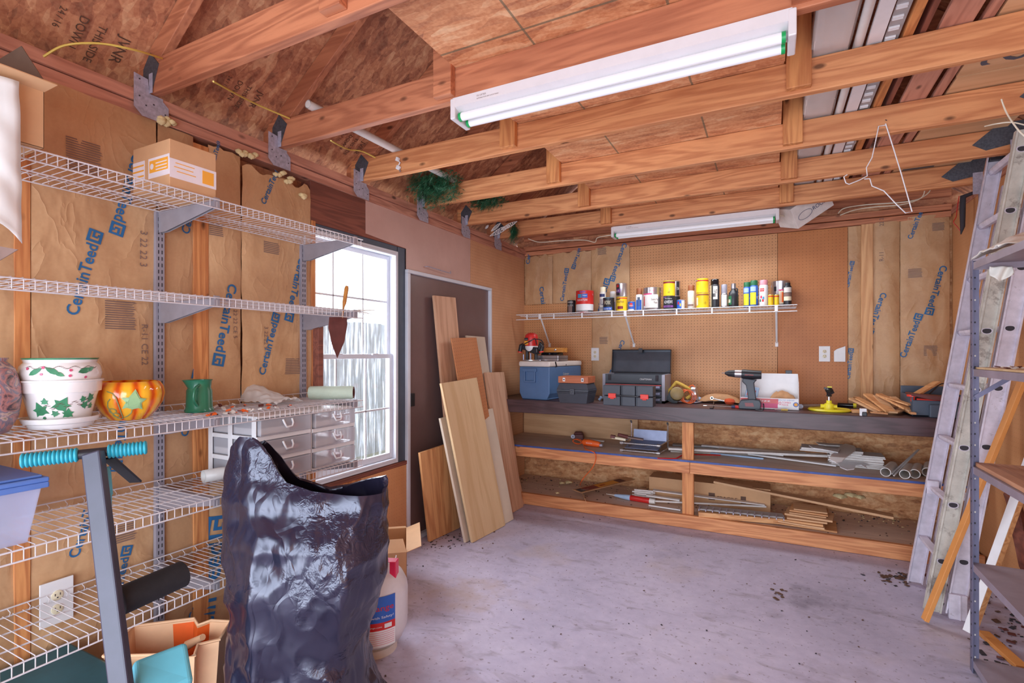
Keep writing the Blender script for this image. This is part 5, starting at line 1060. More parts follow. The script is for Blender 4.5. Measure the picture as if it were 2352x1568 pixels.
for i, ((a_, c_, w_, _), nm) in enumerate(zip(shims, names)):
    h0 = .05 + .012 * (i % 4) if i < 7 else .01; pA = at(*a_, Y=4.6 - .02 * i) if i < 7 else at(*a_, Z=Z0 + .01); pB = at(*c_, Y=4.36 - .005 * i) if i < 7 else at(*c_, Z=Z0 + .008 * (i - 5))
    pA.z = max(pA.z, Z0 + .02); pA.y = max(pA.y, 4.25); pB.y = max(pB.y, 4.25); pB.z = max(Z0 + .012, pB.z); b = MB(); b.bar(pA, pB, w_, .008 if i % 2 else .013); one('wood_shim', b, M['pine_pale'] if i % 3 else M['birch_x'], nm, 'shim', group=gs)
b = MB(); p = at(1975, 950, Z=Z0); b.box(p.x - .04, p.x + .05, p.y + .03, p.y + .12, Z0, Z0 + .02); one('wood_block', b, M['pine_pale'], 'small flat wood block behind the white latch piece', 'block', bevel=.002)
t = thing('latch_fitting', 'small white and black latch fitting at the bench edge near the shims', 'fitting', at(1983, 955, Z=Z0)); b = MB(); b.box(-.02, .02, 0, .02, 0, .05); b.build('white_body', M['white'], parent=t, bevel=.003); b = MB(); b.box(-.008, .02, -.018, 0, 0, .028); b.build('black_catch', M['black'], parent=t, bevel=.004)
# grey tote with things in it
t = thing('grey_tote', 'slate grey plastic tool tote at the right end of the bench', 'tote', (1.005, 4.47, Z0))
b = MB(); b.box(-.15, .17, -.16, .18, 0, .015); b.box(-.15, -.14, -.16, .18, 0, .14); b.box(.16, .17, -.16, .18, 0, .14); b.box(-.15, .17, -.16, -.15, 0, .11); b.box(-.15, .17, .17, .18, 0, .19); b.box(-.06, .17, -.20, -.16, 0, .085); b.build('tub', M['slate'], parent=t, bevel=.006)
b = MB(); b.prism([(-.155, .14), (-.04, .115), (.18, .11), (.18, .128), (-.155, .155)], 'y', -.18, .0); b.build('tray', M['rust'], parent=t, bevel=.003)
p = at(2105, 905, Y=4.33); t = thing('bar_clamp', 'orange-red curved plastic clamp lying on the grey tote', 'clamp', p)
b = MB(); b.tube([(-.0, 0, -.035), (.04, 0, -.037), (.13, -.005, -.043), (.24, -.01, -.035)], .009, 8); b.build('bar', M['redbox'], parent=t, smooth=60)
b = MB(); b.T = Matrix.Translation((-.02, 0, -.03)); b.lathe([(.0, -.02), (.012, -.02), (.012, .012), (.034, .014), (.034, .026), (0, .028)], 18); b.T = Matrix.Identity(4); b.build('knob', M['redbox'], parent=t, smooth=40)
b = MB(); a_ = at(2105, 905, Y=4.40); c_ = at(2153, 877, Y=4.52); b.bar(a_, c_, .05, .014); one('wood_scrap', b, M['pine_pale'], 'pale wood scrap sticking up out of the grey tote', 'wood scrap', bevel=.002)
b = MB(); b.tube(cable([at(2128, 912, Y=4.42), at(2145, 895, Y=4.45), at(2160, 882, Y=4.5), at(2180, 880, Y=4.52)]), .004, 6); one('loose_cable', b, M['black'], 'black cable looping over the grey tote', 'cord')

# ================================================================== MIDDLE SHELF OF THE BENCH
Z1 = .5415
a = at(1200, 958, Y=4.92); c = at(1465, 975, Y=4.92)
b = MB(); b.box(a.x + .02, c.x, 4.915, 4.928, Z1, .80); one('plywood_offcut', b, M['birch_x'], 'long plywood offcut standing on edge behind the middle bench shelf', 'plywood')
p = at(1322, 1010, Z=Z1); t = thing('belt_sander', 'old dark red power tool on the middle bench shelf', 'power tool', (p.x, p.y + .04, Z1), rz=R(15)); b = MB(); b.box(-.04, .07, -.04, .06, 0, .055, 0, .008, .008); b.box(-.03, .06, -.03, .05, .055, .075, 0, .012, .01); b.build('housing', M['rust'], parent=t, bevel=.008, seg=3)
b = MB(); b.T = Matrix.Translation((-.035, -.045, .035)) @ Matrix.Rotation(R(90), 4, 'X'); b.lathe([(.008, 0), (.02, 0), (.02, .012), (.008, .012), (.008, 0)], 18); b.build('pulley', M['galv'], parent=t, smooth=35)
p = at(1352, 1026, Z=Z1); t = thing('jigsaw', 'orange hand tool with orange cord on the middle bench shelf', 'power tool', (p.x, p.y + .03, Z1), rz=R(-6))
b = MB(); b.tube([(-.07, 0, .03), (-.055, 0, .033), (.0, 0, .032), (.08, 0, .027), (.1, 0, .024)], [.018, .03, .032, .027, .02], 16); b.build('housing', M['orange'], parent=t, smooth=40); b = MB(); b.box(.095, .125, -.012, .012, .012, .032); b.build('nose', M['galv'], parent=t); b = MB(); b.text('BLACK', (-.02, -.0335, .03), (1, 0, 0), (0, 0, 1), w=.06, h=.009); b.build('maker_lettering', M['white'], parent=t)
b = MB(); L_ = []
for k in range(26): a_ = k * .5; L_.append(Vector((-.12 + .05 * math.cos(a_), -.01 + .02 * math.sin(a_ * .7), .012 + .03 * (1 + math.sin(a_)) * .7)))
b.tube(L_, .0035, 6); b.build('cord_coil', M['orange'], parent=t, smooth=60)
cab('orange_cable', [Vector((p.x - .05, p.y + .01, Z1 + .012)), at(1345, 1031, Z=Z1 + .006), at(1360, 1036, Z=Z1 + .006), at(1367, 1042, Y=BY - .012), at(1368, 1056, Y=BY - .014), at(1360, 1075, Y=BY - .01), at(1343, 1094, Y=BY + .05), at(1334, 1108, Y=BY + .12), at(1332, 1114, Z=.1)], .004, 'orange', 'orange cord hanging from the middle shelf down to the bottom shelf', 'cord')
b = MB(); a = at(1355, 1010, Z=Z1 + .012); c = at(1388, 1013, Z=Z1 + .012); b.bar(a, c, .02, .012); one('white_stick', b, M['white'], 'short white plastic strip behind the orange tool', 'strip', bevel=.003)
# metal tray frame
p = at(1470, 1020, Z=Z1); t = thing('miter_frame', 'metal frame tray holding brushes on the middle bench shelf', 'tray', (p.x - .02, 4.47, Z1))
a0, a1 = at(1425, 1020, Y=4.35).x - t.location.x, at(1515, 1020, Y=4.35).x - t.location.x
b = MB()
for z in (.012, .075):
    b.tube([(a0 + .02, -.12, z), (a1 - .02, -.12, z)], .007, 10)
    for e in (a0 + .01, a1 - .01): b.tube([(e - .012, -.12, z), (e + .012, -.12, z)], .014, 12)
    b.tube([(a1, -.12, z), (a1 + .03, .2, z)], .006, 8); b.tube([(a0, -.12, z), (a0 + .02, .2, z)], .006, 8)
for e in (a0 + .03, a1 + .02): b.tube([(e, .15, .0), (e, .15, .22)], .006, 8); b.tube([(e - .0, .15, .22), (e, .13, .235)], .009, 8)
b.build('tube_frame', M['chrome'], parent=t, smooth=40)
b = MB(); b.add([(a0 + .03, -.1, .03), (a1 - .02, -.1, .03), (a1, .14, .07), (a0 + .04, .14, .07)], [(0, 1, 2, 3)]); b.add([(a0 + .05, .14, .07), (a1 + .01, .14, .07), (a1 + .01, .16, .16), (a0 + .05, .16, .16)], [(0, 1, 2, 3)]); b.build('tray_sheet', M['steel_l'], parent=t, thick=.003)
b = MB(); b.grid(lambda u, v: Vector((a0 + .05 + (a1 - a0 - .06) * u, -.09 + .16 * v, .025 + .02 * math.sin(PI * v) + .01 * noise.noise(Vector((u * 9, v * 5, 0))))), 16, 8); b.build('mesh_roll', M['silver'], parent=t, smooth=60)
b = MB(); b.tube([Vector((p.x - .11, 4.40, Z1 + .135)), Vector((p.x - .03, 4.43, Z1 + .115))], [.014, .018], 10, 0); b.bar((p.x - .03, 4.43, Z1 + .115), (p.x + .10, 4.45, Z1 + .10), .05, .012, 1); one('paint_brush', b, [M['rust'], M['grey_ink']], 'old paint brush with brown handle lying in the metal tray', 'brush', smooth=40)
b = MB(); b.bar((p.x - .16, 4.39, Z1 + .11), (p.x - .04, 4.40, Z1 + .095), .03, .02); b.bar((p.x - .17, 4.38, Z1 + .12), (p.x - .13, 4.385, Z1 + .115), .036, .024, 1); one('paint_brush', b, [M['cream'], M['rust']], 'pale scrubbing brush lying on the left rim of the metal tray', 'brush', bevel=.002)
# red rod, trim strips, cutouts, tile stack
b = MB(); b.tube([at(1510, 1052, Z=Z1 + .004), at(1552, 1053, Z=Z1 + .004), at(1570, 1043, Z=Z1 + .004), at(1655, 1045, Z=Z1 + .004)], .005, 7); one('red_rod', b, M['red'], 'thin bent red rod lying on the middle bench shelf', 'rod', smooth=60)
st = [((1535, 1029), (1905, 1046), .075, .018, 'dirtwhite', 'long beige trim strip at the back of the middle shelf', .03), ((1545, 1020), (1900, 1040), .09, .012, 'vinylgrey', 'wide taupe strip lying flat behind the white trims', 0.0), ((1612, 1022), (1848, 1042), .06, .012, 'white', 'white trim strip lying left over the beige strips', .02),
      ((1650, 1030), (1800, 1045), .05, .01, 'white', 'white trim piece with curved end on the middle shelf', .022), ((1632, 1040), (1754, 1053), .02, .012, 'paleblue', 'short bluish white strip at the front of the trims', .0), ((1720, 1042), (1922, 1069), .045, .01, 'white', 'long white strip running under the cut-out shapes', .01),
      ((1540, 1036), (1760, 1046), .02, .01, 'offwhite', 'thin off-white strip left of the post', .0)]
for (a_, c_, w_, th, mt, lb, dz) in st:
    b = MB(); pa = at(*a_, Z=Z1 + dz + th / 2); pc = at(*c_, Z=Z1 + dz + th / 2); b.bar(pa, pc, w_, th); b_ = one('trim_offcut', b, M[mt], lb, 'trim', group='white trim pieces on the bench shelf', bevel=.002)
random.seed(8); a = at(1870, 1036, Z=Z1); x0, x1 = at(1862, 1040, Y=4.62).x, at(2040, 1068, Y=4.42).x
for k in range(14):
    b = MB(); dx = random.uniform(-.012, .012); dy = random.uniform(-.01, .01); sk = .28 if k > 10 else .0
    b.T = Matrix.Translation(((x0 + x1) / 2 + .06 + dx - sk * .5, 4.60 + dy, Z1 + .001 + k * .0088)) @ Matrix.Rotation(R(-3 + random.uniform(-1.5, 1.5)), 4, 'Z'); b.box(-.17 - sk * .2, .17, -.09, .09, 0, .0075)
    one('white_tile', b, M['dirtwhite'], 'thin white flat piece, number %s up from the shelf in the squared stack' % ['one', 'two', 'three', 'four', 'five', 'six', 'seven', 'eight', 'nine', 'ten', 'eleven', 'twelve', 'thirteen', 'fourteen'][k], 'tile', group='stack of thin white pieces', bevel=.001)
def cutout(label, pts, z, mat='white'):
    b = MB(); P_ = [at(x, y, Z=z) for x, y in pts]; n = len(P_); b.add([p for p in P_] + [p + Vector((0, 0, .006)) for p in P_], [tuple(range(n - 1, -1, -1)), tuple(range(n, 2 * n))] + [(i, (i + 1) % n, n + (i + 1) % n, n + i) for i in range(n)]); return one('plastic_cutout', b, M[mat], label, 'cut-out')
cutout('white rounded cross-shaped cut-out lying over the trims and stack', [(1905, 1056), (1910, 1044), (1918, 1040), (1932, 1023), (1942, 1020), (1962, 1025), (1966, 1030), (1964, 1037), (1953, 1045), (1940, 1054), (1934, 1060), (1920, 1063)], Z1 + .127)
cutout('white bell-shaped cut-out in front of the cross-shaped one', [(1925, 1064), (1935, 1056), (1950, 1052), (1965, 1056), (1968, 1052), (1985, 1064), (1997, 1068), (1988, 1070), (1992, 1077), (1978, 1069), (1965, 1070), (1962, 1078), (1945, 1080), (1930, 1074)], Z1 + .045)
cutout('jagged white plastic piece on top of the white stack', [(1858, 1024), (1875, 1026), (1900, 1030), (1930, 1033), (1925, 1040), (1890, 1033), (1868, 1030)], Z1 + .135)
cutout('thin white spiky piece sticking out behind the white stack', [(1874, 1016), (1900, 1019), (1935, 1021), (1930, 1025), (1895, 1023), (1880, 1021)], Z1 + .125, 'dirtwhite')
for k, (px, py, qx, qy, lb) in enumerate(((2034, 1084, 2064, 1056, 'leftmost of the white pipe offcuts at the shelf edge'), (2078, 1089, 2096, 1064, 'second white pipe offcut from the left'), (2101, 1088, 2114, 1062, 'third white pipe offcut from the left'), (2130, 1084, 2136, 1062, 'rightmost white pipe offcut beside the ladder'))):
    Pp = at(px, py, Z=Z1 + .032); Q = Pp + (at(qx, qy, Z=Z1 + .032) - Pp).normalized() * .28; b = MB(); b.tube([Pp, Q], .031, 22, 0, False); b.tube([Q, Pp], .0265, 22, 0, False)
    d_ = (Q - Pp).normalized(); s_ = d_.cross(Vector((0, 0, 1))).normalized(); u_ = s_.cross(d_); n = 22; vs = [Pp + (s_ * math.cos(2 * PI * i / n) + u_ * math.sin(2 * PI * i / n)) * r_ for r_ in (.031, .0265) for i in range(n)]; b.add(vs, [(i, (i + 1) % n, n + (i + 1) % n, n + i) for i in range(n)])
    one('pipe_offcut', b, M['pvc'], lb, 'pipe', group='white pipe offcuts', smooth=40)
b = MB(); b.bar(at(2048, 1088, Z=Z1 + .02), at(2110, 1032, Z=Z1 + .12), .012, .006); b.bar(at(2053, 1092, Z=Z1 + .02), at(2108, 1035, Z=Z1 + .12), .008, .006); one('white_strip', b, M['white'], 'thin white strips leaning over the pipe offcuts', 'strip')

# ================================================================== BOTTOM SHELF OF THE BENCH
Z2 = .093
a = at(1460, 1130, Z=Z2)
t = thing('cardboard_carton', 'long brown cardboard carton on the bottom bench shelf', 'box', (-.52, 4.72, Z2)); b = MB(); b.box(-.45, .52, -.09, .12, 0, .19); b.text('FRAGILE', (.12, -.0915, .06), (1, 0, 0), (0, 0, 1), h=.03, mi=1); b.box(.05, .10, -.092, -.0905, .05, .11, 1); b.box(.30, .34, -.092, -.0905, .05, .11, 1)
b.build('carton', [M['cardboard'], M['dk_ink']], parent=t, bevel=.003)
for i, (a_, c_, w_, th, mt, lb, dz) in enumerate((((1642, 1104), (2052, 1186), .10, .018, 'birch_x', 'long board lying slanted over the carton and wood stack', (.20, .12)), ((1604, 1179), (1804, 1196), .07, .04, 'pine_pale', 'short pine block lying at the front right of the post', (.025, .025)),
        ((1605, 1165), (1800, 1185), .10, .012, 'vinylgrey', 'grey corrugated vent strip lying behind the pine block', (.06, .05)), ((1500, 1150), (1760, 1163), .02, .012, 'dirtwhite', 'thin white rod lying behind the vent strip', (.03, .06)),
        ((1500, 1125), (1756, 1158), .06, .008, 'dirtwhite', 'white flat strip slanting across the carton front', (.11, .07)), ((1490, 1160), (1563, 1171), .016, .01, 'white', 'short white strip on the shelf left of the post', (.012, .012)), ((1485, 1137), (1562, 1148), .04, .012, 'dirtwhite', 'dirty white profile piece left of the post', (.05, .05)))):
    b = MB(); pa = at(*a_, Z=Z2 + dz[0]); pc = at(*c_, Z=Z2 + dz[1]); b.bar(pa, pc, w_, th); one('board_offcut', b, M[mt], lb, 'offcut', bevel=.002)
b = MB(); a_ = at(1607, 1168, Z=Z2 + .065); c_ = at(1800, 1190, Z=Z2 + .055)
for k in range(13): q = a_.lerp(c_, k / 12); b.box(q.x - .003, q.x + .003, q.y - .05, q.y + .05, q.z - .003, q.z + .012)
one('vent_ribs', b, M['galv'], 'row of raised grey ribs on the vent strip', 'vent ribs')
# lattice tubes bundle
b = MB()
for k in range(9): z = Z2 + .012 + .017 * (k % 5); y = 4.54 + .02 * (k // 5); x = at(1452 + (k % 3) * 5, 1120, Y=y).x; b.tube([(x, y, z), (x + .16, y + .02, z)], .0075, 8)
one('dowel_bundle', b, M['dirtwhite'], 'bundle of short white tubes lying at the left end of the carton', 'tubes', smooth=50)
# stack of wood pieces
wst = [(-.02, .38, 4.33, 4.6, .0, .012, 0), (-.04, .30, 4.30, 4.5, .013, .022, 3), (.0, .3, 4.30, 4.5, .023, .035, -2), (.03, .29, 4.31, 4.52, .036, .05, 0), (.05, .31, 4.33, 4.55, .051, .064, 4), (.05, .36, 4.36, 4.58, .065, .08, -4), (.07, .31, 4.38, 4.56, .081, .09, 2), (.08, .33, 4.4, 4.6, .091, .101, -2), (.1, .32, 4.42, 4.6, .102, .112, 3)]
wn_ = ['lowest', 'second', 'third', 'fourth', 'fifth', 'sixth', 'seventh', 'eighth', 'topmost']
for (x0, x1, y0, y1, z0, z1, rz), nm in zip(wst, wn_):
    b = MB(); b.T = Matrix.Translation(((x0 + x1) / 2 + .06, (y0 + y1) / 2 + .02, Z2)) @ Matrix.Rotation(R(rz - 4), 4, 'Z'); b.box(-(x1 - x0) / 2, (x1 - x0) / 2, -(y1 - y0) / 2, (y1 - y0) / 2, z0, z1 - .001); one('plywood_piece', b, M['birch_x'] if len(nm) % 2 else M['pine_pale'], '%s plywood piece in the stack on the bottom bench shelf' % nm, 'plywood', group='stack of plywood pieces', bevel=.001)
# blister card
p = at(1325, 1128, Z=Z2 + .045); q = at(1448, 1098, Z=Z2 + .08)
t = thing('blister_package', 'long cardboard tool package with red and yellow print lying slanted', 'package', p.lerp(q, .5)); b = MB(); b.bar(p, q, .13, .004); b.build('card', M['cardboard'], parent=t, world=True)
d_ = (q - p).normalized(); s_ = d_.cross(Vector((0, 0, 1))).normalized(); u_ = s_.cross(d_) * .003
def strip(x0, x1, y0, y1, m_): 
    b = MB(); c0 = p + d_ * x0 * (q - p).length; c1 = p + d_ * x1 * (q - p).length; b.add([c0 + s_ * y0 + u_ * -1, c1 + s_ * y0 + u_ * -1, c1 + s_ * y1 + u_ * -1, c0 + s_ * y1 + u_ * -1, ][::-1] if False else [c0 + s_ * y0 + Vector((0, 0, .0035)), c1 + s_ * y0 + Vector((0, 0, .0035)), c1 + s_ * y1 + Vector((0, 0, .0035)), c0 + s_ * y1 + Vector((0, 0, .0035))], [(0, 1, 2, 3)]); b.build('printed_area', M[m_], parent=t, world=True)
strip(.12, .35, -.045, .045, 'maroon'); strip(.35, .72, -.045, .045, 'ltlabel'); strip(.4, .5, -.01, .02, 'red'); strip(.72, .85, -.045, .045, 'rust'); strip(.02, .11, -.045, .045, 'charcoal')
b = MB(); b.text('SOLDERING', p + d_ * .045 + s_ * .03 + Vector((0, 0, .005)), d_, -s_, w=.07, h=.014); b.text('IRON', p + d_ * .045 + s_ * .008 + Vector((0, 0, .005)), d_, -s_, w=.045, h=.014); b.build('printed_words', M['offwhite'], parent=t, world=True)
b = MB(); r0 = at(1340, 1138, Z=Z2 + .02); b.bar(r0, at(1345, 1150, Y=BY - .006), .05, .003, up=(1, 0, .3)); one('cardboard_flap', b, M['cardboard'], 'torn cardboard flap hanging over the floor rail of the bench', 'cardboard')
# caulk cartridge
p = at(1412, 1137, Z=Z2 + .025); q = at(1505, 1152, Z=Z2 + .025); d_ = (q - p)
t = thing('caulk_tube', 'pale blue and red caulk tube with white nozzle on the bottom shelf', 'caulk tube', p.lerp(q, .5)); b = MB(); b.tube([p + d_ * .36, p + d_ * .40, p + d_ * .86, p + d_ * .88], [.018, .024, .024, .022], 18); b.build('red_sleeve', M['red'], parent=t, world=True, smooth=40)
b = MB(); b.tube([p, p + d_ * .1, p + d_ * .3, p + d_ * .4], [.011, .015, .023, .0245], 16); b.build('blue_body', M['paleblue'], parent=t, world=True, smooth=40)
b = MB(); b.tube([p - d_ * .22, p], [.002, .006], 10); b.build('nozzle', M['offwhite'], parent=t, world=True); b = MB(); b.tube([p + d_ * .87, p + d_ * 1.0], [.024, .02], 16); b.build('end_piece', M['pvc'], parent=t, world=True, smooth=40)
b = MB(); random.seed(2)
for k in range(420):
    x = random.uniform(-2.3, 1.0); y = 4.9 - abs(random.gauss(0, .14)) if k % 3 else random.uniform(4.3, 4.9); s = random.uniform(.003, .011); z = Z2 + .002
    b.cbox((x, y, z + s * .2), (s, s * random.uniform(.4, 2), s * .4), (random.uniform(-.3, .3), random.uniform(-.3, .3), random.uniform(0, 3)), k % 3)
one('shelf_litter', b, [M['dk_ink'], M['slot'], M['insul']], 'dirt, chips and crumbs strewn along the bottom bench shelf', 'litter', kind='stuff')
b = MB()
for k, (px, py, s) in enumerate(((1290, 1108, .03), (1305, 1106, .04), (1280, 1131, .02), (1930, 1138, .05), (1955, 1135, .045), (1975, 1140, .04))):
    p = at(px, py, Z=Z2 + .02) if px < 1500 else at(px, py, Y=4.6); b.T = Matrix.Translation(p); b.lathe([(0, -s * .3), (s, -s * .2), (s * .8, .1 * s), (0, s * .3)], 8, 0, fn=lambda a, z: 1 + .4 * math.sin(a * 3))
b.T = Matrix.Identity(4); one('insulation_scrap', b, M['insul'], 'pale yellow foam scraps lying on the bottom bench shelf', 'insulation', kind='stuff', smooth=60)

# ================================================================== BOARDS LEANING ON THE DOOR
def leaner(label, bl, br, tl, th, mat, xt=XL + .06, name='leaning_board', wtop=None, tr=None):
    p0 = at(*bl, Z=.003); p1 = at(*br, Z=.003); t0 = at(*tl, X=xt)
    ux = (p1 - p0); W = ux.length; uz = (t0 - p0); L = uz.length
    z = uz.normalized(); x = (ux - z * ux.dot(z)); Wp = x.length; x.normalize(); y = z.cross(x)
    # cut the foot so that it stays flat on the floor
    k = ux.dot(z)
    tw = Wp if tr is None else (at(*tr, X=xt) - t0).dot(x)
    b = MB(); b.add([(0, 0, 0), (Wp, 0, k), (Wp, th, k), (0, th, 0), (0, 0, L), (tw, 0, L + k * .6), (tw, th, L + k * .6), (0, th, L)], [(0, 3, 2, 1), (4, 5, 6, 7), (0, 1, 5, 4), (1, 2, 6, 5), (2, 3, 7, 6), (3, 0, 4, 7)])
    me = MB(); me = b
    o = me.build(name, M[mat], parent=None, label=label, cat='board', bevel=.0015)
    # build() recentred the mesh; put it back in the board's own frame
    off = o.location.copy(); m = Matrix((x, y, z)).transposed()
    o.location = p0 + m @ off; o.rotation_euler = m.to_euler(); return o
leaner('tall wood-grain board, the highest of the boards leaning on the door', (1046, 1216), (1092, 1192), (997, 678), .02, 'oak_dull', xt=XL + .045)
leaner('pale board standing at the back of the leaning boards near the door frame', (1126, 1200), (1168, 1176), (1070, 770), .012, 'whiteboard', xt=XL + .03)
leaner('piece of perforated brown hardboard among the leaning boards', (1110, 1216), (1162, 1186), (1037, 776), .012, 'peg_loose', xt=XL + .14, name='pegboard_offcut')
leaner('long brown board, behind and right of the pale boards', (1160, 1188), (1202, 1163), (1114, 855), .016, 'oak_dull', xt=XL + .12)
leaner('narrow brown board at the right end of the leaning boards', (1190, 1166), (1207, 1156), (1150, 996), .012, 'oak_dull', xt=XL + .06)
leaner('whitish narrow board just right of the front birch board', (1130, 1220), (1180, 1192), (1080, 946), .016, 'whiteboard', xt=XL + .21)
leaner('narrow pale board just left of the front birch board', (1070, 1246), (1094, 1232), (1012, 960), .02, 'whiteboard', xt=XL + .20)
leaner('broad birch plywood board leaning in front of all the others', (1086, 1246), (1161, 1206), (1014, 880), .02, 'birch', xt=XL + .24)
leaner('short board with bold oak grain standing lowest beside the door frame', (987, 1244), (1056, 1212), (965, 1040), .02, 'oak', xt=XL + .12)

# ================================================================== ON THE LEFT WIRE SHELVES
zc = SH['third'] + .0018
# stacked pots
px = at(143, 960, Z=zc, ); C0 = Vector((-2.135, .845, zc))
def decal(b, c, r_at, ang, z, pts, mi, off=.0015):
    vs = [];
    for (x, y) in pts:
        rr = r_at(z + y) + off; a = ang + x / rr; vs.append((rr * math.cos(a), rr * math.sin(a), z + y))
    b.add(vs, [tuple(range(len(vs)))], mi)
def leafpts(s, rot=0, kind='ivy'):
    base = [(0, -.5), (.28, -.42), (.5, -.5), (.38, -.1), (.62, .15), (.28, .2), (0, .7), (-.28, .2), (-.62, .15), (-.38, -.1), (-.5, -.5), (-.28, -.42)] if kind == 'ivy' else [(0, -.6), (.2, -.3), (.26, 0), (.18, .35), (0, .65), (-.18, .35), (-.26, 0), (-.2, -.3)]
    c, s_ = math.cos(rot), math.sin(rot); return [((x * c - y * s_) * s, (x * s_ + y * c) * s) for x, y in base]
def rprof(prof):
    def f(z):
        for (r0, z0), (r1, z1) in zip(prof[:-1], prof[1:]):
            if z1 != z0 and min(z0, z1) <= z <= max(z0, z1): return r0 + (r1 - r0) * (z - z0) / (z1 - z0)
        return prof[-1][0]
    return f
FC = math.atan2(-C0.y, -C0.x)       # towards the camera
t = thing('pot_saucer', 'white ceramic saucer under the stacked flower pots', 'saucer', C0)
b = MB(); b.lathe([(.078, 0), (.084, .004), (.088, .016), (.098, .02), (.104, .036), (.101, .037), (.09, .022), (.08, .012), (0, .01)], 40); b.build('saucer', M['ceramic'], parent=t, smooth=40)
t = thing('flower_pot', 'white ceramic flower pot with green ivy pattern standing in the saucer', 'flower pot', C0 + Vector((0, 0, .012)))
pf = [(.072, 0), (.075, .003), (.098, .108), (.107, .109), (.109, .142), (.114, .144), (.114, .149), (.106, .15), (.1, .11), (.07, .012), (0, .01)]
b = MB(); b.lathe(pf, 40); pr = rprof([(.075, .003), (.098, .108)])
for (da, z, s, rt) in ((-.62, .055, .038, .3), (-.45, .082, .018, 0), (-.52, .028, .009, 2), (.02, .07, .040, -.5), (-.18, .042, .018, .6), (.2, .04, .026, 0), (.62, .085, .018, .4), (.72, .065, .022, -.6), (.9, .088, .026, .5), (.98, .06, .018, 0)): decal(b, C0, pr, FC + da, z, leafpts(s, rt), 1)
for k in range(26): decal(b, C0, pr, FC - .5 + k * .055, .06 + .008 * math.sin(k * .9) + k * .0006, [(-.004, 0), (.004, .0015), (.004, .003), (-.004, .0015)], 2)
b.build('pot_body', [M['ceramic'], M['leafgreen'], M['rust']], parent=t, smooth=40)
t = thing('flower_pot', 'squat white ceramic pot with holly leaves and berries nested in the ivy pot', 'flower pot', C0 + Vector((0, 0, .150)))
pf = [(.06, -.02), (.085, .0), (.104, .012), (.109, .032), (.104, .056), (.094, .068), (.097, .078), (.101, .083), (.096, .082), (.088, .068), (.095, .05), (0, .01)]
b = MB(); b.lathe(pf, 40, mis=[0, 0, 0, 0, 0, 0, 1, 1, 0, 0, 0, 0]); pr = rprof(pf[1:6])
for (da, z, s, rt) in ((-.62, .04, .034, -1.0), (-.2, .042, .034, 1.0), (-.05, .032, .026, 1.1), (.58, .042, .036, -1.3), (.75, .046, .026, -1.1)): decal(b, C0, pr, FC + da, z, leafpts(s, rt, 'holly'), 1)
for (da, z) in ((-.42, .053), (-.45, .032), (.22, .044), (.2, .026), (.6, .02), (-.85, .05)): decal(b, C0, pr, FC + da, z, [(.0045 * math.cos(q), .0045 * math.sin(q)) for q in [2 * PI * k / 10 for k in range(10)]], 2, .002)
for k in range(46): decal(b, C0, pr, FC - .9 + k * .042, .052 + .004 * math.sin(k * .7), [(-.003, 0), (.003, .001), (.003, .0022), (-.003, .0012)], 3)
b.build('pot_body', [M['ceramic'], M['leafgreen'], M['berry'], M['dk_ink']], parent=t, smooth=40)
# pumpkin bowl
Cp = Vector((-2.165, 1.065, zc)); t = thing('pumpkin_bowl', 'glossy orange pumpkin-shaped ceramic bowl with a green leaf', 'bowl', Cp); FC2 = math.atan2(-Cp.y, -Cp.x)
pf = [(.055, 0), (.062, .003), (.086, .03), (.106, .065), (.112, .095), (.108, .122), (.096, .141), (.09, .143), (.1, .12), (.1, .09), (.08, .03), (0, .015)]
b = MB(); b.lathe(pf, 72, fn=lambda a, z: 1 - .035 * (1 - abs(math.cos(a * 6))) ** 2); bo = b.build('bowl', M['pumpkin'], parent=t, smooth=60)
b = MB(); pr = rprof(pf[1:7]); decal(b, Cp, pr, FC2 + .12, .075, leafpts(.062, -.1), 0, .004); decal(b, Cp, pr, FC2 + .12, .075, leafpts(.05, -.1), 0, .006); lf = b.build('leaf_relief', M['leafpale'], parent=t)
b = MB(); pts = [(-.62, .112), (-.45, .105), (-.36, .09), (-.3, .06), (-.27, .03), (-.26, .012), (-.35, .008), (-.5, .012), (-.6, .03), (-.66, .055), (-.6, .075), (-.52, .085)]
def onb(a, z): rr = pr(z) + .001; return Vector((rr * math.cos(FC2 + a), rr * math.sin(FC2 + a), z))
b.tube([onb(a, z) for a, z in pts], .002, 5); b.tube([onb(-.55 + .13 * math.cos(q), .04 + .009 * math.sin(q)) for q in [k * .5 for k in range(14)]], .0018, 5); b.tube([onb(-.48 + .13 * math.cos(q), .024 + .008 * math.sin(q)) for q in [k * .5 for k in range(14)]], .0018, 5)
b.tube([onb(.1, .052), onb(.06, .03), onb(-.08, .018), onb(-.2, .014)], .0018, 5); b.build('vine_relief', M['vine'], parent=t, smooth=60)
# vase at the left edge
t = thing('marbled_vase', 'marbled pink and grey vase at the far left of the pot shelf', 'vase', Vector((-2.15, .655, zc))); b = MB(); b.lathe([(.05, 0), (.06, .004), (.082, .05), (.09, .11), (.088, .15), (.075, .2), (.055, .225), (.06, .235), (.05, .235), (.048, .22), (0, .2)], 36); b.build('vase_body', M['vase'], parent=t, smooth=50)
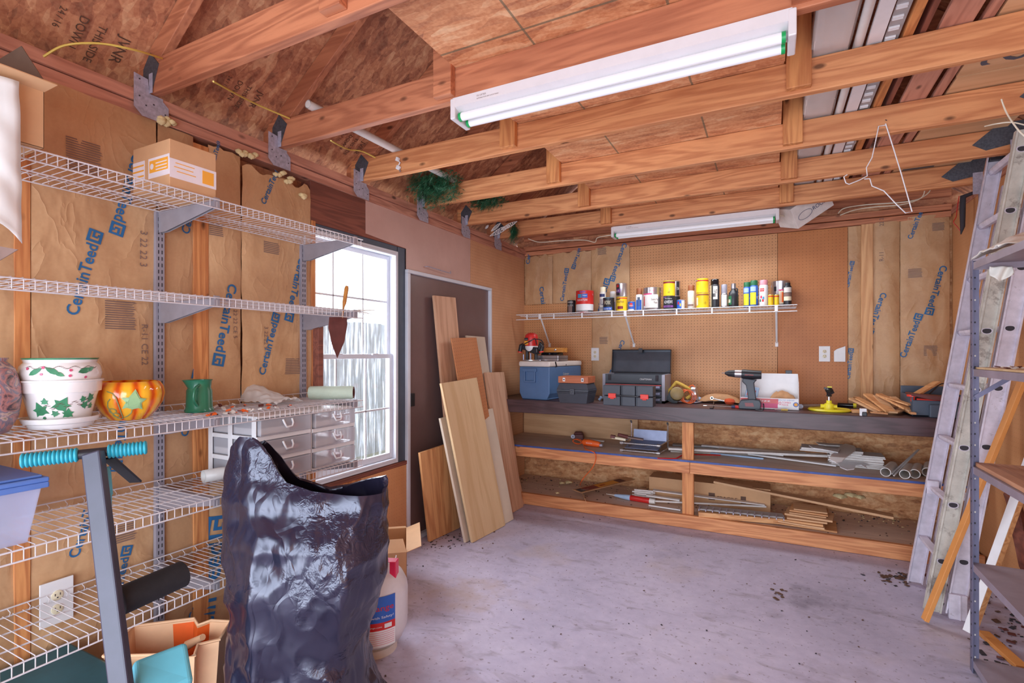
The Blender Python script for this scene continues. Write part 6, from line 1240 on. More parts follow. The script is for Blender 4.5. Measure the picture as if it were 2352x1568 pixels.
# green pitcher
Cg = Vector((-2.165, 1.33, zc)); t = thing('green_pitcher', 'small dark green ceramic pitcher on the pot shelf', 'pitcher', Cg, rz=R(30)); b = MB(); b.lathe([(.054, 0), (.056, .006), (.05, .02), (.048, .09), (.043, .1), (.046, .13), (.05, .136), (.044, .134), (.04, .1), (0, .08)], 30, fn=lambda a, z: 1 + (.35 if z > .12 else 0) * max(0, math.cos(a + 2.2)) ** 6); b.build('pitcher_body', M['greenpot'], parent=t, smooth=40)
b = MB(); b.tube(cable([(.02, -.042, .115), (.02, -.07, .1), (.018, -.075, .06), (.018, -.05, .03)]), .006, 8); b.build('handle', M['greenpot'], parent=t, smooth=60)
b = MB(); q = at(478, 893, X=-2.16); q2 = at(482, 938, Z=zc + .004); b.bar(q2 + Vector((0, 0, 0)), q, .016, .006); one('white_stick', b, M['white'], 'flat white stick leaning against the green pitcher', 'stick', bevel=.001)
b = MB(); b.bar(at(486, 938, Z=zc + .004), at(510, 925, Z=zc + .004), .012, .005); one('white_stick', b, M['white'], 'short white stick lying right of the green pitcher', 'stick', bevel=.001)
# crumpled plastic bag
b = MB(); pc = at(585, 915, Z=zc)
pA = at(512, 918, Z=zc); pB = at(655, 930, Z=zc); dd = pB - pA; ss = Vector((-dd.y, dd.x, 0)).normalized()
b.grid(lambda u, v: pA + dd * u + ss * (.15 * (v - .3)) + Vector((0, 0, .006 + (.085 * (1 - u) ** .6 * math.sin(PI * min(1, u + .12)) + .018) * math.sin(PI * v) ** .7 + .02 * abs(noise.noise(Vector((u * 9, v * 6, 2)))))), 40, 18)
one('plastic_bag', b, M['film'], 'crumpled thin white plastic bag on the pot shelf', 'plastic bag', smooth=80)
b = MB(); random.seed(21)
for k in range(34):
    p = at(random.uniform(500, 700), random.uniform(930, 962), Z=zc); p.x = min(p.x, SX - .03); s = random.uniform(.006, .016); b.cbox(p + Vector((0, 0, s * .4)), (s, s * 1.4, s * .4), (random.uniform(-.5, .5), random.uniform(-.5, .5), random.uniform(0, 3)), k % 3)
one('shelf_litter', b, [M['offwhite'], M['rust'], M['orange']], 'small scraps of plastic and leaf lying on the pot shelf', 'litter', kind='stuff')
# paint roller cover
a = Vector((-2.19, 1.93, zc + .036)); c = Vector((-1.995, 2.055, zc + .036)); b = MB(); d_ = (c - a).normalized()
b.tube([a, a + d_ * .008, c - d_ * .008, c], [.03, .035, .035, .03], 26, 0, False); b.tube([c, a], [.021, .021], 20, 1, False)
s_ = d_.cross(Vector((0, 0, 1))).normalized(); u_ = s_.cross(d_); n = 26; vs = [c + (s_ * math.cos(2 * PI * i / n) + u_ * math.sin(2 * PI * i / n)) * r_ for r_ in (.031, .02) for i in range(n)]; b.add(vs, [(i, (i + 1) % n, n + (i + 1) % n, n + i) for i in range(n)], 1)
M['nap'] = pm('roller_nap', (196, 214, 196), .9, var=.05, bmp=.4, bs_=200); one('roller_cover', b, [M['nap'], M['rust']], 'pale green fluffy paint roller cover on the pot shelf before the window', 'paint roller', smooth=40)
# top shelf cartons
zt = SH['top'] + .0018
t = thing('small_carton', 'small brown carton with orange and white tape on the top wire shelf', 'box', (-2.075, 1.185, zt), rz=R(0)); X0, X1, Y0, Y1, Hc = -.125, .115, -.09, .085, .175
b = MB(); b.box(X0, X1, Y0, Y1, 0, Hc); b.build('carton', M['cardboard'], parent=t, bevel=.002)
b = MB()
b.box(X0 - .0, -.045, Y0 - .001, Y0, .045, .12, 0); b.box(-.02, X1, Y0 - .001, Y0, .045, .12, 0); b.box(X1, X1 + .001, Y0, Y1, .035, .105, 0)
b.box(-.012, X1 - .008, Y0 - .0015, Y0 - .001, .065, .11, 1); b.box(X1 + .001, X1 + .0015, .03, .075, .045, .095, 1)
for z in (.06, .08, .1): b.box(X0, -.05, Y0 - .0015, Y0 - .001, z, z + .006, 1)
for y_, z_ in ((-.07, .09), (-.075, .075), (-.065, .06)): b.box(X1 + .001, X1 + .0015, y_, y_ + .07, z_, z_ + .003, 1)
for z_ in (.095, .083, .071): b.box(.03, .10, Y0 - .002, Y0 - .0015, z_, z_ + .004, 0)
b.T = Matrix.Translation((.005, Y0 - .0018, .088)) @ Matrix.Rotation(R(90), 4, 'X'); b.lathe([(.007, 0), (.011, 0), (.011, .0006), (.007, .0006)], 18, 0); b.T = Matrix.Identity(4)
b.build('orange_tape', [M['plasterwhite'], M['ltlabel']], parent=t)
t = thing('open_carton', 'open brown carton with raised flaps at the left end of the top wire shelf', 'box', (-2.12, .50, zt)); b = MB(); b.box(-.19, .185, -.26, .225, 0, .003); b.box(-.19, .185, -.26, -.257, 0, .17); b.box(-.19, .185, .222, .225, 0, .17); b.box(-.19, -.187, -.26, .225, 0, .17); b.box(.182, .185, -.26, .225, 0, .17); b.build('carton', M['cardboard'], parent=t, bevel=.001)
b = MB(); b.add([(.185, -.26, .17), (.185, .225, .17), (.24, .235, .182), (.24, -.26, .182)], [(0, 1, 2, 3)]); b.build('side_flap', M['cardboard'], parent=t, thick=.003)
b = MB(); b.add([at(106, 192, X=-1.97), at(50, 106, X=-2.06), at(-40, 160, X=-2.22), at(-40, 172, X=-2.2)], [(0, 1, 2, 3)]); b.build('raised_flap', M['cardboard_d'], parent=t, world=True, thick=.003, label='dark raised flap')
# plastic film hanging
b = MB()
b.grid(lambda u, v: Vector((-1.905 + .012 * noise.noise(Vector((u * 4, v * 7, 0))) + .008 * math.sin(u * 14 + v * 3), .38 + .275 * u + .012 * v, 2.165 - (.36 + .05 * u + .045 * u ** 8) * v)), 18, 26)
one('plastic_sheet', b, M['film'], 'white translucent plastic sheet hanging off the top shelf at the far left', 'plastic sheet', smooth=80, thick=.0008)
b = MB(); p = at(0, 570, X=-2.0); b.add([at(-30, 560, X=-2.1), at(42, 573, X=-1.98), at(0, 598, X=-2.05), at(-30, 610, X=-2.1)], [(0, 1, 2, 3)]); b_ = one('paper_flap', b, M['grey_ink'], 'grey torn paper corner sticking out above the second shelf at the left edge', 'paper', thick=.002)
# trowel saw stuck through the second shelf
t = thing('hand_trowel', 'old trowel-like saw with wooden grip hanging through the second wire shelf', 'hand tool', at(778, 740, X=-1.995))
b = MB(); pts = [at(x, y, X=-1.995) for x, y in ((756, 728), (796, 728), (797, 745), (790, 785), (774, 822), (762, 790), (754, 752))]; n = len(pts); b.add(pts + [p + Vector((.003, 0, 0)) for p in pts], [tuple(range(n)), tuple(range(2 * n - 1, n - 1, -1))] + [(i, (i + 1) % n, n + (i + 1) % n, n + i) for i in range(n)]); b.build('blade', M['rust'], parent=t, world=True)
b = MB(); b.tube([at(786, 730, X=-1.994), at(789, 705, X=-1.994), at(791, 695, X=-1.994), at(796, 662, X=-1.994), at(797, 657, X=-1.994)], [.004, .005, .010, .011, .007], 12); b.build('grip', M['board_amber'], parent=t, world=True, smooth=50)
b = MB(); random.seed(4)
for k in range(12): p = Vector((-1.97, 2.05, SH['second'] + .004)); b.tube([p, p + Vector((random.uniform(-.02, .06), random.uniform(.03, .09), random.uniform(-.03, .012)))], .0014, 4)
one('twine_tuft', b, M['offwhite'], 'tuft of frayed white twine at the right end of the second wire shelf', 'twine')
b = MB(); b.box(-2.27, -2.225, 2.025, 2.06, zc, 1.57); one('wooden_strip', b, M['darkwood'], 'dark wooden strip standing on the pot shelf in front of the window edge', 'wood strip', bevel=.002)

# fourth shelf: clear bin, drawers, pipe
z4 = SH['fourth'] + .0018
t = thing('storage_bin', 'clear plastic storage bin with blue lid on the fourth wire shelf', 'storage bin', (-2.135, .50, z4))
b = MB(); x0, x1, y0, y1, hh = -.165, .165, -.27, .235, .185
def shell(b, s0, s1, zz0, zz1, th=.003):
    (ax0, ax1, ay0, ay1) = s0; (bx0, bx1, by0, by1) = s1
    A = [(ax0, ay0, zz0), (ax1, ay0, zz0), (ax1, ay1, zz0), (ax0, ay1, zz0)]; B_ = [(bx0, by0, zz1), (bx1, by0, zz1), (bx1, by1, zz1), (bx0, by1, zz1)]
    b.add(A + B_, [(0, 3, 2, 1), (0, 1, 5, 4), (1, 2, 6, 5), (2, 3, 7, 6), (3, 0, 4, 7)])
shell(b, (x0 + .02, x1 - .02, y0, y1 - .03), (x0, x1, y0, y1), 0, hh); b.build('tub', M['clearbin'], parent=t, thick=.003, bevel=.004)
b = MB(); b.box(x0 - .004, x1 + .012, y0, y1 + .012, hh - .008, hh + .006); b.box(x0 + .0, x1 - .0, y0, y1, hh + .006, hh + .014); b.box(x1 - .004, x1 + .012, y0, y1 + .012, hh - .026, hh - .008); b.build('lid', M['bluebin'], parent=t, bevel=.004)
b = MB()
for k in range(4): b.cbox((.05, -.02 + .04 * k, .055 + .006 * k), (.14, .13, .004), (.5 * math.sin(k), .5, .5 * k - .8), k % 2)
b.build('folded_papers', [M['cream'], M['offwhite']], parent=t)
b = MB(); b.box(-2.28, -2.02, .30, .60, z4 + .2, z4 + .235); one('black_tray', b, M['black'], 'black flat object lying on the blue bin lid', 'tray', bevel=.012)
def drawer_unit(label, ya, yb, hz):
    t = thing('drawer_unit', label, 'drawer unit', (-2.13, (ya + yb) / 2, z4), group='plastic drawer units'); W = (yb - ya) / 2; x0, x1 = -.17, .165; n = 3; dh = hz / n
    b = MB()
    for k in range(n + 1): b.box(x0, x1, -W, W, k * dh - (.0 if k == 0 else .011), k * dh + (.008 if k < n else 0))
    for sx in (x0, x0 + .14, x1 - .035): 
        for sy in (-W - .002, W - .002): b.box(sx + .001, sx + .029, sy, sy + .004, .001, hz - .001)
    b.box(x0 - .003, x0 - .0005, -W, W, 0, hz); b.build('frame', M['white'], parent=t, bevel=.002)
    for k in range(n):
        b = MB(); z0, z1 = k * dh + .010, (k + 1) * dh - .013; b.box(x0 + .01, x1 + .012, -W + .008, W - .008, z0, z1); d_ = b.build('drawer', M['drawer'], parent=t, bevel=.004)
        b = MB(); b.tube([(x1 + .014, -.03 * .8, z1 - .012), (x1 + .024, -.028 * .8, z1 - .03), (x1 + .026, -.015, z1 - .045), (x1 + .026, .015, z1 - .045), (x1 + .024, .028 * .8, z1 - .03), (x1 + .014, .03 * .8, z1 - .012)], .0045, 8); b.build('handle', M['white'], parent=d_, smooth=60)
        b = MB(); b.box(x0 + .02, x1 - .01, -W + .014, -.01 + .02 * k, z0 + .004, z0 + .03); b.box(x0 + .1, x1 - .06, .0, W - .02, z0 + .004, z0 + .024, 1); b.build('contents', [M['dirtwhite'], M['pink']], parent=d_)
    return t
drawer_unit('left white plastic unit with three frosted drawers behind the trash bag', 1.455, 1.742, .292)
drawer_unit('right white plastic unit with three frosted drawers before the window', 1.752, 2.03, .286)
b = MB(); p = at(467, 1076, X=-2.2); b.tube([(p.x, p.y, z4 + .028), (p.x + .03, p.y + .16, z4 + .028)], .027, 20, 0, False); b.tube([(p.x + .03, p.y + .16, z4 + .028), (p.x, p.y, z4 + .028)], .022, 20, 0, False); one('pvc_elbow', b, M['pvc'], 'short white pipe lying left of the drawer units', 'pipe', smooth=50, thick=.002)

# ================================================================== FLOOR, LEFT FOREGROUND
# exercise machine
t = thing('exercise_machine', 'dark steel exercise machine with ribbed teal grips and black foam roller', 'exercise machine', at(235, 1300, D=1.22).xy.to_3d())
top = at(214, 1050, D=1.26); low = at(277, 1568, D=1.14); dr = (low - top).normalized(); foot = top + dr * ((top.z - .03) / -dr.z)
b = MB(); b.bar(top + Vector((0, 0, .012)), foot, .022, .044, up=(math.cos(TH), math.sin(TH), 0)); b.build('upright', M['steelp'] if 'steelp' in M else M.setdefault('steelp', pm('machine_steel', (58, 56, 72), .4, var=.15)), parent=t, world=True, bevel=.004)
hl = at(48, 1058, D=1.20); hr = at(338, 1027, D=1.33); hd = (hr - hl)
b = MB(); b.tube([hl + hd * .04, hr - hd * .04], .012, 14); b.build('handlebar', M['black'], parent=t, world=True, smooth=40)
for (f0, f1) in ((.0, .43), (.665, 1.0)):
    b = MB(); pts = []; rs = []; n = int((f1 - f0) * 80)
    for k in range(n + 1): pts.append(hl + hd * (f0 + (f1 - f0) * k / n)); rs.append(.0165 + .0018 * math.sin(k * PI * .72)); 
    pts2 = []; rs2 = []; m_ = int(13 * (f1 - f0) / .43) ; 
    for k in range(m_ * 4 + 1): pts2.append(hl + hd * (f0 + (f1 - f0) * k / (m_ * 4))); rs2.append((.0145, .0175, .0178, .0165)[k % 4])
    b.tube(pts2, rs2, 18); b.build('foam_grip', M['teal'], parent=t, world=True, smooth=60)
b = MB(); b.bar(at(250, 1052, D=1.29), at(312, 1106, D=1.42), .03, .006, up=(0, 0, 1)); b.build('strut', M['black'], parent=t, world=True, bevel=.001)
b = MB(); b.tube([at(244, 1072, D=1.29), at(245, 1085, D=1.29), at(247, 1135, D=1.29), at(248, 1140, D=1.29), at(250, 1167, D=1.29)], [.006, .009, .011, .008, .006], 14); b.tube([at(250, 1167, D=1.29), at(250, 1176, D=1.29)], .003, 6, 1); b.build('pull_pin', [M['teal_l'], M['black']], parent=t, world=True, smooth=40)
b = MB(); b.tube([at(272, 1382, D=1.22), at(418, 1318, D=1.36)], .034, 26); b.tube([at(262, 1386, D=1.21), at(272, 1382, D=1.22)], .014, 12); b.build('foam_roller', M['foam'], parent=t, world=True, smooth=40)
# teal seat
c = [at(300, 1545, D=1.22), at(424, 1497, D=1.30), at(440, 1590, D=1.24), at(310, 1650, D=1.15)]
n_ = (c[1] - c[0]).cross(c[3] - c[0]).normalized() * -.05
b = MB(); b.add([p for p in c] + [p + n_ for p in c], [(3, 2, 1, 0), (4, 5, 6, 7)] + [(i, (i + 1) % 4, 4 + (i + 1) % 4, 4 + i) for i in range(4)]); b.build('seat_pad', M['teal_l'], parent=t, world=True, bevel=.012, seg=4)
b = MB(); b.tube([(foot.x - .22, foot.y + .1, .03), (foot.x + .22, foot.y - .1, .03)], .028, 12); b.bar(foot + Vector((0, 0, .0)), (foot.x + .1, foot.y + .5, .03), .05, .05); b.bar((c[2] + c[3]) / 2 + n_ * .6, (foot.x + .09, foot.y + .4, .04), .045, .045, up=(1, 0, 0)); b.build('base', M['steelp'], parent=t, world=True)
# big dark teal tub under the lowest shelf
t = thing('plastic_tub', 'dark teal plastic tub on the floor under the lowest wire shelf', 'tub', (-2.08, .60, .0)); b = MB(); prof(b, .46, -.40, .33, [(0, .03), (.30, .0)]); b.build('tub', M['dkgreen'], parent=t, bevel=.01)
b = MB(); b.box(-.24, .24, -.41, .34, .301, .33); b.build('lid', M['dkgreen'], parent=t, bevel=.01)
# paint tray bucket
cb = at(405, 1482, D=1.92); t = thing('paint_bucket', 'peach roller bucket smeared with orange paint, standing left of the trash bag', 'paint bucket', (cb.x, cb.y, 0), rz=TH + R(12))
zt_ = .335
ol = [(-.19, -.10), (.06, -.14), (.085, -.175), (.12, -.16), (.105, -.09), (.17, -.07), (.17, .06), (.09, .085), (.055, .055), (.02, .115), (-.19, .10)]
b = MB(); n = len(ol)
def olr(s, z): return [(x * s, y * s, z) for x, y in ol]
b.add(olr(.86, 0) + olr(1, zt_), [tuple(range(n - 1, -1, -1))] + [(i, (i + 1) % n, n + (i + 1) % n, n + i) for i in range(n)])
b.add(olr(.83, .01) + olr(.97, zt_), [tuple(range(n))] + [(n + i, n + (i + 1) % n, (i + 1) % n, i) for i in range(n)], 0)
for i in (7, 8, 9):
    p0, p1 = ol[i], ol[(i + 1) % n]; k = [(p0[0] * .965, p0[1] * .965, zt_ - .01), (p1[0] * .965, p1[1] * .965, zt_ - .01), (p1[0] * .835, p1[1] * .835, .02), (p0[0] * .835, p0[1] * .835, .02)]
    if i != 9: b.add([(x * .995, y * .995, z) for x, y, z in k], [(0, 1, 2, 3)], 1)
    else:
        k = [(x * .99, y * .99, z) for x, y, z in k]; f_ = lambda p, q, t_: tuple(p[j] + (q[j] - p[j]) * t_ for j in range(3)); b.add([k[0], f_(k[0], k[1], .36), f_(k[3], k[2], .30), k[3]], [(0, 1, 2, 3)], 1)
b.add([(x * .85, y * .85, .09) for x, y in ol], [tuple(range(n))], 2)
b.build('bucket', [M['peach'], M['orange'], M['maroon']], parent=t)
b = MB(); b.tube([(x, y, zt_) for x, y in ol] + [(ol[0][0], ol[0][1], zt_)], .006, 8); b.build('rim', M['peach'], parent=t, smooth=60)
b = MB(); b.cbox((-.0, -.128, .12), (.12, .004, .16), (0, 0, R(-9)))
b.build('label', M['dk_label'] if 'dk_label' in M else M.setdefault('dk_label', pm('dark_label', (30, 46, 42), .5, var=.05)), parent=t)
b = MB(); b.T = Matrix.Translation((.118, -.135, .25)) @ Matrix.Rotation(R(90), 4, 'X'); b.T = Matrix.Identity(4)
def lab(u, v): # point on the near right face
    return Vector((.0, 0, 0))
A_ = Vector((-.19, -.10, 0)) * .98; B_ = Vector((.06, -.14, 0)) * .98; d_ = (B_ - A_).normalized(); nn = Vector((d_.y, -d_.x, 0))
b = MB(); L_ = (B_ - A_).length
def P_(u, z, o=.004): s = .86 + .14 * z / zt_; return Vector((A_.x / .98 * s, A_.y / .98 * s, 0)) + (Vector((B_.x, B_.y, 0)) - A_) / .98 * s * u + Vector((0, 0, z)) + nn * o
b.add([P_(.5, .06), P_(1, .06), P_(1, .25), P_(.5, .25)], [(0, 1, 2, 3)], 0)
m_ = [P_(.76 + .19 * math.cos(q), .205 + .028 * math.sin(q), .006) for q in [2 * PI * k / 24 for k in range(24)]]; b.add(m_, [tuple(range(24))], 1)
m_ = [P_(.76 + .17 * math.cos(q), .205 + .023 * math.sin(q), .0068) for q in [2 * PI * k / 24 for k in range(24)]]; b.add(m_, [tuple(range(24))], 2)
b.text("Paint 'N Project", P_(.63, .198, .008), d_, (0, 0, 1), w=.065, h=.014, mi=3)
for k in range(6): b.add([P_(.56, .16 - k * .014, .006), P_(.56 + .36 - .02 * k, .16 - k * .014, .006), P_(.56 + .36 - .02 * k, .164 - k * .014, .006), P_(.56, .164 - k * .014, .006)], [(0, 1, 2, 3)], 3)
b.build('printed_label', [M['dk_label'], M['yellow'], M['maroon'], M['offwhite']], parent=t)
b = MB(); k0 = P_(.62, .30, .008); b.tube(cable([k0 + Vector((.0, 0, .02)), k0, P_(.5, .22, .02), P_(.3, .1, .03), P_(.1, .05, .03)]), .003, 6); b.build('bail_handle', M['galv'], parent=t, smooth=60)
b = MB(); b.tube([P_(.62, .30, .0), P_(.62, .30, .012)], .013, 16); b.tube([(.09, .0, zt_ - .02), (.02, .05, zt_ - .07)], [.012, .018], 10); b.build('handle_boss', M['peach'], parent=t, smooth=50)

# trash bag
Bc = at(705, 1400, D=1.93); t0 = Vector((Bc.x, Bc.y, 0))
ex = Vector((math.cos(TH), math.sin(TH), 0)); ey = Vector((-math.sin(TH), math.cos(TH), 0))
def interp(tab, z):
    for (z0, a), (z1, c) in zip(tab[:-1], tab[1:]):
        if z0 <= z <= z1: k = (z - z0) / (z1 - z0); k = k * k * (3 - 2 * k); return tuple(p + (q - p) * k for p, q in zip(a, c))
    return tab[-1][1]
# height: (left extent, right extent, half depth) in the bag's own frame, metres from the middle
tab = [(0, (-.24, .25, .19)), (.03, (-.31, .345, .24)), (.09, (-.315, .30, .235)), (.18, (-.30, .25, .225)), (.30, (-.285, .245, .21)), (.42, (-.28, .28, .215)), (.55, (-.305, .305, .215)), (.70, (-.32, .305, .19)), (.84, (-.322, .305, .13)), (.95, (-.315, .31, .09)), (1.03, (-.30, .30, .075)), (1.09, (-.29, .29, .06))]
def topz(a):     # a: 0 = right, pi/2 = away, pi = left, 3pi/2 = towards camera
    ca = math.cos(a); xn = .31 * (abs(ca) ** .8) * (1 if ca > 0 else -1); fr = math.sin(a) < 0
    T = [(-.32, .955), (-.29, 1.05), (-.25, 1.09), (-.19, 1.088), (-.15, 1.06), (-.10, 1.00), (-.04, .935), (.06, .905), (.2, .885), (.32, .875)] if fr else [(-.32, .955), (-.28, 1.03), (-.22, 1.06), (-.15, 1.0), (-.08, .9), (.05, .86), (.14, .875), (.22, .905), (.29, .925), (.32, .875)]
    for (x0, t0_), (x1, t1_) in zip(T[:-1], T[1:]):
        if xn <= x1: return t0_ + (t1_ - t0_) * (xn - x0) / (x1 - x0)
    return T[-1][1]
def bagp(u, v):
    a = 2 * PI * u
    if v < .86: vv = v / .86; z = topz(a) * vv; inner = 0
    else: vv = 1 - (v - .86) / .14 * .45; z = topz(a) * vv; inner = 1
    l, r_, d_ = interp(tab, z); l *= .93; r_ *= .965; ca, sa = math.cos(a), math.sin(a)
    if inner: l *= .93 - .3 * (1 - vv); r_ *= .93 - .3 * (1 - vv); d_ *= .9 - .3 * (1 - vv)
    e = .8; x = (r_ if ca > 0 else -l) * (abs(ca) ** e) * (1 if ca > 0 else -1); y = d_ * (abs(sa) ** e) * (1 if sa > 0 else -1)
    w_ = Vector((x * 4.5, y * 4.5, z * 2.2)); n1 = noise.noise(w_); rid = 1 - abs(noise.noise(Vector((x * 5, y * 5, z * 1.3)))) * 2.4; rid2 = 1 - abs(noise.noise(Vector((x * 6 + z * 5, y * 6, z * 5 - x * 5)))) * 2.2
    am = min(1, z / .08); rid3 = 1 - abs(noise.noise(Vector((x * 13 - z * 8, y * 13, z * 6 + x * 9)))) * 2.2; f = 1 + am * (.06 * n1 + .07 * (rid - .5) + .05 * (rid2 - .5) + .022 * (rid3 - .5)); x *= f; y *= f
    pk = math.exp(-((a - 3.35) / .5) ** 2) * max(0, (z - .88) / .2); 
    return t0 + ex * x + ey * y + Vector((0, 0, max(.003, z)))
b = MB(); NU, NV = 220, 190; vs = [bagp(i / NU, j / NV) for j in range(NV + 1) for i in range(NU)]
b.add(vs, [(j * NU + i, j * NU + (i + 1) % NU, (j + 1) * NU + (i + 1) % NU, (j + 1) * NU + i) for j in range(NV) for i in range(NU)]); b.add([vs[i] for i in range(NU)], [tuple(range(NU - 1, -1, -1))])
one('trash_bag', b, M['bag'], 'big wrinkled black trash bag standing open in front of the shelves', 'trash bag', smooth=75)

# propane tank
tk = thing('propane_tank', 'white propane tank with blue and red label, half behind the trash bag', 'propane tank', (-1.675, 1.86, 0)); 
b = MB(); b.lathe([(.10, 0), (.105, .0), (.105, .035), (.10, .035), (.09, .04)], 36); b.build('foot_ring', M['offwhite'], parent=tk, smooth=35)
M['tankwhite'] = pm('tank_enamel', (214, 208, 212), .35, var=.06)
b = MB(); pf = [(.0, .022), (.08, .03), (.13, .06), (.152, .11), (.155, .15), (.155, .28), (.15, .31), (.13, .35), (.09, .385), (.04, .40), (0, .402)]; b.lathe(pf, 48); b.build('tank_body', M['tankwhite'], parent=tk, smooth=50)
b = MB(); fa = math.atan2(-1.86, 1.675) + .0; 
def cyl(a0, a1, z0, z1, mi, off): band(b, .155, z0, z1, mi, a0, a1, 40, off)
cyl(fa - .9, fa + .62, .19, .305, 0, .0012); cyl(fa - .9, fa + .62, .155, .19, 1, .0012); cyl(fa - .9, fa + .62, .08, .155, 2, .0012)
ctext(b, 'Exchange', .1575, fa + .02, .235, .032, 1, w=.17); ctext(b, 'Grill with Safety!', .1575, fa + .08, .205, .014, 2, w=.15); ctext(b, 'exchange.com', .1575, fa - .05, .166, .010, 2, w=.08)
for k in range(7): cyl(fa - .2, fa + .58, .145 - k * .009, .1475 - k * .009, 3, .002)
cyl(fa + .28, fa + .5, .163, .182, 2, .002)
b.build('label', [M['labelblue'], M['red'], M['white'], M['pink']], parent=tk, smooth=40)
b = MB(); 
for a0, a1 in ((fa - 1.9, fa + 1.6),): 
    k = 24; vs = [(.10 * math.cos(a0 + (a1 - a0) * i / k), .10 * math.sin(a0 + (a1 - a0) * i / k), z) for z in (.36, .425) for i in range(k + 1)]; b.add(vs, [(i, i + 1, k + 2 + i, k + 1 + i) for i in range(k)])
b.build('collar', M['tankwhite'], parent=tk, thick=.004, smooth=60)
b = MB(); b.lathe([(.035, .395), (.04, .41), (.045, .44), (.05, .45), (.046, .46), (.03, .465), (0, .465)], 20); b.cbox(Vector((.104 * math.cos(TH) , .104 * math.sin(TH) - .035, .388)), (.055, .05, .078), (0, 0, .4)); b.build('valve_cap', M['crimson'], parent=tk, smooth=40, bevel=.003)
# carton behind the tank
t = thing('floor_carton', 'open brown carton on the floor behind the propane tank', 'box', (-1.78 - .17 * .78 - .2 * .636, 2.23 - .17 * .62 + .2 * .8, 0), rz=R(38.5)); b = MB(); b.box(-.15, .17, -.2, .2, 0, .003); b.box(-.15, .17, -.2, -.197, 0, .30); b.box(-.15, .17, .197, .2, 0, .30); b.box(-.15, -.147, -.2, .2, 0, .30); b.box(.167, .17, -.2, .2, 0, .30); b.build('carton', M['cardboard'], parent=t)
b = MB(); b.add([(.17, -.2, .30), (.17, .2, .30), (.25, .21, .325), (.25, -.19, .325)], [(0, 1, 2, 3)]); b.add([(-.15, .2, .30), (.17, .2, .30), (.16, .29, .28), (-.14, .29, .28)], [(0, 1, 2, 3)]); b.add([(-.15, -.2, .30), (.17, -.2, .30), (.15, -.13, .35), (-.12, -.13, .35)], [(0, 1, 2, 3)]); b.build('flap', M['cardboard'], parent=t, thick=.003)

# ================================================================== RIGHT SIDE
# extension ladder, two sections side by side against the right wall
t = thing('extension_ladder', 'long weathered aluminium extension ladder leaning on the right wall', 'ladder', (.8, 3.6, 0)); LT = 2.52; SLP = .148
def lx(x0, z): return x0 + SLP * z
for sec, x0 in (('a', .735), ('b', .822)):
    for y, yn in ((3.45, 0), (3.84, 1)):
        b = MB(); w2 = .072 if sec == 'a' else .078; s = 1 if yn == 0 else -1
        for (xa, xb_, ya, yb_) in ((0, w2, 0, .003), (0, .003, 0, s * .028), (w2 - .003, w2, 0, s * .028)):
            za, zb_ = (.012, LT) if sec == 'a' else (.02, 2.34)
            v8 = []
            for z in (za, zb_):
                X = lx(x0, z)
                for (p, q) in ((xa, ya), (xb_, ya), (xb_, yb_), (xa, yb_)): v8.append((X + p, y + (q if yn == 0 else (-.003 if q == .003 else q)), z))
            b.add(v8, [(0, 3, 2, 1), (4, 5, 6, 7), (0, 1, 5, 4), (1, 2, 6, 5), (2, 3, 7, 6), (3, 0, 4, 7)])
        # outer lips on the camera side of the near rails
        if yn == 0:
            for xa in (0, w2 - .008):
                v8 = [(lx(x0, z) + xa + dx, y + dy, z) for z in (za, zb_) for dx, dy in ((0, -.012), (.008, -.012), (.008, 0), (0, 0))]; b.add(v8, [(0, 3, 2, 1), (4, 5, 6, 7), (0, 1, 5, 4), (1, 2, 6, 5), (2, 3, 7, 6), (3, 0, 4, 7)])
        b.build('side_rail', M['alu_d'] if (sec == 'a' and yn == 0) else M['alu'], parent=t, world=True, bevel=.0008)
    for k in range(8):
        z = .29 + .305 * k + (.012 if sec == 'b' else 0)
        if sec == 'b' and z > 2.2: continue
        X = lx(x0, z) + .036; b = MB(); b.prism([(X - .02, z + .012), (X + .02, z + .012), (X + .02, z - .002), (X + .01, z - .016), (X - .01, z - .016), (X - .02, z - .002)], 'y', 3.45, 3.84); r_ = b.build('rung', M['alu'], parent=t, world=True, bevel=.002)
        b = MB(); pr_ = [(X + .023 * math.cos(q), z - .002 + (.017 * math.sin(q) if math.sin(q) < 0 else .015 * math.sin(q) ** .6 if math.sin(q) > 0 else 0)) for q in [2 * PI * j / 22 for j in range(22)]]
        pi_ = [(X + (px_ - X) * .8, z - .002 + (pz - z + .002) * .8) for px_, pz in pr_]
        n = 22; b.add([(p[0], 3.446, p[1]) for p in pr_] + [(p[0], 3.446, p[1]) for p in pi_], [(i, (i + 1) % n, n + (i + 1) % n, n + i) for i in range(n)], 0); b.add([(p[0], 3.4475, p[1]) for p in pi_], [tuple(range(n))], 1); b.build('rung_socket', [M['alu'], M['slot']], parent=r_, world=True)
b = MB(); X = lx(.735, LT); b.box(X + .002, X + .07, 3.80, 3.84, LT - .035, LT + .05); b.box(X + .01, X + .025, 3.795, 3.80, LT - .02, LT + .055, 1); b.box(X + .045, X + .06, 3.795, 3.80, LT - .02, LT + .055, 1); b.build('end_cap', [M['black'], M['chrome']], parent=t, world=True, bevel=.006)
b = MB(); X = lx(.735, .6); b.box(X + .003, X + .06, 3.80, 3.838, .56, .64); b.build('rail_bracket', M['alu'], parent=t, world=True, bevel=.003)
b = MB(); X = lx(.83, .05); b.box(X + .0, X + .075, 3.425, 3.45, .0, .13); b.box(X + .04, X + .05, 3.42, 3.425, .0, .13); b.build('foot_bracket', M['alu'], parent=t, world=True, bevel=.003)

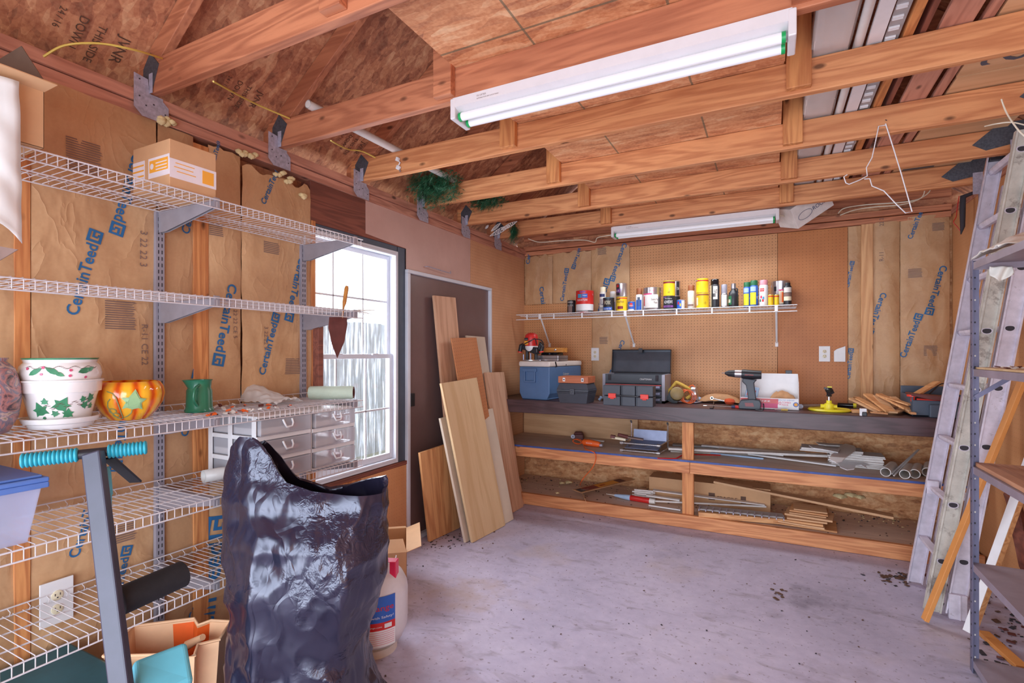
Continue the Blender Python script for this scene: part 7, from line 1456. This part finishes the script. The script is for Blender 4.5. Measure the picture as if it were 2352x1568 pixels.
# orange stick, white stick, plank on the floor
b = MB(); p = at(2121, 1432, Z=.0); e = at(2366, 832, Y=3.38); p = p + (e - p).normalized() * .02; b.bar(p, e, .042, .02, up=(0, 0, 1)); one('wooden_stick', b, M['orange_w'], 'orange-brown wooden stick leaning in front of the ladder foot', 'stick', bevel=.002)
b = MB(); p = at(2222, 1466, Z=.0); e = Vector((1.195, 3.45, .98)); d_ = (e - p).normalized(); p = p + d_ * .03
nt_ = Vector((-.75, -.65, 0)); nt_ = (nt_ - d_ * nt_.dot(d_)).normalized()
b.bar(p, e, .038, .036, 0, up=nt_); b.bar(p + nt_ * .0195, e + nt_ * .0195, .038, .003, 1, up=nt_); one('painted_batten', b, [M['pine_pale'], M['white']], 'wood batten painted white on one side, leaning behind the metal shelf unit', 'batten', bevel=.001)
b = MB(); b.bar(at(2258, 1452, Z=.012), at(2350, 1535, Z=.012), .05, .02); one('floor_plank', b, M['orange_w'], 'short orange plank lying on the floor inside the metal shelf unit', 'plank', bevel=.002)
b = MB(); p = at(2352, 1475, Z=.02); e = at(2334, 1425, X=1.0); b.bar((1.12, 2.75, .02), (1.0, 2.86, .20), .03, .02); one('short_batten', b, M['pine_pale'], 'short pale batten leaning at the right edge under the shelf unit', 'batten')
t = thing('cardboard_sheet', 'folded brown cardboard leaning on the right wall behind the shelf unit', 'cardboard', (1.17, 3.25, 0)); b = MB(); b.box(1.15, 1.21, 3.16, 3.44, .0, .74); b.build('sheet', M['cardboard'], parent=t, world=True, bevel=.003); b = MB(); b.box(1.12, 1.149, 2.95, 3.20, .0, .66); b.build('front_sheet', M['cardboard'], parent=t, world=True, bevel=.003)
b = MB(); 
for (pa, pb_, w_) in (((1.17, 3.72, .62), (1.08, 3.02, .12), .07),): b.tube([Vector(pa).lerp(Vector(pb_), k / 8) + Vector((0, 0, .03 * math.sin(k * 1.3))) for k in range(9)], [.028, .03, .034, .03, .032, .026, .026, .024, .02], 7)
one('tree_limb', b, M['darkwood'], 'brown rough wood piece with bark leaning behind the shelf unit', 'wood', smooth=50)
b = MB(); b.bar((1.19, 3.76, .55), (1.10, 3.02, .02), .04, .012); one('thin_lath', b, M['offwhite'], 'thin pale lath leaning beside the rough wood piece', 'lath')

# metal shelf unit
UX0, UX1, UY0, UY1 = .786, 1.19, 2.0, 2.92
t = thing('metal_shelf_unit', 'grey steel shelf unit with perforated corner posts at the right edge', 'shelf unit', ((UX0 + UX1) / 2, (UY0 + UY1) / 2, 0))
for (x, y, sx, sy) in ((UX0, UY1, 1, -1), (UX1, UY1, -1, -1), (UX1, UY0, -1, 1), (UX0, UY0, 1, 1)):
    b = MB(); b.box(min(x, x + sx * .03), max(x, x + sx * .03), min(y, y + sy * .002), max(y, y + sy * .002), 0, 1.80); b.box(min(x, x + sx * .002), max(x, x + sx * .002), min(y, y + sy * .032), max(y, y + sy * .032), 0, 1.80)
    z = .06
    while z < 1.76:
        k = 1 if int(z * 100) % 3 else 2
        b.cbox((x + sx * .016, y + sy * (.0028 if sy < 0 else .0), z), (.005, .0015, .007), mi=k); b.cbox((x - sx * .0002, y + sy * .016, z), (.0012, .006, .007), mi=1); z += .049
    b.build('corner_post', [M['steel'], M['slot'], M['offwhite']], parent=t, world=True)
def ushelf(z, nm, mt='steel', board_=False):
    b = MB(); b.box(UX0 + .002, UX1 - .002, UY0 + .002, UY1 - .003, z - .004, z); b.box(UX0 + .002, UX0 + .004, UY0, UY1 - .003, z - .03, z - .004); b.box(UX0 + .002, UX1, UY1 - .005, UY1 - .003, z - .03, z - .004); b.box(UX1 - .004, UX1 - .002, UY0, UY1, z - .03, z - .004); b.box(UX0, UX1, UY0, UY0 + .002, z - .03, z - .004)
    s = b.build('shelf', M['steelshelf'], parent=t, world=True)
    return s
M['steelshelf'] = pm('brown_grey_shelf', (150, 138, 150), .45, metal=.2, var=.15, vs=8)
for z in (1.79, 1.325, .90, .475, .055): ushelf(z, '')
b = MB(); b.box(UX0 + .012, UX1 - .01, UY0, UY1 - .02, .901, .919); one('shelf_board', b, M['shelfwood'], 'brown board lying on the middle level of the steel shelf unit', 'board', bevel=.002)
b = MB(); b.box(UX0 + .012, UX1 - .01, UY0, UY1 - .02, 1.326, 1.334); one('shelf_board', b, M['birch'], 'thin pale board lying on the upper level of the steel shelf unit', 'board')
b = MB(); b.bar((UX0 + .015, UY1 - .006, 1.20), (UX0 + .17, UY1 - .006, 1.32), .004, .018, up=(0, 0, 1)); b.bar((UX0 + .17, UY1 - .14, 1.345), (UX0 + .3, UY1 - .05, 1.42), .006, .02); b.build('brace', M['steel'], parent=t, world=True)
b = MB(); random.seed(31)
for k in range(16): b.cbox((random.uniform(UX0 + .03, UX0 + .25), random.uniform(2.6, 2.88), 1.338), (.016, .012, .004), (random.uniform(-.4, .4), random.uniform(-.4, .4), random.uniform(0, 3)), k % 2)
one('leaf_litter', b, [M['rust'], M['offwhite']], 'dry leaf crumbs on the upper board of the steel shelf unit', 'litter', kind='stuff')
# rag on the top
b = MB(); pa = at(2248, 598, Z=1.80); pb_ = at(2400, 520, D=1.9)
def rag(u, v):
    x = UX0 - .005 + .30 * u; y = UY1 - .03 - .30 * v * (1 - .3 * u); z = 1.805 + .13 * u ** 1.1 * (1 - .4 * v) + .03 * math.sin(PI * v) * math.sin(PI * u + .3) + .014 * noise.noise(Vector((u * 6, v * 7, 1)))
    return Vector((x, y, z))
b.grid(rag, 26, 20); o = one('rag', b, M['rag'], 'crumpled white rag heaped on top of the steel shelf unit', 'rag', smooth=80, thick=.004)
b = MB(); b.grid(lambda u, v: at(2274 + 52 * u, 612 + (26 + 8 * math.sin(u * PI)) * v * (1 - .5 * abs(u - .4)), Y=UY1 - .04) + Vector((0, .01 * math.sin(u * 9 + v * 3), 0)), 14, 10); one('rag', b, M['rag'], 'end of a white rag hanging below the top of the steel shelf unit', 'rag', smooth=80, thick=.004)
# folded black umbrella and red string on the right wall
b = MB(); b.tube([at(2237, 442, Y=4.45), at(2212, 452, Y=4.45), at(2211, 480, Y=4.45), at(2211, 520, Y=4.45), at(2207, 538, Y=4.45)], [.010, .018, .017, .014, .003], 8); one('black_strap', b, M['slot'], 'black folded strap hanging in the far right corner under the roof', 'strap', smooth=50)
b = MB(); b.tube(cable([at(2203, 450, Y=4.45), at(2199, 475, Y=4.45), at(2196, 498, Y=4.45), at(2190, 510, Y=4.45), at(2198, 520, Y=4.45), at(2205, 530, Y=4.45)]), .0025, 5); one('red_string', b, M['red'], 'red string dangling beside the black strap', 'string', smooth=60)

# ------------------------------------------------------------------ floor litter
b = MB(); random.seed(9)
def chip(p, s, mi): b.cbox(Vector((p.x, p.y, .002 + s * .12)), (s, s * random.uniform(.5, 1.8), s * .22), (random.uniform(-.25, .25), random.uniform(-.25, .25), random.uniform(0, 3)), mi)
for k in range(70): chip(at(random.gauss(2065, 24), random.gauss(1327, 8), Z=0), random.uniform(.006, .02), random.choice((0, 0, 1)))
for k in range(120): chip(Vector((random.uniform(.86, 1.2), random.uniform(2.95, 4.2), 0)), random.uniform(.006, .024), random.choice((0, 1, 2)))
for k in range(9): chip(at(random.gauss(1788, 12), random.gauss(1363, 5), Z=0), random.uniform(.008, .022), 0)
for k in range(130): chip(Vector((random.uniform(-2.3, .9), random.uniform(1.2, 4.2), 0)), random.uniform(.002, .008), random.choice((0, 1)))
for k in range(80): chip(at(random.gauss(1010, 50), 1262 - random.random() * 40, Z=0), random.uniform(.003, .012), random.choice((0, 1)))
one('floor_litter', b, [M['dk_ink'], M['slot'], M['rust']], 'dry leaves and crumbs scattered over the concrete floor', 'litter', kind='stuff')
